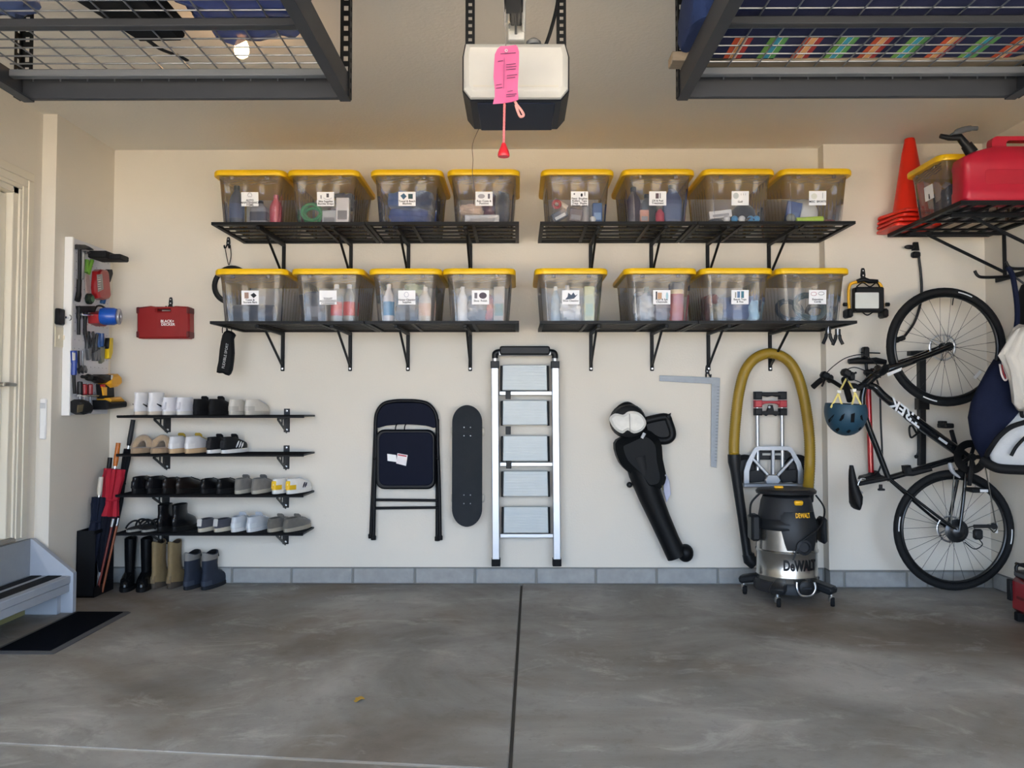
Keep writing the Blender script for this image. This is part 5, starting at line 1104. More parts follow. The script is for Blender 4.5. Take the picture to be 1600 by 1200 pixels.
# seat post, saddle
T([P(1388, 747), P(1362, 752), P(1342, 756)], 0.0135, 'seat_post', CAR)
T([P(1350, 748, 0.02), P(1343, 748, 0.02), P(1338, 760, 0.02), P(1346, 770, 0.02)], 0.004, 'saddle_rail', STEEL)
q = G(); rg = []
for py, x0, x1, hw_ in ((727, 1327.5, 1333, 0.014), (735, 1326.5, 1335, 0.019), (748, 1326, 1338, 0.024), (762, 1326.5, 1342, 0.034), (776, 1327.5, 1347, 0.055), (786, 1329, 1345, 0.066), (793, 1333, 1342, 0.062), (796, 1337, 1340, 0.045)):
    a = P(x0, py); b = P(x1, py); c = (a+b)/2; rx = (b.x-a.x)/2
    rg.append([c+Vector((rx*math.cos(k), hw_*math.sin(k), 0)) for k in [2*PI*i/16 for i in range(16)]])
q.loft(rg); part('saddle', q, M('#141416', 0.55), bk)
q = G(); q.cyl(P(1376, 757, 0.0), P(1376, 764, 0.0), 0.010); q.box(P(1377, 765), (0.04, 0.02, 0.012), 0.004); part('seat_clamp', q, CAR, bk)
q = G(); q.px([(1408, 727), (1418, 726), (1420, 733), (1450, 728), (1452, 735), (1422, 743), (1410, 743)], YK+0.01, 0.05, 0.01); part('bottle_mount', q, CAR, bk)
# drive train
c = P(1508, 713, 0.055)
q = G(); q.lathe([(0.055, 0), (0.095, 0), (0.098, 0.004), (0.095, 0.008), (0.055, 0.008)], 32, c, (0, -1, 0), cap=False)
for k in range(5): a = 2*PI*k/5; q.bar(c+Vector((0, -0.004, 0)), c+Vector((0.075*math.cos(a), -0.004, 0.075*math.sin(a))), 0.022, 0.008, 0.002, up=(0, 1, 0))
part('chainring_guard', q, M('#101113', 0.3), bk)
q = G(); q.torus(c+Vector((0, 0.008, 0)), 0.080, 0.006, (0, 1, 0), 36, 6); part('chainring', q, M('#3c3d3f', 0.35, 0.8), bk)
q = G(); q.cyl(P(1508, 713, -0.06), P(1508, 713, 0.085), 0.021); part('bottom_bracket', q, CAR, bk)
q = G(); q.bar(P(1508, 716, 0.075), P(1503, 757, 0.078), 0.026, 0.014, 0.005, up=(0, 1, 0)); part('crank_arm', q, CAR, bk)
q = G(); q.bar(P(1506, 711, -0.065), P(1496, 672, -0.07), 0.026, 0.014, 0.005, up=(0, 1, 0)); part('crank_arm', q, CAR, bk)
q = G(); q.box(P(1494, 666, -0.12), (0.055, 0.10, 0.03), 0.006); q.box(P(1489, 663, -0.12), (0.03, 0.06, 0.035), 0.004); part('pedal', q, CAR, bk)
q = G(); q.box(P(1505, 762, 0.125), (0.075, 0.085, 0.024), 0.006); pd = part('pedal', q, CAR, bk)
q = G(); q.box(P(1512, 762, 0.170), (0.045, 0.004, 0.016), 0.001); part('pedal_reflector', q, M('#dcdcdc', 0.3), pd)
q = G(); q.lathe([(0.02, 0.03), (0.065, 0.03), (0.067, 0.036), (0.050, 0.042), (0.040, 0.056), (0.030, 0.066), (0.0, 0.07)], 28, P(1490, 828), (0, -1, 0)); part('cassette', q, M('#4a4b4d', 0.35, 0.8), bk)
q = G(); cp = [P(1531, 727, 0.055), P(1537, 760, 0.056), P(1546, 812, 0.058), P(1549, 822, 0.058), P(1544, 829, 0.058), P(1535, 822, 0.058), P(1515, 820, 0.056), P(1505, 822, 0.055)]
q.tube(catmull(cp, 5), 0.0038, 6); part('chain', q, M('#4c4a45', 0.4, 0.8), bk)
q = G(); q.tube([P(1484, 730, 0.05), P(1481, 770, 0.052), P(1478, 818, 0.055)], 0.0038, 6); part('chain', q, M('#4c4a45', 0.4, 0.8), bk)
q = G(); q.bar(P(1512, 820, 0.058), P(1546, 820, 0.058), 0.020, 0.012, 0.004, up=(0, 1, 0)); q.lathe([(0.018, -0.004), (0.018, 0.004)], 14, P(1544, 820, 0.058), (0, -1, 0)); q.box(P(1518, 832, 0.065), (0.05, 0.035, 0.06), 0.01); part('derailleur', q, M('#2d2e30', 0.4, 0.5), bk)
T([P(1518, 838, 0.065), P(1526, 848, 0.06), P(1514, 855, 0.06), P(1500, 845, 0.05)], 0.003, 'gear_cable', BLK)
q = G(); q.tube(catmull([P(1476, 722, 0.055), P(1480, 735, 0.056), P(1492, 745, 0.056)], 5), [0.008, 0.011, 0.013, 0.013, 0.012, 0.011, 0.010, 0.009, 0.008, 0.006, 0.004], 8); part('chain_deflector', q, M('#a9abb0', 0.4), bk)
# lettering along the down tube, upside down as the bike hangs
a_, b_ = P(1442, 667), P(1380, 620); d_ = (b_-a_).normalized(); ang = math.atan2(d_.z, d_.x)
text('lettering', 'TREK', 0.075, M('#e6e7e8', 0.4), dt, Matrix.Translation(P(1411, 643, 0.0265)) @ Matrix.Rotation(-ang, 4, 'Y') @ FRONT, bold=0.002, shear=-0.2, width=0.235)
q = G(); q.bar(P(1463, 684, 0.028), P(1476, 693, 0.029), 0.014, 0.002, up=(0, 1, 0)); part('frame_decal', q, M('#c9cacc', 0.4), bk)

# ================================================================ wall rack post behind the bicycle, strap, pump
P = wp(YR-0.035)
t = thing('bike_wall_rack', 'black upright steel wall post behind the hanging bicycle', 'bike rack', P(1437, 726))
q = G(); q.px([(1433, 727), (1442, 727), (1442, 552), (1432, 552)], YR-0.001, 0.045, 0.004); part('post', q, BLKM, t)
q = G(); q.px([(1429, 622), (1446, 622), (1446, 640), (1429, 640)], YR-0.001, 0.055, 0.004); part('sleeve', q, BLKM, t)
q = G(); q.px([(1417, 549), (1452, 549), (1452, 556), (1417, 556)], YR-0.001, 0.055, 0.006); part('top_bar', q, BLK, t)
q = utube([P(1436, 672, 0.02), P(1422, 680, 0.06), P(1412, 682, 0.09), P(1410, 668, 0.09), P(1418, 665, 0.06), P(1428, 676, 0.03)], 0.006, 8); part('hook_loop', q, BLK, t)
q = utube([P(1433, 680, 0.02), P(1432, 700, 0.03), P(1428, 712, 0.03)], 0.005, 8); q.ball(P(1428, 713, 0.03), 0.012); part('strap_end', q, BLK, t)
t = thing('bike_strap', 'thin black strap with clip hanging above the front bicycle wheel', 'strap', W(1410, 530, YR-0.02))
q = G(); q.px([(1424, 392), (1435, 392), (1433, 379), (1426, 379)], YR-0.001, 0.02, 0.004); q.box(W(1431, 398, YR-0.03), (0.05, 0.04, 0.04), 0.01); part('clip_body', q, BLK, t)
q = G(); q.ball(W(1421, 386, YR-0.04), (0.032, 0.012, 0.014)); part('clip_lever', q, BLK, t)
P2 = wp(YR-0.025); q = utube([P2(1434, 398, 0.01), P2(1439, 430), P2(1440, 455), P2(1437, 480), P2(1428, 505), P2(1413, 526)], 0.008, 8); part('cord', q, BLK, t)
q = G(); q.box(P2(1408, 529), (0.05, 0.03, 0.03), 0.008, Matrix.Rotation(-0.3, 3, 'Y')); q.torus(P2(1402, 531), 0.014, 0.005, (0, 1, 0.3)); part('end_hook', q, BLK, t)
PM = YR-0.06; P = wp(PM)
t = thing('floor_pump', 'red bicycle floor pump with black handle hanging behind the helmet', 'pump', P(1360, 748))
q = G(); q.cyl(P(1356, 590), P(1361, 738), 0.017, n=14); part('barrel', q, M('#a8161e', 0.3, 0.2, coat=0.5), t)
q = G(); q.cyl(P(1352.5, 563), P(1356, 592), 0.009); part('rod', q, BLK, t)
q = G(); q.tube([P(1326, 565), P(1340, 563.5), P(1354, 564.5), P(1368, 563.5), P(1384, 566)], [0.016, 0.021, 0.018, 0.021, 0.016], 12); part('handle', q, BLK, t)
q = G(); q.box(P(1352, 551), (0.036, 0.05, 0.07), 0.008); q.cyl(P(1344, 551, 0.01), P(1374, 552, 0.01), 0.004); part('wall_clamp', q, BLK, t)
q = G(); q.box(P(1357, 582), (0.05, 0.05, 0.036), 0.01); q.box(P(1366, 577), (0.045, 0.02, 0.014), 0.004); part('valve_head', q, BLK, t)
q = G(); q.px([(1340, 748), (1378, 748), (1376, 743), (1366, 740), (1362, 734), (1355, 740), (1342, 743)], PM+0.05, 0.10, 0.006); part('foot_base', q, BLK, t)
q = utube([P(1363, 582, 0.02), P(1372, 610, 0.02), P(1374, 660, 0.02), P(1376, 715, 0.02), P(1370, 738, 0.02)], 0.006, 8); part('air_hose', q, BLK, t)

# ================================================================ helmet hanging from the bar
hc = W(1322, 681, 4.53)+Vector((0, 0, 0.128-0.012))
t = thing('bike_helmet', 'teal blue cycling helmet hanging upside down by yellow straps', 'helmet', hc-Vector((0, 0, 0.115)))
TE = M('#1f4256', 0.5); rx, ry, rz_ = 0.109, 0.125, 0.128
q = G(); rings = []
for i in range(11):
    a = -PI/2+PI*0.615*i/10; ca = max(0.02, math.cos(a))
    rings.append([hc+Vector((rx*ca*math.cos(b), ry*ca*math.sin(b)-0.0, rz_*math.sin(a)+0.012+(0.006*math.cos(b-2.2) if i > 6 else 0))) for b in [2*PI*k/32 for k in range(32)]])
top = rings[-1]; cc = sum(top, Vector())/32
inn = [[cc+(p-cc)*0.86 for p in top]]+[[cc+(p-cc)*k+Vector((0, 0, -d)) for p in top] for k, d in ((0.80, 0.03), (0.62, 0.07), (0.3, 0.095))]
q.loft(rings+inn[:1], cap=False); q.f.append(tuple(range(32))); sh = part('shell', q, TE, t)
q = G(); q.loft(inn, cap=False); n = 32; q.f.append(tuple(range(3*n, 4*n))); part('lining', q, M('#111316', 0.9), t)
def onh(px_, py_, k=1.0):
    d = ray(px_, py_).normalized(); o = cam.location; cc_ = hc+Vector((0, 0, 0.012)); S = Vector((1/rx, 1/ry, 1/rz_))
    o2 = Vector([(o[i]-cc_[i])*S[i] for i in range(3)]); d2 = Vector([d[i]*S[i] for i in range(3)])
    A, B, C_ = d2.dot(d2), 2*o2.dot(d2), o2.dot(o2)-1; D = B*B-4*A*C_
    tt = (-B-math.sqrt(max(0, D)))/(2*A); return o+d*tt
for pol in ([(1294, 656), (1301, 649), (1304, 647), (1299, 657), (1295, 661)], [(1311, 657), (1315, 649), (1320, 646), (1318, 654), (1314, 658)], [(1329, 660), (1330, 647), (1336, 645), (1335, 660)], [(1344, 650), (1347, 648), (1349, 658), (1345, 655)], [(1305, 671), (1310, 668), (1312, 671), (1308, 675)], [(1322, 675), (1327, 671), (1330, 673), (1326, 677)], [(1341, 671), (1345, 667), (1346, 669), (1343, 673)]):
    q = G(); f_ = [onh(*p) for p in pol]; n_ = len(f_); cv = sum(f_, Vector())/n_; dn = (cam.location-cv).normalized()
    q.loft([[p-dn*0.010 for p in f_], [p+dn*0.004 for p in f_], [p+(cv-p)*0.12+dn*0.0055 for p in f_]]); part('vent', q, M('#0b0d10', 0.9), t)
YS_ = M('#d9c878', 0.8)
for a, b in (((1298, 637), (1311, 613)), ((1316, 634), (1309, 613)), ((1331, 634), (1336, 614)), ((1346, 634), (1335, 612)), ((1311, 613), (1322, 592)), ((1336, 614), (1326, 596))):
    pa = W(a[0], a[1], 4.47 if b[1] > 600 else 4.50); pb = W(b[0], b[1], 4.50 if b[1] > 600 else 4.60); q = G(); q.bar(pa, pb, 0.010, 0.002, up=(0, 1, 0)); part('strap', q, YS_, t)
for p in ((1311, 612), (1335, 610)): q = G(); q.box(W(p[0], p[1], 4.49), (0.022, 0.008, 0.018), 0.003); part('buckle', q, M('#e8e6dc', 0.5), t)

# ================================================================ work light on its hook
YW = YR-0.0005
wall_hook('black double hook above the yellow framed work light', 1348, 428, YW, s=1.2)
P = wp(YR-0.05)
t = thing('work_light', 'portable work light with yellow tube stand hanging on a hook', 'work light', P(1353, 498))
q = utube([P(1327, 485), P(1326, 465), P(1327, 448), P(1333, 442), P(1350, 440), P(1368, 441), P(1377, 447), P(1379, 465), P(1379, 485)], 0.009, 10); part('tube_stand', q, YEL, t)
q = G(); q.px(rrect(1331, 450, 1376, 489, 3, 2), YR-0.03, 0.055, 0.008); lb = part('lamp_housing', q, BLK, t)
q = G(); q.px(rrect(1336, 457, 1373, 482, 1, 1), YR-0.086, 0.003, 0.001); part('lens', q, M('#dfe3e0', 0.2, coat=0.8), lb)
q = G(); q.tube([P(1338, 440, 0.01), P(1348, 437, 0.015), P(1356, 440, 0.015), P(1370, 440, 0.01)], [0.012, 0.016, 0.015, 0.012], 10); part('handle_sleeve', q, BLK, t)
for x in (1325, 1380):
    q = G(); q.box(P(x, 490), (0.035, 0.09, 0.055), 0.010); part('foot', q, BLK, t)
    q = G(); q.lathe([(0.012, 0), (0.012, 0.02), (0.006, 0.024)], 10, P(x+ (3 if x > 1350 else -3), 476, 0.01), (1 if x > 1350 else -1, 0, 0)); part('knob', q, BLK, t)
q = utube([P(1336, 449, 0.02), P(1345, 443, 0.03), P(1356, 449, 0.03), P(1366, 443, 0.03), P(1372, 449, 0.02)], 0.004, 8); part('cord_wrap', q, BLK, t)
q = utube([P(1345, 488, 0.02), P(1353, 493, 0.02), P(1362, 488, 0.02)], 0.004, 8); part('cord', q, BLK, t)

# ================================================================ spring clamps under the lower right shelf
for k, (x, y, nm) in enumerate(((1294, 524, 'left'), (1309, 526, 'right'))):
    Yc = 4.80; P = wp(Yc)
    t = thing('spring_clamp', 'small black spring clamp hanging under the shelf end, %s of two' % nm, 'clamp', P(x, y+14), group='spring clamps under the shelf')
    q = utube([P(x-3, y-12), P(x-3, y-2), P(x-4, y+4), P(x-8, y+13)], [0.006]*6+[0.010]*13, 8); part('jaw', q, BLK, t)
    q = utube([P(x+3, y-12), P(x+3, y-2), P(x+4, y+4), P(x+8, y+12)], [0.006]*6+[0.010]*13, 8); part('jaw', q, BLK, t)
    q = G(); q.torus(P(x, y-2), 0.010, 0.003, (0, 1, 0)); part('spring', q, STEEL, t)
    q = utube([P(x, y-3, 0), P(x, y-10, 0), P(x+1, y-14, 0)], 0.002, 6); part('wire_loop', q, STEEL, t)

# ================================================================ overhead racks
RK = M('#34373d', 0.5, 0.25, var=0.08); RKW = M('#7d8188', 0.35, 0.7); RKB = M('#121315', 0.45)
YF_ = 3.03; YN_ = 1.75; ZR = 2.252
def perforated(q, c, w, t, z0, z1, step, face):
    """slotted angle: two edge strips with bridges left between the slots; face 'x' or 'y' is the broad side's normal"""
    e = w*0.30
    def bb(a0, a1, zz0, zz1):
        if face == 'y': q.bb(c[0]+a0, c[0]+a1, c[1]-t/2, c[1]+t/2, zz0, zz1)
        else: q.bb(c[0]-t/2, c[0]+t/2, c[1]+a0, c[1]+a1, zz0, zz1)
    bb(-w/2, -w/2+e, z0, z1); bb(w/2-e, w/2, z0, z1); z = z0
    while z < z1-step*0.3: bb(-w/2+e, w/2-e, z, min(z1, z+step*0.5)); z += step
def rack(x0, x1, desc):
    t = thing('overhead_rack', desc, 'ceiling rack', ((x0+x1)/2, (YF_+YN_)/2, ZR), group='ceiling storage racks')
    h = 0.080
    for y in (YF_, YN_): q = G(); q.bb(x0+0.007, x1-0.007, y-0.012, y+0.012, ZR, ZR+h, 0.004); part('end_beam', q, RK, t)
    for x, s in ((x0, 1), (x1, -1)):
        q = G(); q.bb(x, x+s*0.006, YN_-0.02, YF_+0.015, ZR-0.004, ZR+h+0.004, 0.001); q.bb(x, x+s*0.04, YN_-0.02, YF_+0.015, ZR-0.004, ZR+0.003, 0.001); part('side_beam', q, RK, t)
        for y in (YF_-0.02, YN_+0.1):
            q = G(); perforated(q, (x-s*0.004, y), 0.042, 0.004, ZR-0.004, ZC-0.001, 0.038, 'x'); perforated(q, (x-s*0.004+s*0.021, y+0.021), 0.042, 0.004, ZR+h+0.006, ZC-0.001, 0.038, 'y'); part('hanger_post', q, RKB, t, smooth=0)
    for y in (2.945, 2.552, 2.16): q = G(); q.bb(x0+0.012, x1-0.012, y-0.016, y+0.016, ZR+h-0.030, ZR+h-0.004, 0.003); part('cross_tube', q, RK if y < 2.9 else M('#6f737a', 0.45, 0.3), t)
    n = 12
    for k in range(n):
        x = x0+0.06+(x1-x0-0.12)*k/(n-1); q = G(); q.cyl((x, YN_, ZR+h+0.0005), (x, YF_-0.03, ZR+h+0.0005), 0.0028, n=6); q.cyl((x, YF_-0.03, ZR+h), (x, YF_-0.03, ZR+h-0.022), 0.0028, n=6); part('mesh_wire', q, RKW, t)
    y = YF_-0.055
    while y > YN_+0.02: q = G(); q.cyl((x0+0.03, y, ZR+h+0.006), (x1-0.03, y, ZR+h+0.006), 0.0028, n=6); part('mesh_wire', q, RKW, t); y -= 0.0665
    return t
LX0, LX1, RX0, RX1 = -1.842, -0.622, 0.587, 1.834
rack(LX0, LX1, 'dark grey wire mesh ceiling rack holding blue bags on the left')
rack(RX0, RX1, 'dark grey wire mesh ceiling rack holding striped cushions on the right')
ZG = ZR+0.080+0.0095
def bag(name, label, cat, c, r, mat, seed, nz=0.10, box=0.5):
    rnd = random.Random(seed); ph = [rnd.uniform(0, 6.28) for _ in range(6)]; q = G(); q.ball((0, 0, 0), r, 40, 22)
    for v in q.v:
        u = Vector((v.x/r[0], v.y/r[1], v.z/r[2])); m = max(abs(u.x), abs(u.y), abs(u.z), 0.2); k = (1-box)+box*min(1.5, u.length/m)
        a = math.atan2(u.y, u.x); w = 1+nz*(math.sin(3*a+ph[0]+3*u.z)*0.5+math.sin(9*a+ph[1]+6*u.z)*0.35+math.sin(17*a+ph[2]-9*u.z)*0.22+math.sin(13*u.z+ph[3]+5*a)*0.3)
        v.x *= k*w; v.y *= k*w; v.z *= k*w
    z0 = -r[2]*0.86
    for v in q.v: v.z = max(v.z, z0)
    q.xf(Matrix.Translation(Vector(c)+Vector((0, 0, -z0)))); return single(name, q, mat, label, cat)
bag('plastic_bag', 'blue plastic wrapped bag at the left end of the ceiling rack', 'bag', (-1.66, 2.42, ZG), (0.17, 0.18, 0.14), sheet_plastic('#4a5f94', 0.15), 3, 0.10)
bag('plastic_bag', 'large blue plastic wrapped bundle beside the ceiling bulb', 'bag', (-0.865, 2.55, ZG), (0.20, 0.24, 0.15), sheet_plastic('#33488c', 0.1), 5, 0.10)
t = thing('duffel_bag', 'flat black carry bag with dangling strap on the ceiling rack', 'bag', (-1.22, 2.45, ZG))
q = G(); q.layers([(-1.44, 2.05), (-1.12, 2.05), (-1.12, 2.74), (-1.275, 2.745)], lambda a, b, h: Vector((a, b, ZG+h)), [(0.01, 0), (0, 0.02), (0, 0.07), (0.02, 0.09)]); part('body', q, M('#0e0f12', 0.8, bump=0.3), t)
q = G(); q.tube(catmull([(-1.245, 2.70, ZG+0.004), (-1.23, 2.80, ZG+0.003), (-1.19, 2.86, ZG+0.003), (-1.175, 2.90, ZG+0.003)], 5), 0.010, 6); 
for v in q.v: v.z = ZG+(v.z-ZG)*0.35+0.002
part('strap', q, M('#111215', 0.8), t)
# right rack: plank and striped cushions
t = thing('plank', 'grey weathered plank lying along the end of the ceiling rack', 'plank', (1.2, 2.95, ZG))
q = G(); q.bb(0.545, 1.81, 2.905, 2.985, ZG, ZG+0.034, 0.003); part('board', q, M('#8d8070', 0.85, var=0.3, scale=6, stretch=(1, 14, 14)), t)
q = G(); q.bb(0.5445, 0.5455, 2.91, 2.98, ZG+0.003, ZG+0.031); part('end_grain', q, M('#a08e78', 0.9, var=0.3, scale=60), t)
t = thing('striped_cushion', 'navy lounge cushion with orange and green stripe bands above the plank', 'cushion', (1.2, 2.68, ZG))
q = G(); rg = []; NV = M('#141c44', 0.95, bump=0.3, var=0.15)
pr = [(2.10, 0.000), (2.885, 0.000), (2.897, 0.03), (2.897, 0.10), (2.87, 0.155), (2.80, 0.175), (2.10, 0.16)]
for x in (0.65, 0.67, 1.2, 1.74, 1.79): k = 0.9 if x in (0.65, 1.79) else 1.0; rg.append([Vector((x, 2.5+(y-2.5)*k, ZG+0.08+(z-0.08)*k)) for y, z in pr])
q.loft(rg); part('cushion', q, NV, t)
for k in range(9):
    x = 0.72+0.117*k; pal = ('#c4502c', '#e0a46a', '#a8322e') if k % 2 == 0 else ('#6fa04a', '#3c9ab4', '#5c9a52')
    for j, cl_ in enumerate(pal):
        xa_, xb_ = x+j*0.021, x+j*0.021+0.019; q = G(); e = 0.0022
        q.loft([[Vector((xx, y, ZG+z)) for xx in (xa_, xb_)] for y, z in ((2.72, -e*0.4), (2.887, -e*0.4), (2.897+e, 0.03), (2.897+e, 0.10), (2.872, 0.157+e), (2.80, 0.175+e))], cap=False)
        q.f = [(2*i, 2*i+1, 2*i+3, 2*i+2) for i in range(5)]; part('stripe', q, M(cl_, 0.9), t, smooth=0)
        if j < 2: q = G(); q.v = [Vector((xx, y, ZG+z)) for y, z in ((2.72, -0.0015), (2.887, -0.0015), (2.8998, 0.03), (2.8998, 0.10)) for xx in (xb_, xb_+0.002)]; q.f = [(2*i, 2*i+1, 2*i+3, 2*i+2) for i in range(3)]; part('stripe', q, M('#e6e2d8', 0.9), t, smooth=0)
bag('folded_fabric', 'navy and green fabric end sticking out of the ceiling rack', 'fabric', (0.60, 2.72, ZG), (0.055, 0.15, 0.085), M('#152a56', 0.95, bump=0.3), 9, 0.05)
t = thing('fabric_strap', 'thin dark strap curled on the plank of the ceiling rack', 'strap', (0.8, 2.9, ZG)); q = G(); q.tube(catmull([(0.66, 2.895, ZG+0.003), (0.72, 2.90, ZG+0.004), (0.80, 2.902, ZG+0.01), (0.90, 2.8995, ZG+0.006)], 6), 0.005, 6); part('strap', q, BLK, t)
# ceiling bulb on the left
bp = Vector((-1.165, 3.44, 2.60))
t = thing('ceiling_bulb', 'bare warm glowing bulb in a white porcelain ceiling socket', 'lamp', (bp.x, bp.y, ZC))
q = G(); q.lathe([(0.062, ZC-0.001), (0.062, ZC-0.012), (0.045, ZC-0.03), (0.026, ZC-0.055), (0.024, ZC-0.07), (0.0, ZC-0.07)], 20, (bp.x, bp.y, 0)); part('socket', q, WHT, t)
q = G(); q.lathe([(0.012, 2.68), (0.016, 2.665), (0.028, 2.635), (0.031, 2.612), (0.026, 2.592), (0.012, 2.582), (0.001, 2.581)], 20, (bp.x, bp.y, 0)); part('bulb', q, M('#ffc27a', 0.4, emit=26), t)
ld = bpy.data.lights.new('bulb_light', 'POINT'); ld.energy = 1.6; ld.color = (1.0, 0.60, 0.28); ld.shadow_soft_size = 0.03
lo = bpy.data.objects.new('bulb_light', ld); COL.objects.link(lo); lo.location = (bp.x, bp.y, 2.565)

# ================================================================ garage door opener
YO = 2.63; YO2 = 2.945; P = wp(YO)
t = thing('garage_door_opener', 'black garage door opener with white lens hanging from the ceiling', 'opener', P(806, 205))
oct_ = [(734, 155), (877, 155), (890, 140), (890, 86), (884, 66), (726, 66), (722, 86), (722, 140)]
pw = [(P(a, b).x, P(a, b).z) for a, b in oct_]
HB = M('#16181d', 0.45, var=0.08)
q = G(); q.layers(pw, lambda a, b, h: Vector((a, YO+0.012+h, b)), [(0.003, 0), (0, 0.004), (0, 0.28), (0.012, 0.30)]); hs = part('housing', q, HB, t, smooth=25)
q = G(); q.bb(P(745, 155).x, P(868, 155).x, YO+0.03, YO2-0.02, P(800, 155).z-0.004, P(800, 155).z+0.002, 0.003); part('bottom_panel', q, M('#1a2030', 0.5), hs)
LENS = M('#b7b4ad', 0.4, emit=0.05)  # slight glow stands in for daylight glare on the lens
q = G(); q.layers(inset(pw, 0.004), lambda a, b, h: Vector((a, YO+0.012-h, b)), [(0, 0), (0.002, 0.012), (0.016, 0.026), (0.02, 0.028)]); part('front_lens', q, LENS, t, smooth=25)
q = G(); q.layers([(P(a, b).x, P(a, b).z) for a, b in ((740, 136), (872, 136), (872, 139), (740, 139))], lambda a, b, h: Vector((a, YO-0.0155-h, b)), [(0, 0), (0, 0.002)]); part('lens_ridge', q, M('#bdb7aa', 0.5), t)
# unseen rear lens and weak warm lamp, added to warm ceiling and rear wall
q = G(); q.layers(inset(pw, 0.014), lambda a, b, h: Vector((a, YO+0.313+h, b)), [(0, 0), (0.004, 0.012), (0.014, 0.022)]); part('unseen_rear_lens', q, M('#f2e2c4', 0.4, emit=0.5), t, smooth=25)
ld = bpy.data.lights.new('added_rear_light', 'AREA'); ld.shape = 'RECTANGLE'; ld.size = 0.28; ld.size_y = 0.16; ld.energy = 1.2; ld.color = (1.0, 0.60, 0.28)
lo = bpy.data.objects.new('added_rear_light', ld); COL.objects.link(lo); lo.location = (P(806, 110).x, YO+0.345, P(806, 105).z); lo.rotation_euler = (PI/2-0.12, 0, 0); ld.spread = 2.6
ztop = P(800, 64).z
for x in (733, 879):
    q = G(); X = P(x, 60).x; perforated(q, (X, YO+0.06), 0.030, 0.004, ztop-0.01, ZC-0.001, 0.0235, 'y'); q.bb(X-0.016, X-0.012, YO+0.06, YO+0.09, ztop-0.01, ZC-0.001); part('hanger_strap', q, RKB, t, smooth=0)
q = G(); q.bb(P(801, 50).x-0.006, P(813, 50).x+0.004, 0.9, YO+0.05, ztop+0.04, ztop+0.065, 0.003); q.bb(P(806, 50).x-0.004, P(806, 50).x+0.004, 0.9, YO+0.05, ztop+0.012, ztop+0.04, 0.001); rl = part('rail', q, M('#25262a', 0.4, 0.4), t)
q = G(); q.bb(P(794, 50).x, P(820, 50).x, YO-0.02, YO+0.05, ztop-0.004, ztop+0.05, 0.004); part('rail_bracket', q, M('#d4d2cc', 0.4, 0.5), t)
q = G(); q.bb(P(788, 30).x, P(793, 30).x, 1.8, YO-0.05, ztop+0.02, ztop+0.05, 0.002); part('chain_guard', q, M('#dcdad6', 0.4, 0.3), t)
q = G(); q.bb(P(816, 30).x, P(821, 30).x, 1.8, YO-0.02, ztop+0.02, ztop+0.05, 0.002); part('chain_guard', q, M('#dcdad6', 0.4, 0.3), t)
q = G(); q.tube([(P(799, 30).x, 0.9, ztop+0.055), (P(799, 30).x, YO-0.02, ztop+0.055)], 0.006, 6); part('chain', q, M('#3a3a3c', 0.4, 0.8), t)
q = G(); q.box((P(803, 30).x, 2.42, ztop+0.035), (0.055, 0.10, 0.05), 0.006); part('trolley', q, M('#202124', 0.45), t)
q = G(); q.lathe([(0.024, 0), (0.024, 0.012), (0.012, 0.022), (0, 0.024)], 16, (P(834, 60).x, YO+0.03, ztop-0.003)); part('sprocket_cover', q, STEEL, t)
q = utube([(P(852, 66).x, YO+0.05, ztop), (P(862, 40).x, YO+0.05, ztop+0.06), (P(873, 5).x, YO+0.05, ztop+0.16), (P(876, -20).x, YO+0.05, ztop+0.30), (P(878, -40).x, YO+0.05, ZC)], 0.006, 8); part('power_cord', q, BLK, t)
q = utube([(P(743, 204).x, YO2-0.02, P(800, 150).z), W(738.5, 225, YO2), W(739, 250, YO2), W(738, 270, YO2), W(740, 284, YO2), W(741, 300, YO2), W(740, 320, YO2)], 0.0012, 5); part('antenna_wire', q, M('#4a3a30', 0.6), t)
# release rope, tag, handle
YG = 2.44; P = wp(YG)
t = thing('release_rope', 'red and white release rope with red bell handle below the opener', 'rope', P(787, 245))
q = G(); q.cyl((P(790, 30).x, YG, ztop+0.012), P(790, 74), 0.0016, n=6); part('thin_cord', q, M('#77706a', 0.7), t)
q = G(); cl = [P(790, 78)+(P(787, 226)-P(790, 78))*(i/60) for i in range(61)]; q.tube(cl, [0.0042 if i % 2 else 0.0034 for i in range(61)], 7); part('rope', q, M('#c86a6c', 0.85, var=0.6, scale=180), t)
q = utube([P(803, 156), P(808, 164), P(815, 173), P(818, 180), P(813, 182), P(809, 174), P(806, 164)], 0.0042, 7); part('rope_loop', q, M('#c98c84', 0.85, var=0.5, scale=180), t)
q = G(); hz_ = P(787, 245).z; q.lathe([(0.0165, 0), (0.0178, 0.003), (0.0175, 0.008), (0.0155, 0.016), (0.0085, 0.033), (0.006, 0.040), (0.0, 0.041)], 18, (P(787, 245).x, YG, hz_)); q.lathe([(0.0165, 0.0005), (0.013, 0.006), (0.0, 0.008)], 18, (P(787, 245).x, YG, hz_), cap=False); part('handle', q, M('#c3222c', 0.4), t)
t = thing('warning_tag', 'bright pink warning tag hanging on the opener release cord', 'tag', P(789, 160))
Yt = YG-0.012; q = G(); rows = ((72, 782, 806), (76, 777, 809), (84, 773, 811), (100, 772, 811), (120, 771, 810), (140, 773, 809), (152, 773, 810), (158, 771, 810), (162, 770, 800))
rg = []
for k, (y, a, b) in enumerate(rows):
    dd = 0.004*math.sin(k*0.9); A, B = W(a, y, Yt)+Vector((0, dd, 0)), W(b, y-2, Yt)+Vector((0, -dd, 0)); Mi = (A+B)/2+Vector((0, 0.003, 0))
    rg.append([A, Mi, B, B+Vector((0, 0.0008, 0)), Mi+Vector((0, 0.0008, 0)), A+Vector((0, 0.0008, 0))])
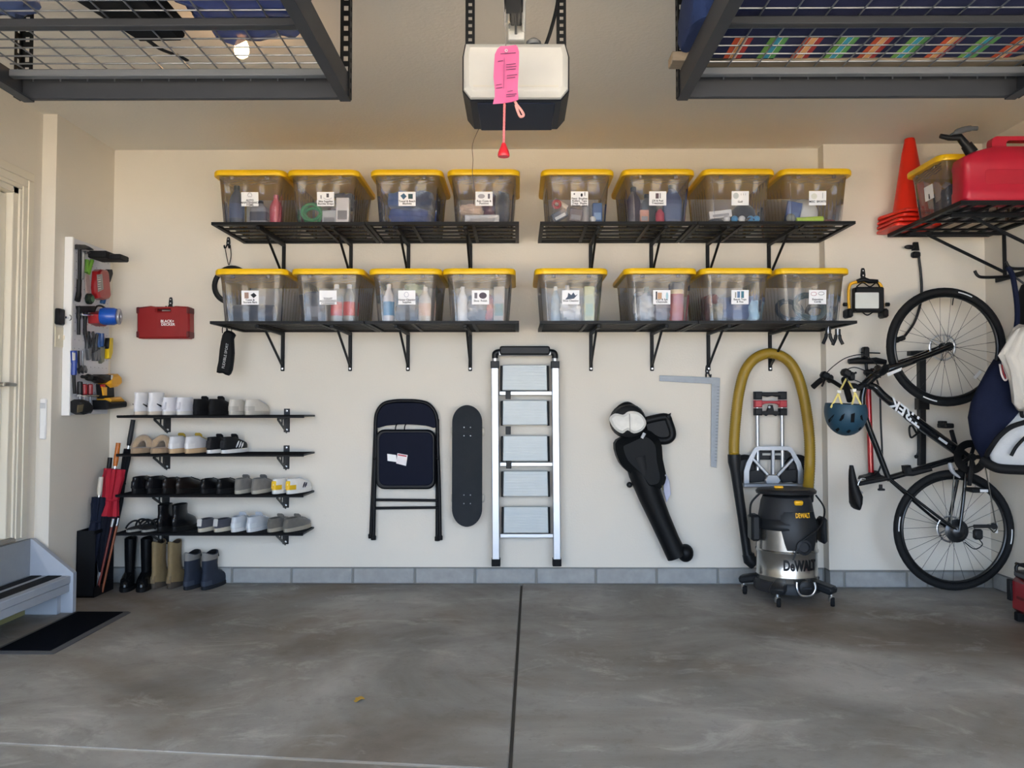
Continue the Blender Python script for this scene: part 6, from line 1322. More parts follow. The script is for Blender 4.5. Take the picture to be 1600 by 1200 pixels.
q.loft(rg); tg = part('card', q, M('#bd5581', 0.7, var=0.08), t)
q = G(); q.torus(W(791, 79, Yt-0.003), 0.0035, 0.0012, (0, 1, 0), 12, 6); part('eyelet', q, M('#c9c9c9', 0.4), t)
DKP = M('#5c2c4c', 0.7)
for y, a, b in ((84, 782, 806), (101, 791, 806), (105, 791, 807), (109, 791, 806), (118, 792, 808), (122, 792, 805), (143, 793, 801), (148, 791, 807), (151, 791, 805), (133, 775, 784), (138, 775, 785), (96, 778, 786)):
    q = G(); q.bar(W(a, y, Yt-0.0065), W(b, y-1.5, Yt-0.0065), 0.0012, 0.0022, up=(0, 1, 0)); part('print_line', q, DKP, tg, smooth=0)
q = G(); q.bar(W(788, 90, Yt-0.0065), W(787, 138, Yt-0.0065), 0.001, 0.0014, up=(0, 1, 0)); part('print_line', q, DKP, tg, smooth=0)

# ================================================================ red tool case, small bag, black cord behind the bins
wall_hook('black double hook holding the red tool case', 267, 472, YB-0.0005, s=1.0)
t = thing('tool_case', 'flat red plastic tool case hanging on a wall hook', 'tool case', W(262, 530, YB-0.03))
P = wp(YB-0.02); RC = M('#8c0f12', 0.45)
q = G(); q.px([(224, 530), (300, 530), (303, 527), (303, 484), (300, 481), (281, 480), (273, 481.5), (273, 488), (253, 488), (253, 481.5), (243, 480), (225, 482), (222, 485), (222, 527)], YB-0.006, 0.075, 0.010); tc_ = part('shell', q, RC, t)
q = G(); q.px([(251, 481), (275, 481), (274, 484.5), (252, 484.5)], YB-0.01, 0.066, 0.005); part('handle', q, RC, t)
for x in (224, 301):
    for y in (487, 524): q = G(); q.px(rrect(x-2.5, y-5, x+2.5, y+5, 1.5, 2), YB-0.004, 0.080, 0.005); part('corner_guard', q, M('#5e1416', 0.5), t)
for x in (245, 280): q = G(); q.px([(x-0.4, 528), (x+0.4, 528), (x+0.4, 484), (x-0.4, 484)], YB-0.079, 0.003, 0); part('ridge', q, M('#8d1013', 0.5), tc_)
text('lettering', 'BLACK+', 0.023, WHT, tc_, Matrix.Translation(W(261.5, 502, YB-0.0822)) @ FRONT, bold=0.0006); text('lettering', 'DECKER', 0.023, WHT, tc_, Matrix.Translation(W(262.5, 507, YB-0.0822)) @ FRONT, bold=0.0006)
t = thing('drawstring_pouch', 'narrow black pouch with white lettering hanging under the lower left shelf', 'pouch', W(353, 587, 5.0))
Yp = 4.98; P = wp(Yp); q = G(); q.px([(340, 582), (349, 583), (358, 587), (364, 578), (367, 552), (366, 530), (369, 524), (363, 518), (355, 517), (349, 524), (345, 545), (343, 565)], Yp, 0.03, 0.012, n=2); pb = part('pouch', q, M('#0d0e10', 0.75, bump=0.2), t)
for x in (352, 360): q = utube([P(x-3, 521, 0.015), P(x-3, 513, 0.015), P(x, 509, 0.015), P(x+3, 513, 0.015), P(x+3, 522, 0.015)], 0.003, 6); part('cord_loop', q, BLK, t)
text('lettering', 'FLEXIBLE SPORT', 0.022, M('#c9c9c9', 0.6), pb, Matrix.Translation(W(352, 556, Yp-0.0312)) @ Matrix.Rotation(-(PI/2-0.16), 4, 'Y') @ FRONT, width=0.15)
wall_hook('black double hook with thin cord above the first lower bin', 357, 378, YB-0.0005, s=1.0)
t = thing('headphones', 'black round hanging item half hidden behind the first lower bin', 'cord', W(358, 420, YB-0.02)); t.name = 'hanging_cable'; WM['hanging_cable'] = WM['headphones']
P = wp(YB-0.012); q = utube([P(353, 384, 0.025), P(354, 400), P(357, 414)], 0.0028, 6); part('cord', q, BLK, t)
q = utube([P(362, 384, 0.025), P(361, 400), P(358, 414)], 0.0028, 6); part('cord', q, BLK, t)
q = G()
for k in range(4): q.torus(P(362, 446, 0.0)-Vector((0, -0.006+0.004*k, 0)), 0.105-0.008*k, 0.008, (0, 1, 0), 32, 7)
q2 = G(); cl = []
for k in range(32*5): a = 2*PI*k/32; R_ = 0.118-0.0035*(k/32); cl.append(P(362, 446)+Vector((R_*math.cos(a), 0.004*math.sin(a*3), R_*math.sin(a)*1.0)))
q2.tube(cl, 0.010, 7); part('coil', q2, BLK, t)

# ================================================================ tool board on the left pier
XPB = XL2+0.045
a_, b_ = SX(113, 500, XPB), SX(171, 500, XPB); y0, y1 = a_.y, b_.y; z1_, z0_ = SX(113, 371, XPB).z, SX(113, 648, XPB).z
t = thing('tool_board', 'white pegboard panel mounted on the left side wall', 'pegboard', (XPB, (y0+y1)/2, z0_))
q = G(); q.bb(XPB-0.016, XPB, y0, y1, z0_, z1_, 0.002); pbd = part('panel', q, M('#cfd0d6', 0.55, var=0.05), t)
q = G(); q.bb(XPB-0.044, XPB+0.004, y0-0.018, y0, z0_-0.005, z1_+0.005, 0.003); part('edge_trim', q, M('#f3f1ee', 0.5, var=0.02), t)
q = G(); q.bb(XPB-0.0445, XPB-0.017, y0, y1, z1_-0.03, z1_-0.006); part('batten', q, WHT, t)
q = G(); q.bb(XPB-0.0445, XPB-0.017, y0, y1, z0_+0.006, z0_+0.03); part('batten', q, WHT, t)
g0 = G(); g0.lathe([(0.003, 0), (0.003, 0.0006)], 6, (0, 0, 0), (1, 0, 0)); hm = mesh_of(g0, 'peg_hole', M('#6d6d72', 0.8), 0)
for i in range(9):
    for j in range(20):
        o = link('peg_hole', hm, pbd); o.location = (XPB, y0+0.03+(y1-y0-0.06)*i/8, z0_+0.03+(z1_-z0_-0.06)*j/19)
GT = 'hand tools on the white tool board'
def tool(name, label, cat, px0, py0): return thing(name, label, cat, SX(px0, py0, XPB), group=GT)
def TP(nm, poly, mat, t, x=0.004, th=0.02, n=0, b=None): q = G(); q.pl(poly, XPB+x, th, b, n); return part(nm, q, mat, t)
def TT(nm, pts, r, mat, t, x=0.015, n=8, sub=5):
    q = G(); q.tube(catmull([SX(a, b, XPB+x) for a, b in pts], sub), r, n); return part(nm, q, mat, t)
TBK = M('#141416', 0.5); TGR = M('#6f7175', 0.35, 0.7); DGR = M('#2f3033', 0.5)
t = tool('claw_hammer', 'black and silver claw hammer at the top of the tool board', 'hammer', 125, 470)
TP('head', [(117, 382), (117, 389.5), (125, 390), (131, 389), (138, 391), (140, 390), (133, 385.5), (126, 382.5)], DGR, t, 0.004, 0.03)
TT('handle', [(124.5, 388), (124.5, 430), (123.5, 440)], 0.010, TBK, t, 0.018); TT('grip', [(124, 437), (123, 460), (121, 470)], [0.014]*5+[0.016]*6, TBK, t, 0.018)
t = tool('rubber_mallet', 'silver handled small hammer hanging beside the claw hammer', 'hammer', 129, 438)
TT('handle', [(130, 395), (129, 420), (128, 436)], 0.011, M('#a7a7a5', 0.4, 0.5), t, 0.012); TP('head', [(130, 392), (140, 394), (145, 398), (142, 400), (137, 396), (130, 397)], TGR, t, 0.004, 0.02)
t = tool('garden_snips', 'lime green handled snips on the tool board', 'snips', 137, 470)
TT('handle', [(134, 426), (135, 415), (136, 406)], 0.012, M('#5d8f2e', 0.5), t, 0.012); TT('handle', [(138, 428), (141, 416), (144, 407)], 0.012, M('#6fa43a', 0.5), t, 0.012); TP('blade', [(133, 428), (138, 428), (140, 445), (139, 458), (133, 457), (132, 440)], M('#c4b6b2', 0.4, 0.4), t, 0.004, 0.006)
q = G(); q.lathe([(0.032, 0), (0.032, 0.02), (0.022, 0.03), (0, 0.03)], 18, SX(137, 467, XPB+0.004), (1, 0, 0)); tm = thing('tape_roll', 'round dark green measuring reel under the snips', 'tape measure', SX(137, 475, XPB), group=GT); part('case', q, M('#1d2a22', 0.4), tm)
q = G(); q.lathe([(0.018, 0.03), (0.018, 0.033), (0, 0.034)], 16, SX(137, 467, XPB+0.004), (1, 0, 0)); part('dial', q, M('#4a7350', 0.5), tm)
t = tool('drill_bit_case', 'clear red drill bit case on the tool board', 'bit case', 152, 468)
TP('shell', [(144, 424), (148, 421), (158, 422), (160, 428), (163, 462), (161, 467), (152, 469), (144, 466), (142, 450)], M('#97181e', 0.3, coat=0.4), t, 0.004, 0.045, b=0.01); TP('window', [(151, 429), (159, 428), (161, 452), (153, 456)], M('#8b8a88', 0.3), t, 0.05, 0.004)
for k in range(6): TP('drill_bit', [(151.5+k*0.25, 433+k*3.6), (157, 432+k*3.6), (157, 433.4+k*3.6), (151.5+k*0.25, 434.4+k*3.6)], CHR, t, 0.054, 0.004)
t = tool('utility_pliers', 'black and blue handled long pliers near the board edge', 'pliers', 162, 475)
TP('jaw', [(165, 421), (171, 421), (172, 428), (168, 441), (164, 440), (164, 428)], TBK, t, 0.004, 0.02); TT('handle', [(166, 440), (163, 458), (158, 473)], 0.009, M('#245a94', 0.4), t, 0.014); TT('handle', [(168, 440), (166, 458), (162, 474)], 0.009, M('#1f4f86', 0.4), t, 0.02)
t = tool('magnetic_tray', 'flat black rectangular gadget on top of the board edge', 'gadget', 170, 405)
q = G(); c = SX(160, 400, XPB+0.06); q.box((XPB+0.06, c.y+0.02, c.z), (0.11, 0.17, 0.042), 0.006); part('body', q, M('#121316', 0.6), t)
q = G(); q.box((XPB+0.145, c.y+0.03, c.z-0.008), (0.07, 0.11, 0.034), 0.006); part('handle', q, M('#1a1b1e', 0.6), t)
q = G(); q.box((XPB+0.004, c.y+0.02, c.z), (0.01, 0.05, 0.03), 0.002); part('mount', q, STEEL, t)
for k, (x, nm) in enumerate(((123, 'left'), (133, 'right'))):
    t = tool('rubber_grip_tool', 'black handled driver, %s of two in the metal clip' % nm, 'driver', x, 520); TT('handle', [(x+1, 480), (x, 500), (x, 523)], [0.014]*5+[0.010]*6, TBK, t, 0.018); TP('head', [(x-5, 478), (x+9, 478), (x+7, 488), (x-3, 487)], TBK, t, 0.004, 0.03)
t = tool('tool_clip', 'thin silver spring clip bar on the tool board', 'clip', 128, 492); TP('bar', [(119, 490), (142, 492), (142, 495), (119, 493)], CHR, t, 0.004, 0.038)
t = tool('trim_router', 'red and blue compact trim router on the tool board', 'router', 152, 510)
TP('base', [(137, 491), (146, 486), (156, 488), (157, 506), (150, 510), (138, 505)], M('#a8252b', 0.45), t, 0.004, 0.07, b=0.015)
q = G(); c = SX(157, 494, XPB+0.06); q.lathe([(0.045, 0), (0.052, 0.02), (0.052, 0.075), (0.045, 0.09), (0, 0.092)], 20, c, (1, 0.25, 0)); part('motor', q, M('#1552b4', 0.35, coat=0.3), t)
q = G(); q.torus(c+Vector((0.098, 0.026, 0)), 0.040, 0.009, (1, 0.25, 0), 20, 8); part('ring', q, M('#b9bcc2', 0.3, 0.6), t)
TT('cord', [(147, 487), (151, 479), (158, 478), (165, 482)], 0.006, TBK, t, 0.03)
PLI = (('grey slip joint pliers below the drivers', 134, 520, 136, 562, '#26272a'), ('dark needle nose pliers in the middle row', 141, 530, 145, 563, '#303134'), ('dark grey side cutters beside the blue snips', 147, 524, 150, 563, '#3a3b3e'))
for lab, xa_, ya_, xb_, yb_, c_ in PLI:
    t = tool('pliers', lab, 'pliers', xb_, yb_); mt = M(c_, 0.45, 0.3)
    TT('handle', [(xa_-2, ya_-6), (xa_+1, (ya_+yb_)/2-6), (xb_-1, (ya_+yb_)/2+4)], 0.008, mt, t, 0.012); TT('handle', [(xa_+5, ya_-2), (xa_+3, (ya_+yb_)/2-6), (xb_+1, (ya_+yb_)/2+4)], 0.008, mt, t, 0.018)
    TP('jaw', [(xb_-3, (ya_+yb_)/2+2), (xb_+3, (ya_+yb_)/2+1), (xb_+1.5, yb_), (xb_-1.5, yb_+1)], TGR, t, 0.004, 0.02)
t = tool('wire_cutters', 'blue handled wire strippers on the tool board', 'cutters', 157, 567)
TT('handle', [(154, 521), (153, 532), (154, 542)], 0.014, M('#1d4f8e', 0.4), t, 0.014); TT('handle', [(159, 521), (159, 532), (158, 542)], 0.014, M('#1a4680', 0.4), t, 0.022); TP('jaw', [(152, 541), (159, 541), (158, 565), (154, 568), (152, 555)], M('#77796a', 0.4, 0.5), t, 0.004, 0.022)
t = tool('utility_knife', 'yellow utility knife at the board edge', 'knife', 165, 560); TP('body', [(165, 528), (170, 528), (169, 552), (166, 561), (162, 560), (163, 545)], M('#e2c21c', 0.4), t, 0.004, 0.03); TP('slider', [(163, 540), (164.5, 528), (165.5, 528), (164, 545)], TBK, t, 0.01, 0.026)
t = tool('torch_lighter', 'long blue handled lighter on the lower board', 'lighter', 116, 615); TT('handle', [(115, 548), (116, 565), (115.5, 586)], [0.018]*6+[0.015]*5, M('#1e3f94', 0.4), t, 0.02); TT('barrel', [(115.5, 585), (116, 600), (117, 615)], 0.009, TBK, t, 0.02); TP('sticker', [(113, 551), (117, 551), (117, 563), (113, 563)], WHT, t, 0.038, 0.003)
for k, (xw_, nm) in enumerate(((123, 'dark open wrench beside the blue lighter', ), (129, 'silver adjustable wrench beside the dark wrench'))):
    t = tool('wrench', nm, 'wrench', xw_, 583); mt = DGR if k == 0 else TGR; TT('shank', [(xw_, 548), (xw_, 565), (xw_+1, 576)], 0.006, mt, t, 0.010); TP('jaw', [(xw_-3, 576), (xw_+2, 571), (xw_+5, 577), (xw_+4, 583), (xw_+1, 579), (xw_-1, 584)], mt, t, 0.004, 0.014)
t = tool('cordless_drill', 'yellow and black cordless drill at the bottom of the board', 'drill', 160, 640)
DY = M('#e0a31e', 0.42)
TP('body', [(158, 586), (170, 584), (174, 588), (175, 600), (170, 604), (158, 606), (153, 600)], DY, t, 0.01, 0.07, b=0.015); TP('gear_case', [(139, 588), (146, 585), (158, 585), (161, 592), (159, 598), (148, 599), (140, 594)], TBK, t, 0.014, 0.06, b=0.016); TT('chuck', [(141, 590), (134, 589), (128, 588.5)], [0.020]*4+[0.010]*7, TBK, t, 0.045)
TP('grip', [(150, 600), (168, 603), (169, 622), (152, 623), (151, 610)], TBK, t, 0.018, 0.045, b=0.012); TP('grip_panel', [(158, 604), (166, 605), (166, 618), (160, 618)], DY, t, 0.06, 0.006); TP('trigger', [(156, 601), (161, 600), (161, 606), (157, 606)], RED, t, 0.05, 0.016)
TP('battery_collar', [(151, 622), (170, 620), (174, 624), (176, 628), (151, 629)], DY, t, 0.006, 0.085, b=0.01); TP('battery', [(144, 625), (152, 628), (177, 627), (177, 636), (168, 637), (145, 640)], TBK, t, 0.004, 0.09, b=0.01); TP('ring', [(157.5, 586), (160.5, 586), (160.5, 596), (157.5, 596)], CHR, t, 0.012, 0.066)
t = tool('screwdriver_rack', 'silver clip bar holding screwdrivers low on the board', 'clip', 130, 618); TP('bar', [(116, 616.5), (147, 616.5), (147, 619.5), (116, 619.5)], CHR, t, 0.004, 0.04)
for xw_, ya_, c_, nm in ((125, 596, '#161618', 'black screwdriver in the silver clip bar'), (132, 600, '#a81f26', 'thick red screwdriver in the silver clip bar'), (141, 600, '#8e1c22', 'dark red screwdriver in the silver clip bar')):
    t = tool('screwdriver', nm, 'screwdriver', xw_, 640); TT('handle', [(xw_, ya_), (xw_, ya_+8), (xw_, 618)], [0.010]+[0.015]*9+[0.011], M(c_, 0.4), t, 0.022); TT('shank', [(xw_, 617), (xw_, 630), (xw_, 646)], 0.005, TGR, t, 0.022)
t = tool('tape_measure', 'black tape measure clipped at the bottom corner of the board', 'tape measure', 118, 645); TP('case', [(110, 627), (116, 624), (126, 627), (132, 634), (130, 645), (118, 648), (110, 644)], TBK, t, 0.004, 0.06, b=0.012); TP('side_label', [(121, 633), (130, 632), (128, 643), (120, 645)], M('#5c5238', 0.5), t, 0.062, 0.004)

# ================================================================ umbrella stand in the corner
sx0, sx1, sy0, sy1, sh_ = -2.573, -2.465, 4.86, 5.09, 0.385
t = thing('umbrella_stand', 'tall black box umbrella stand in the rear left corner', 'umbrella stand', ((sx0+sx1)/2, (sy0+sy1)/2, 0)); SB = M('#0b0c10', 0.5)
q = G(); q.bb(sx0, sx1, sy0, sy0+0.006, 0, sh_, 0.001); part('side_wall', q, SB, t)
q = G(); q.bb(sx0, sx1, sy1-0.006, sy1, 0, sh_, 0.001); part('side_wall', q, SB, t)
q = G(); q.bb(sx0, sx0+0.006, sy0, sy1, 0, sh_, 0.001); part('side_wall', q, SB, t)
q = G(); q.bb(sx0, sx1, sy0, sy1, 0, 0.008); part('floor_plate', q, SB, t)
q = G(); q.bb(sx1-0.006, sx1, sy0, sy1, 0, 0.06); part('lower_rail', q, SB, t)
q = G(); q.bb(sx1-0.006, sx1, sy0, sy1, sh_-0.02, sh_); part('upper_rail', q, SB, t)
def umbrella(label, tip, top, mats, w, handle, name='furled_umbrella'):
    t = thing(name, label, 'umbrella', tip); tip, top = Vector(tip), Vector(top); ax = (top-tip); Ln = ax.length; d = ax.normalized()
    u = d.orthogonal().normalized(); v = d.cross(u); rg = []; n = 24
    for k, (s, r) in enumerate(((0.12, 0.15), (0.22, 0.5), (0.36, 0.8), (0.5, 0.95), (0.60, 0.72), (0.66, 0.75), (0.76, 1.0), (0.82, 0.95))):
        rg.append([tip+ax*s+(u*math.cos(2*PI*i/n)+v*math.sin(2*PI*i/n))*w*r*(1+0.22*math.cos(8*2*PI*i/n+k*0.5)) for i in range(n)])
    if len(mats) > 1:
        q = G(); q.loft(rg[:4]); part('canopy_end', q, mats[1], t); q = G(); q.loft(rg[3:]); part('canopy', q, mats[0], t)
    else: q = G(); q.loft(rg); part('canopy', q, mats[0], t)
    q = G(); q.cyl(tip, tip+ax*0.9, 0.005, n=8); part('shaft', q, STEEL, t)
    q = G(); q.tube([tip+ax*0.84, tip+ax*0.88, tip+ax*1.0], [0.012, 0.015, 0.014], 10); part('handle', q, handle, t)
    q = G(); q.torus(tip+ax*0.61, w*0.78, 0.006, d, 20, 6); part('closing_strap', q, mats[0], t)
    return t
UC = lambda c: M(c, 0.8, var=0.15, bump=0.2)
umbrella('crimson furled umbrella with navy end and orange handle in the stand', (-2.50, 4.97, 0.02), W(185, 692, 5.03), (UC('#a8122a'), UC('#10131f')), 0.055, M('#b8641c', 0.4))
umbrella('dark navy furled umbrella beside the crimson one', (-2.53, 4.92, 0.02), W(158, 745, 4.95), (UC('#141a2c'),), 0.035, M('#c9c2b4', 0.4))
umbrella('black furled umbrella with striped loop handle behind the slippers', (-2.505, 5.06, 0.02), W(208, 656, 5.20), (UC('#17181c'),), 0.022, M('#2a2b2e', 0.5))
umbrella('black and white patterned umbrella against the corner', (-2.545, 5.05, 0.02), W(172, 715, 5.06), (M('#a9a9b0', 0.8, var=0.95, scale=60),), 0.028, BLK)
for k, (a, b, nm) in enumerate((((152, 900), (178, 820), 'thin red brown cane leaning in the umbrella stand'), ((160, 900), (186, 825), 'thin copper cane leaning beside the red brown cane'))):
    p0, p1 = W(a[0], a[1], 4.92+0.04*k), W(b[0], b[1], 4.93+0.04*k); p0.x = max(p0.x, -2.55); p0.z = 0.010; p1.x = max(p1.x, -2.52); p1.x = p0.x+0.075; p1.z = 0.40
    q = G(); q.tube([p0, p1], 0.007, 8); t = thing('walking_cane', nm, 'cane', p0); part('shaft', q, M(('#6e2a20', '#8a4a2c')[k], 0.4), t)
    q = G(); q.tube([p1, p1+(p1-p0)*0.12], 0.009, 8); part('metal_tip', q, CHR, t)

# ================================================================ shelf on the right wall with cones, bin and fuel can
t = thing('side_shelf', 'black slatted shelf on the right wall holding cones and a fuel can', 'shelf', (2.58, 4.68, 2.15))
x0, x1, y0, y1, z = 2.27, XR-0.004, 4.25, 5.10, 2.169
q = G(); q.frame([(x0, y0), (x1, y0), (x1, y1), (x0, y1)], [(x0+0.024, y0+0.024), (x1-0.024, y0+0.024), (x1-0.024, y1-0.024), (x0+0.024, y1-0.024)], lambda a, b, h: Vector((a, b, z-0.02+h)), 0.02); part('rim', q, SHELF, t, smooth=0)
for k in range(5): xx = x0+(x1-x0)*(k+1)/6; q = G(); q.bb(xx-0.012, xx+0.012, y0+0.01, y1-0.01, z-0.012, z-0.001, 0.001); part('slat', q, SHELF, t, smooth=0)
for k in range(3): yy = y0+(y1-y0)*(k+1)/4; q = G(); q.bb(x0+0.01, x1-0.01, yy-0.010, yy+0.010, z-0.022, z-0.0125, 0.001); part('cross_bar', q, SHELF, t, smooth=0)
for k, yy in enumerate((4.93, 4.45)):
    b = thing('shelf_bracket', ('black steel bracket at the far end of the side shelf', 'black steel bracket at the near end of the side shelf')[k], 'bracket', (XR, yy, 1.9), group='brackets of the side shelf'); zb = z-0.0225
    q = G(); q.bb(XR-0.016, XR-0.0005, yy-0.011, yy+0.011, zb-0.27, zb, 0.003); part('upright', q, SHELFB, b)
    q = G(); q.bb(x0+0.05, XR-0.017, yy-0.011, yy+0.011, zb-0.02, zb-0.0005, 0.003); part('arm', q, SHELFB, b)
    q = G(); q.bar((XR-0.013, yy, zb-0.24), (x0+0.16, yy, zb-0.016), 0.016, 0.016, 0.003); part('brace', q, SHELFB, b)
t = thing('hook_rail', 'black metal rail with curved hooks below the side shelf', 'rail', (XR-0.1, 4.7, 1.85)); zr_ = 1.868
q = G(); q.bb(XR-0.028, XR-0.017, 4.15, 5.0, zr_-0.015, zr_+0.015, 0.003); part('rail', q, SHELFB, t)
for yy in (4.86, 4.55, 4.3): q = utube([(XR-0.03, yy, zr_), (XR-0.16, yy, zr_-0.004), (XR-0.205, yy, zr_+0.004), (XR-0.225, yy, zr_+0.035)], 0.009, 8); part('hook', q, SHELFB, t)
OR = M('#e0260f', 0.45, var=0.06)
q = G(); q.layers(rrect(-0.14, -0.14, 0.14, 0.14, 0.03, 4), lambda a, b, h: Vector((a, b, h)), [(0, 0), (0, 0.012), (0.008, 0.020)]); CB = mesh_of(q, 'base_plate', OR)
q = G(); q.lathe([(0.108, 0.015), (0.098, 0.03), (0.029, 0.47), (0.026, 0.476), (0.020, 0.470)], 24, cap=False); CC = mesh_of(q, 'cone_body', OR)
for k, nm in enumerate(('lowest', 'second', 'third', 'topmost')):
    t = thing('traffic_cone', 'orange traffic cone, %s in the nested stack on the side shelf' % nm, 'cone', (2.345+0.006*k, 4.985, z+0.0005+0.0265*k), group='nested orange traffic cones', rotz=0.08*k)
    link('base_plate', CB, t, True); link('cone_body', CC, t, True)
BX[16] = (2.56, z)
mb = make_bin(2.555, z, ['|||', '||||'], [], 'clear yellow-lidded bin beside the orange cones on the side shelf', rotz=-PI/2, Y=4.632)
lump(16, 'bagged_tools', 'dark blue bagged gear inside the bin beside the cones', 'bag', (0.13, 0.10, 0.10), M('#3a4358', 0.6, var=0.5, scale=25), 0.0, -0.19, 0, 51, 0.10)
# fuel can
t = thing('fuel_can', 'red plastic fuel can with black spout on the side shelf', 'fuel can', (2.58, 4.335, z)); FR = M('#b01230', 0.45, var=0.08)
fx0, fx1, fy0, fy1 = 2.295, 2.86, 4.255, 4.41
def fring(ins, zz, sx=0.0): return [Vector((a, b, z+zz)) for a, b in rrect(fx0+ins+sx, fy0+ins*0.6, fx1-ins, fy1-ins*0.6, 0.03, 4)]
q = G(); q.loft([fring(0.012, 0.001), fring(0.0, 0.014), fring(0.0, 0.06), fring(0.004, 0.07), fring(0.004, 0.18), fring(0.0, 0.19), fring(0.01, 0.235), fring(0.03, 0.262, 0.03), fring(0.045, 0.285, 0.09), fring(0.055, 0.292, 0.12)]); fc = part('tank', q, FR, t)
q = G(); q.layers([(2.47, 0.28), (2.84, 0.28), (2.83, 0.335), (2.80, 0.35), (2.53, 0.35), (2.48, 0.31)], lambda a, b, h: Vector((a, 4.31+h, z+b)), [(0.004, 0), (0, 0.006), (0, 0.044), (0.004, 0.05)]); 
q2 = G(); o_ = rrect(2.47, 0.27, 2.85, 0.352, 0.03, 4); i_ = rrect(2.545, 0.288, 2.80, 0.330, 0.018, 4); q2.frame(o_, i_, lambda a, b, h: Vector((a, 4.31+h, z+b)), 0.05); part('handle', q2, FR, t)
q = G(); q.layers(rrect(2.40, 0.085, 2.80, 0.165, 0.02, 3), lambda a, b, h: Vector((a, 4.2595-h, z+b)), [(0, 0), (0.003, 0.003)]); part('embossed_panel', q, M('#a8102c', 0.5), fc)
q = G(); q.tube([(2.38, 4.335, z+0.27), (2.35, 4.335, z+0.315)], [0.032, 0.028], 14); part('collar', q, BLK, t)
q = G(); q.tube([(2.355, 4.335, z+0.305), (2.315, 4.335, z+0.355), (2.26, 4.335, z+0.352), (2.215, 4.335, z+0.362)], [0.022, 0.020, 0.015, 0.012], 10); part('spout', q, BLK, t)
q = G(); q.tube(catmull([(2.27, 4.335, z+0.362), (2.31, 4.335, z+0.385), (2.36, 4.335, z+0.40), (2.41, 4.335, z+0.402)], 5), [0.010]*4+[0.016]*8+[0.012]*4, 10); part('trigger_lever', q, M('#55595f', 0.5), t)

# ================================================================ bags on the right wall, generator
t = thing('backpack', 'navy and white backpack with black trim hanging on the right wall', 'backpack', (2.70, 4.5, 0.7))
def blob(prof, mat, nm, t, y0, dy, n=28, nz=0.03):
    """soft volume from px half-outline rows (py, x_left, x_right) at a depth, bulging by dy"""
    q = G(); rg = []
    for k, (py, xa_, xb_) in enumerate(prof):
        a = W(xa_, py, y0); b = W(xb_, py, y0); c = (a+b)/2; rx_ = (b.x-a.x)/2
        rg.append([c+Vector((rx_*(abs(math.cos(th))**0.8)*(1 if math.cos(th) > 0 else -1), dy*math.sin(th)*min(1, 0.5+0.1*min(k, len(prof)-1-k))*(1+nz*math.sin(5*th+k)), nz*0.3*math.sin(3*th+k*1.3))) for th in [2*PI*i/n for i in range(n)]])
    q.loft(rg); return part(nm, q, mat, t)
NVB = M('#0f1730', 0.85, var=0.2, bump=0.3, bscale=200)
blob([(563, 1555, 1590), (575, 1545, 1612), (600, 1530, 1618), (630, 1518, 1620), (655, 1514, 1618), (680, 1518, 1610), (700, 1526, 1600), (715, 1536, 1600), (725, 1545, 1610), (731, 1552, 1625)], NVB, 'main_body', t, 4.50, 0.10)
blob([(640, 1590, 1650), (655, 1575, 1660), (672, 1562, 1665), (692, 1550, 1668), (708, 1544, 1668), (722, 1550, 1668), (729, 1560, 1660)], M('#c4c6c8', 0.85, var=0.1, bump=0.3), 'front_pocket', t, 4.43, 0.085)
q = utube([W(1541, 712, 4.40), W(1550, 697, 4.355), W(1562, 681, 4.335), W(1580, 667, 4.33), W(1604, 659, 4.33)], 0.013, 8); part('black_trim', q, M('#121316', 0.7), t)
q = utube([W(1580, 712, 4.338), W(1588, 698, 4.335), W(1603, 682, 4.335)], 0.009, 8); part('pocket_zip', q, M('#121316', 0.7), t)
q = utube([W(1535, 718, 4.46), W(1550, 728, 4.42), W(1570, 733, 4.39), (2.74, 4.36, W(1600, 735, 4.37).z)], 0.026, 10); part('bottom_piping', q, M('#101114', 0.7), t)
q = utube([W(1562, 569, 4.395), W(1565, 585, 4.385), W(1570, 594, 4.38), W(1574, 590, 4.378), W(1570, 578, 4.385), W(1566, 566, 4.395)], 0.005, 7); part('red_white_strap', q, M('#e2d6d2', 0.7), t)
q = utube([W(1565.5, 570, 4.388), W(1568, 583, 4.38), W(1571.5, 591, 4.376)], 0.003, 6); part('strap_stripe', q, M('#b5343a', 0.7), t)
q = utube([W(1575, 562, 4.50), (2.70, 4.51, W(1590, 500, 4.5).z), (2.70, 4.535, 1.80), (2.68, 4.55, 1.872)], 0.014, 8); part('hanging_strap', q, NVB, t)
q = utube([W(1598, 655, 4.40), W(1596, 640, 4.38), W(1601, 622, 4.38)], 0.010, 8); part('black_trim', q, M('#121316', 0.7), t)
t = thing('white_garment', 'crumpled off-white cloth draped over the backpack', 'cloth', (2.74, 4.38, 1.1))
q = G(); rg = []
for k, (py, xa_, xb_) in enumerate(((508, 1596, 1640), (514, 1585, 1650), (528, 1576, 1655), (548, 1566, 1660), (556, 1562, 1660), (575, 1572, 1660), (592, 1578, 1658), (612, 1582, 1655), (630, 1584, 1650), (640, 1592, 1640))):
    a = W(xa_, py, 4.325); b = W(xb_, py, 4.325); c = (a+b)/2; rx_ = (b.x-a.x)/2
    rg.append([c+Vector((rx_*math.cos(th)*(1+0.05*math.cos(9*th+k)), 0.060*math.sin(th)*(1+0.20*math.cos(11*th+k*0.35)), 0.008*math.sin(5*th+k))) for th in [2*PI*i/56 for i in range(56)]])
q.loft(rg); part('cloth', q, M('#c6c2ba', 0.95, bump=0.3, var=0.06), t, smooth=60)
t = thing('wall_bag_strap', 'black buckle and strap on the wall corner behind the top bicycle wheel', 'strap', (2.85, 5.1, 1.5))
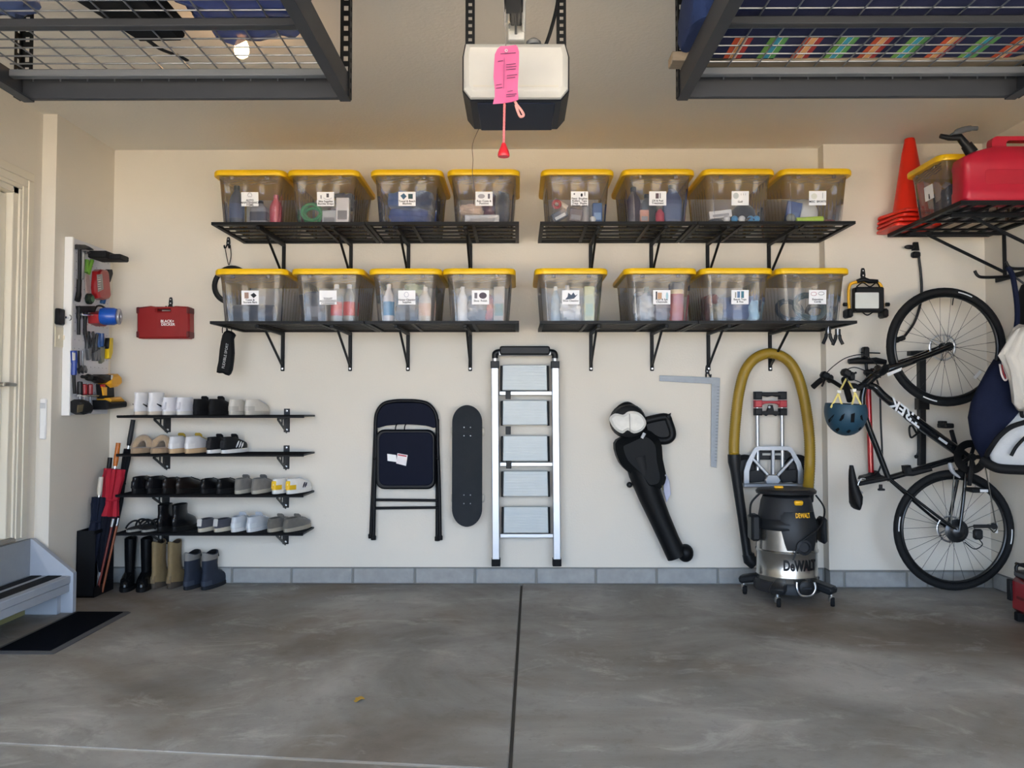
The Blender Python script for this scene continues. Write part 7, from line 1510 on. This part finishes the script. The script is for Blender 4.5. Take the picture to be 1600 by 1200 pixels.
q = utube([W(1548, 494, 5.12), W(1556, 486, 5.10), W(1566, 484, 5.09), W(1567, 500, 5.09), W(1566, 515, 5.09)], [0.006]*8+[0.016]*13, 8); part('strap', q, BLK, t)
q = G(); q.box(W(1568, 530, 5.06), (0.05, 0.02, 0.12), 0.004); part('buckle', q, M('#2a2b2e', 0.4, 0.4), t)
t = thing('hanging_garment', 'narrow black item hanging at the right wall beside the shelf', 'bag', (2.85, 4.6, 1.4)); q = G(); c = W(1598, 500, 4.62); q.loft([[Vector((2.86+0.022*math.cos(th)*k, 4.70+0.10*math.sin(th)*k, zz)) for th in [2*PI*i/16 for i in range(16)]] for k, zz in ((0.3, 1.80), (0.7, 1.75), (1, 1.6), (1, 1.5), (0.9, 1.44), (0.4, 1.42))]); part('body', q, M('#101113', 0.7), t)
q = G(); q.tube([(2.86, 4.70, 1.80), (2.80, 4.72, 1.86)], 0.006, 6); part('loop', q, BLK, t)
t = thing('generator', 'low red portable generator with black frame at the right edge', 'generator', (2.6300, 4.1, 0))
q = G(); q.bb(2.5750, 2.8200, 3.75, 4.42, 0.045, 0.225, 0.02); gb = part('red_body', q, M('#8d1420', 0.35, coat=0.4), t)
q = G(); q.bb(2.5725, 2.5760, 3.85, 4.36, 0.12, 0.135, 0.001); part('groove', q, M('#5e0d15', 0.5), gb)
q = G(); q.bb(2.5800, 2.8150, 3.77, 4.40, 0.225, 0.262, 0.010); part('grey_top', q, M('#4c4d50', 0.5), t)
for y in (3.80, 4.10, 4.385): q = utube([(2.5900, y, 0.255), (2.5950, y, 0.285), (2.6500, y, 0.29), (2.8000, y, 0.29)], 0.009, 8); part('frame_tube', q, BLK, t)
q = G(); q.cyl((2.6050, 3.76, 0.29), (2.6050, 4.41, 0.29), 0.009, n=8); part('frame_tube', q, BLK, t)
q = G(); q.bb(2.5620, 2.5820, 4.395, 4.43, 0.10, 0.21, 0.004); part('corner_guard', q, BLK, t)
for y in (3.80, 4.38): q = G(); q.bb(2.5800, 2.8100, y-0.02, y+0.02, 0.001, 0.046, 0.004); part('foot', q, RUB, t)
q = G(); q.torus((2.395, 3.90, 0.062), 0.045, 0.017, (1, 0, 0), 24, 8); q.lathe([(0.036, -0.010), (0.036, 0.010)], 16, (2.395, 3.90, 0.062), (1, 0, 0)); tw = thing('cart_wheel', 'small black wheel of a cart at the lower right edge', 'wheel', (2.395, 3.90, 0)); part('tyre', q, RUB, tw)
q = G(); q.cyl((2.39, 3.90, 0.062), (2.47, 3.90, 0.062), 0.008); q.bar((2.455, 3.90, 0.05), (2.47, 3.84, 0.14), 0.02, 0.03, 0.004); part('axle', q, STEEL, tw)
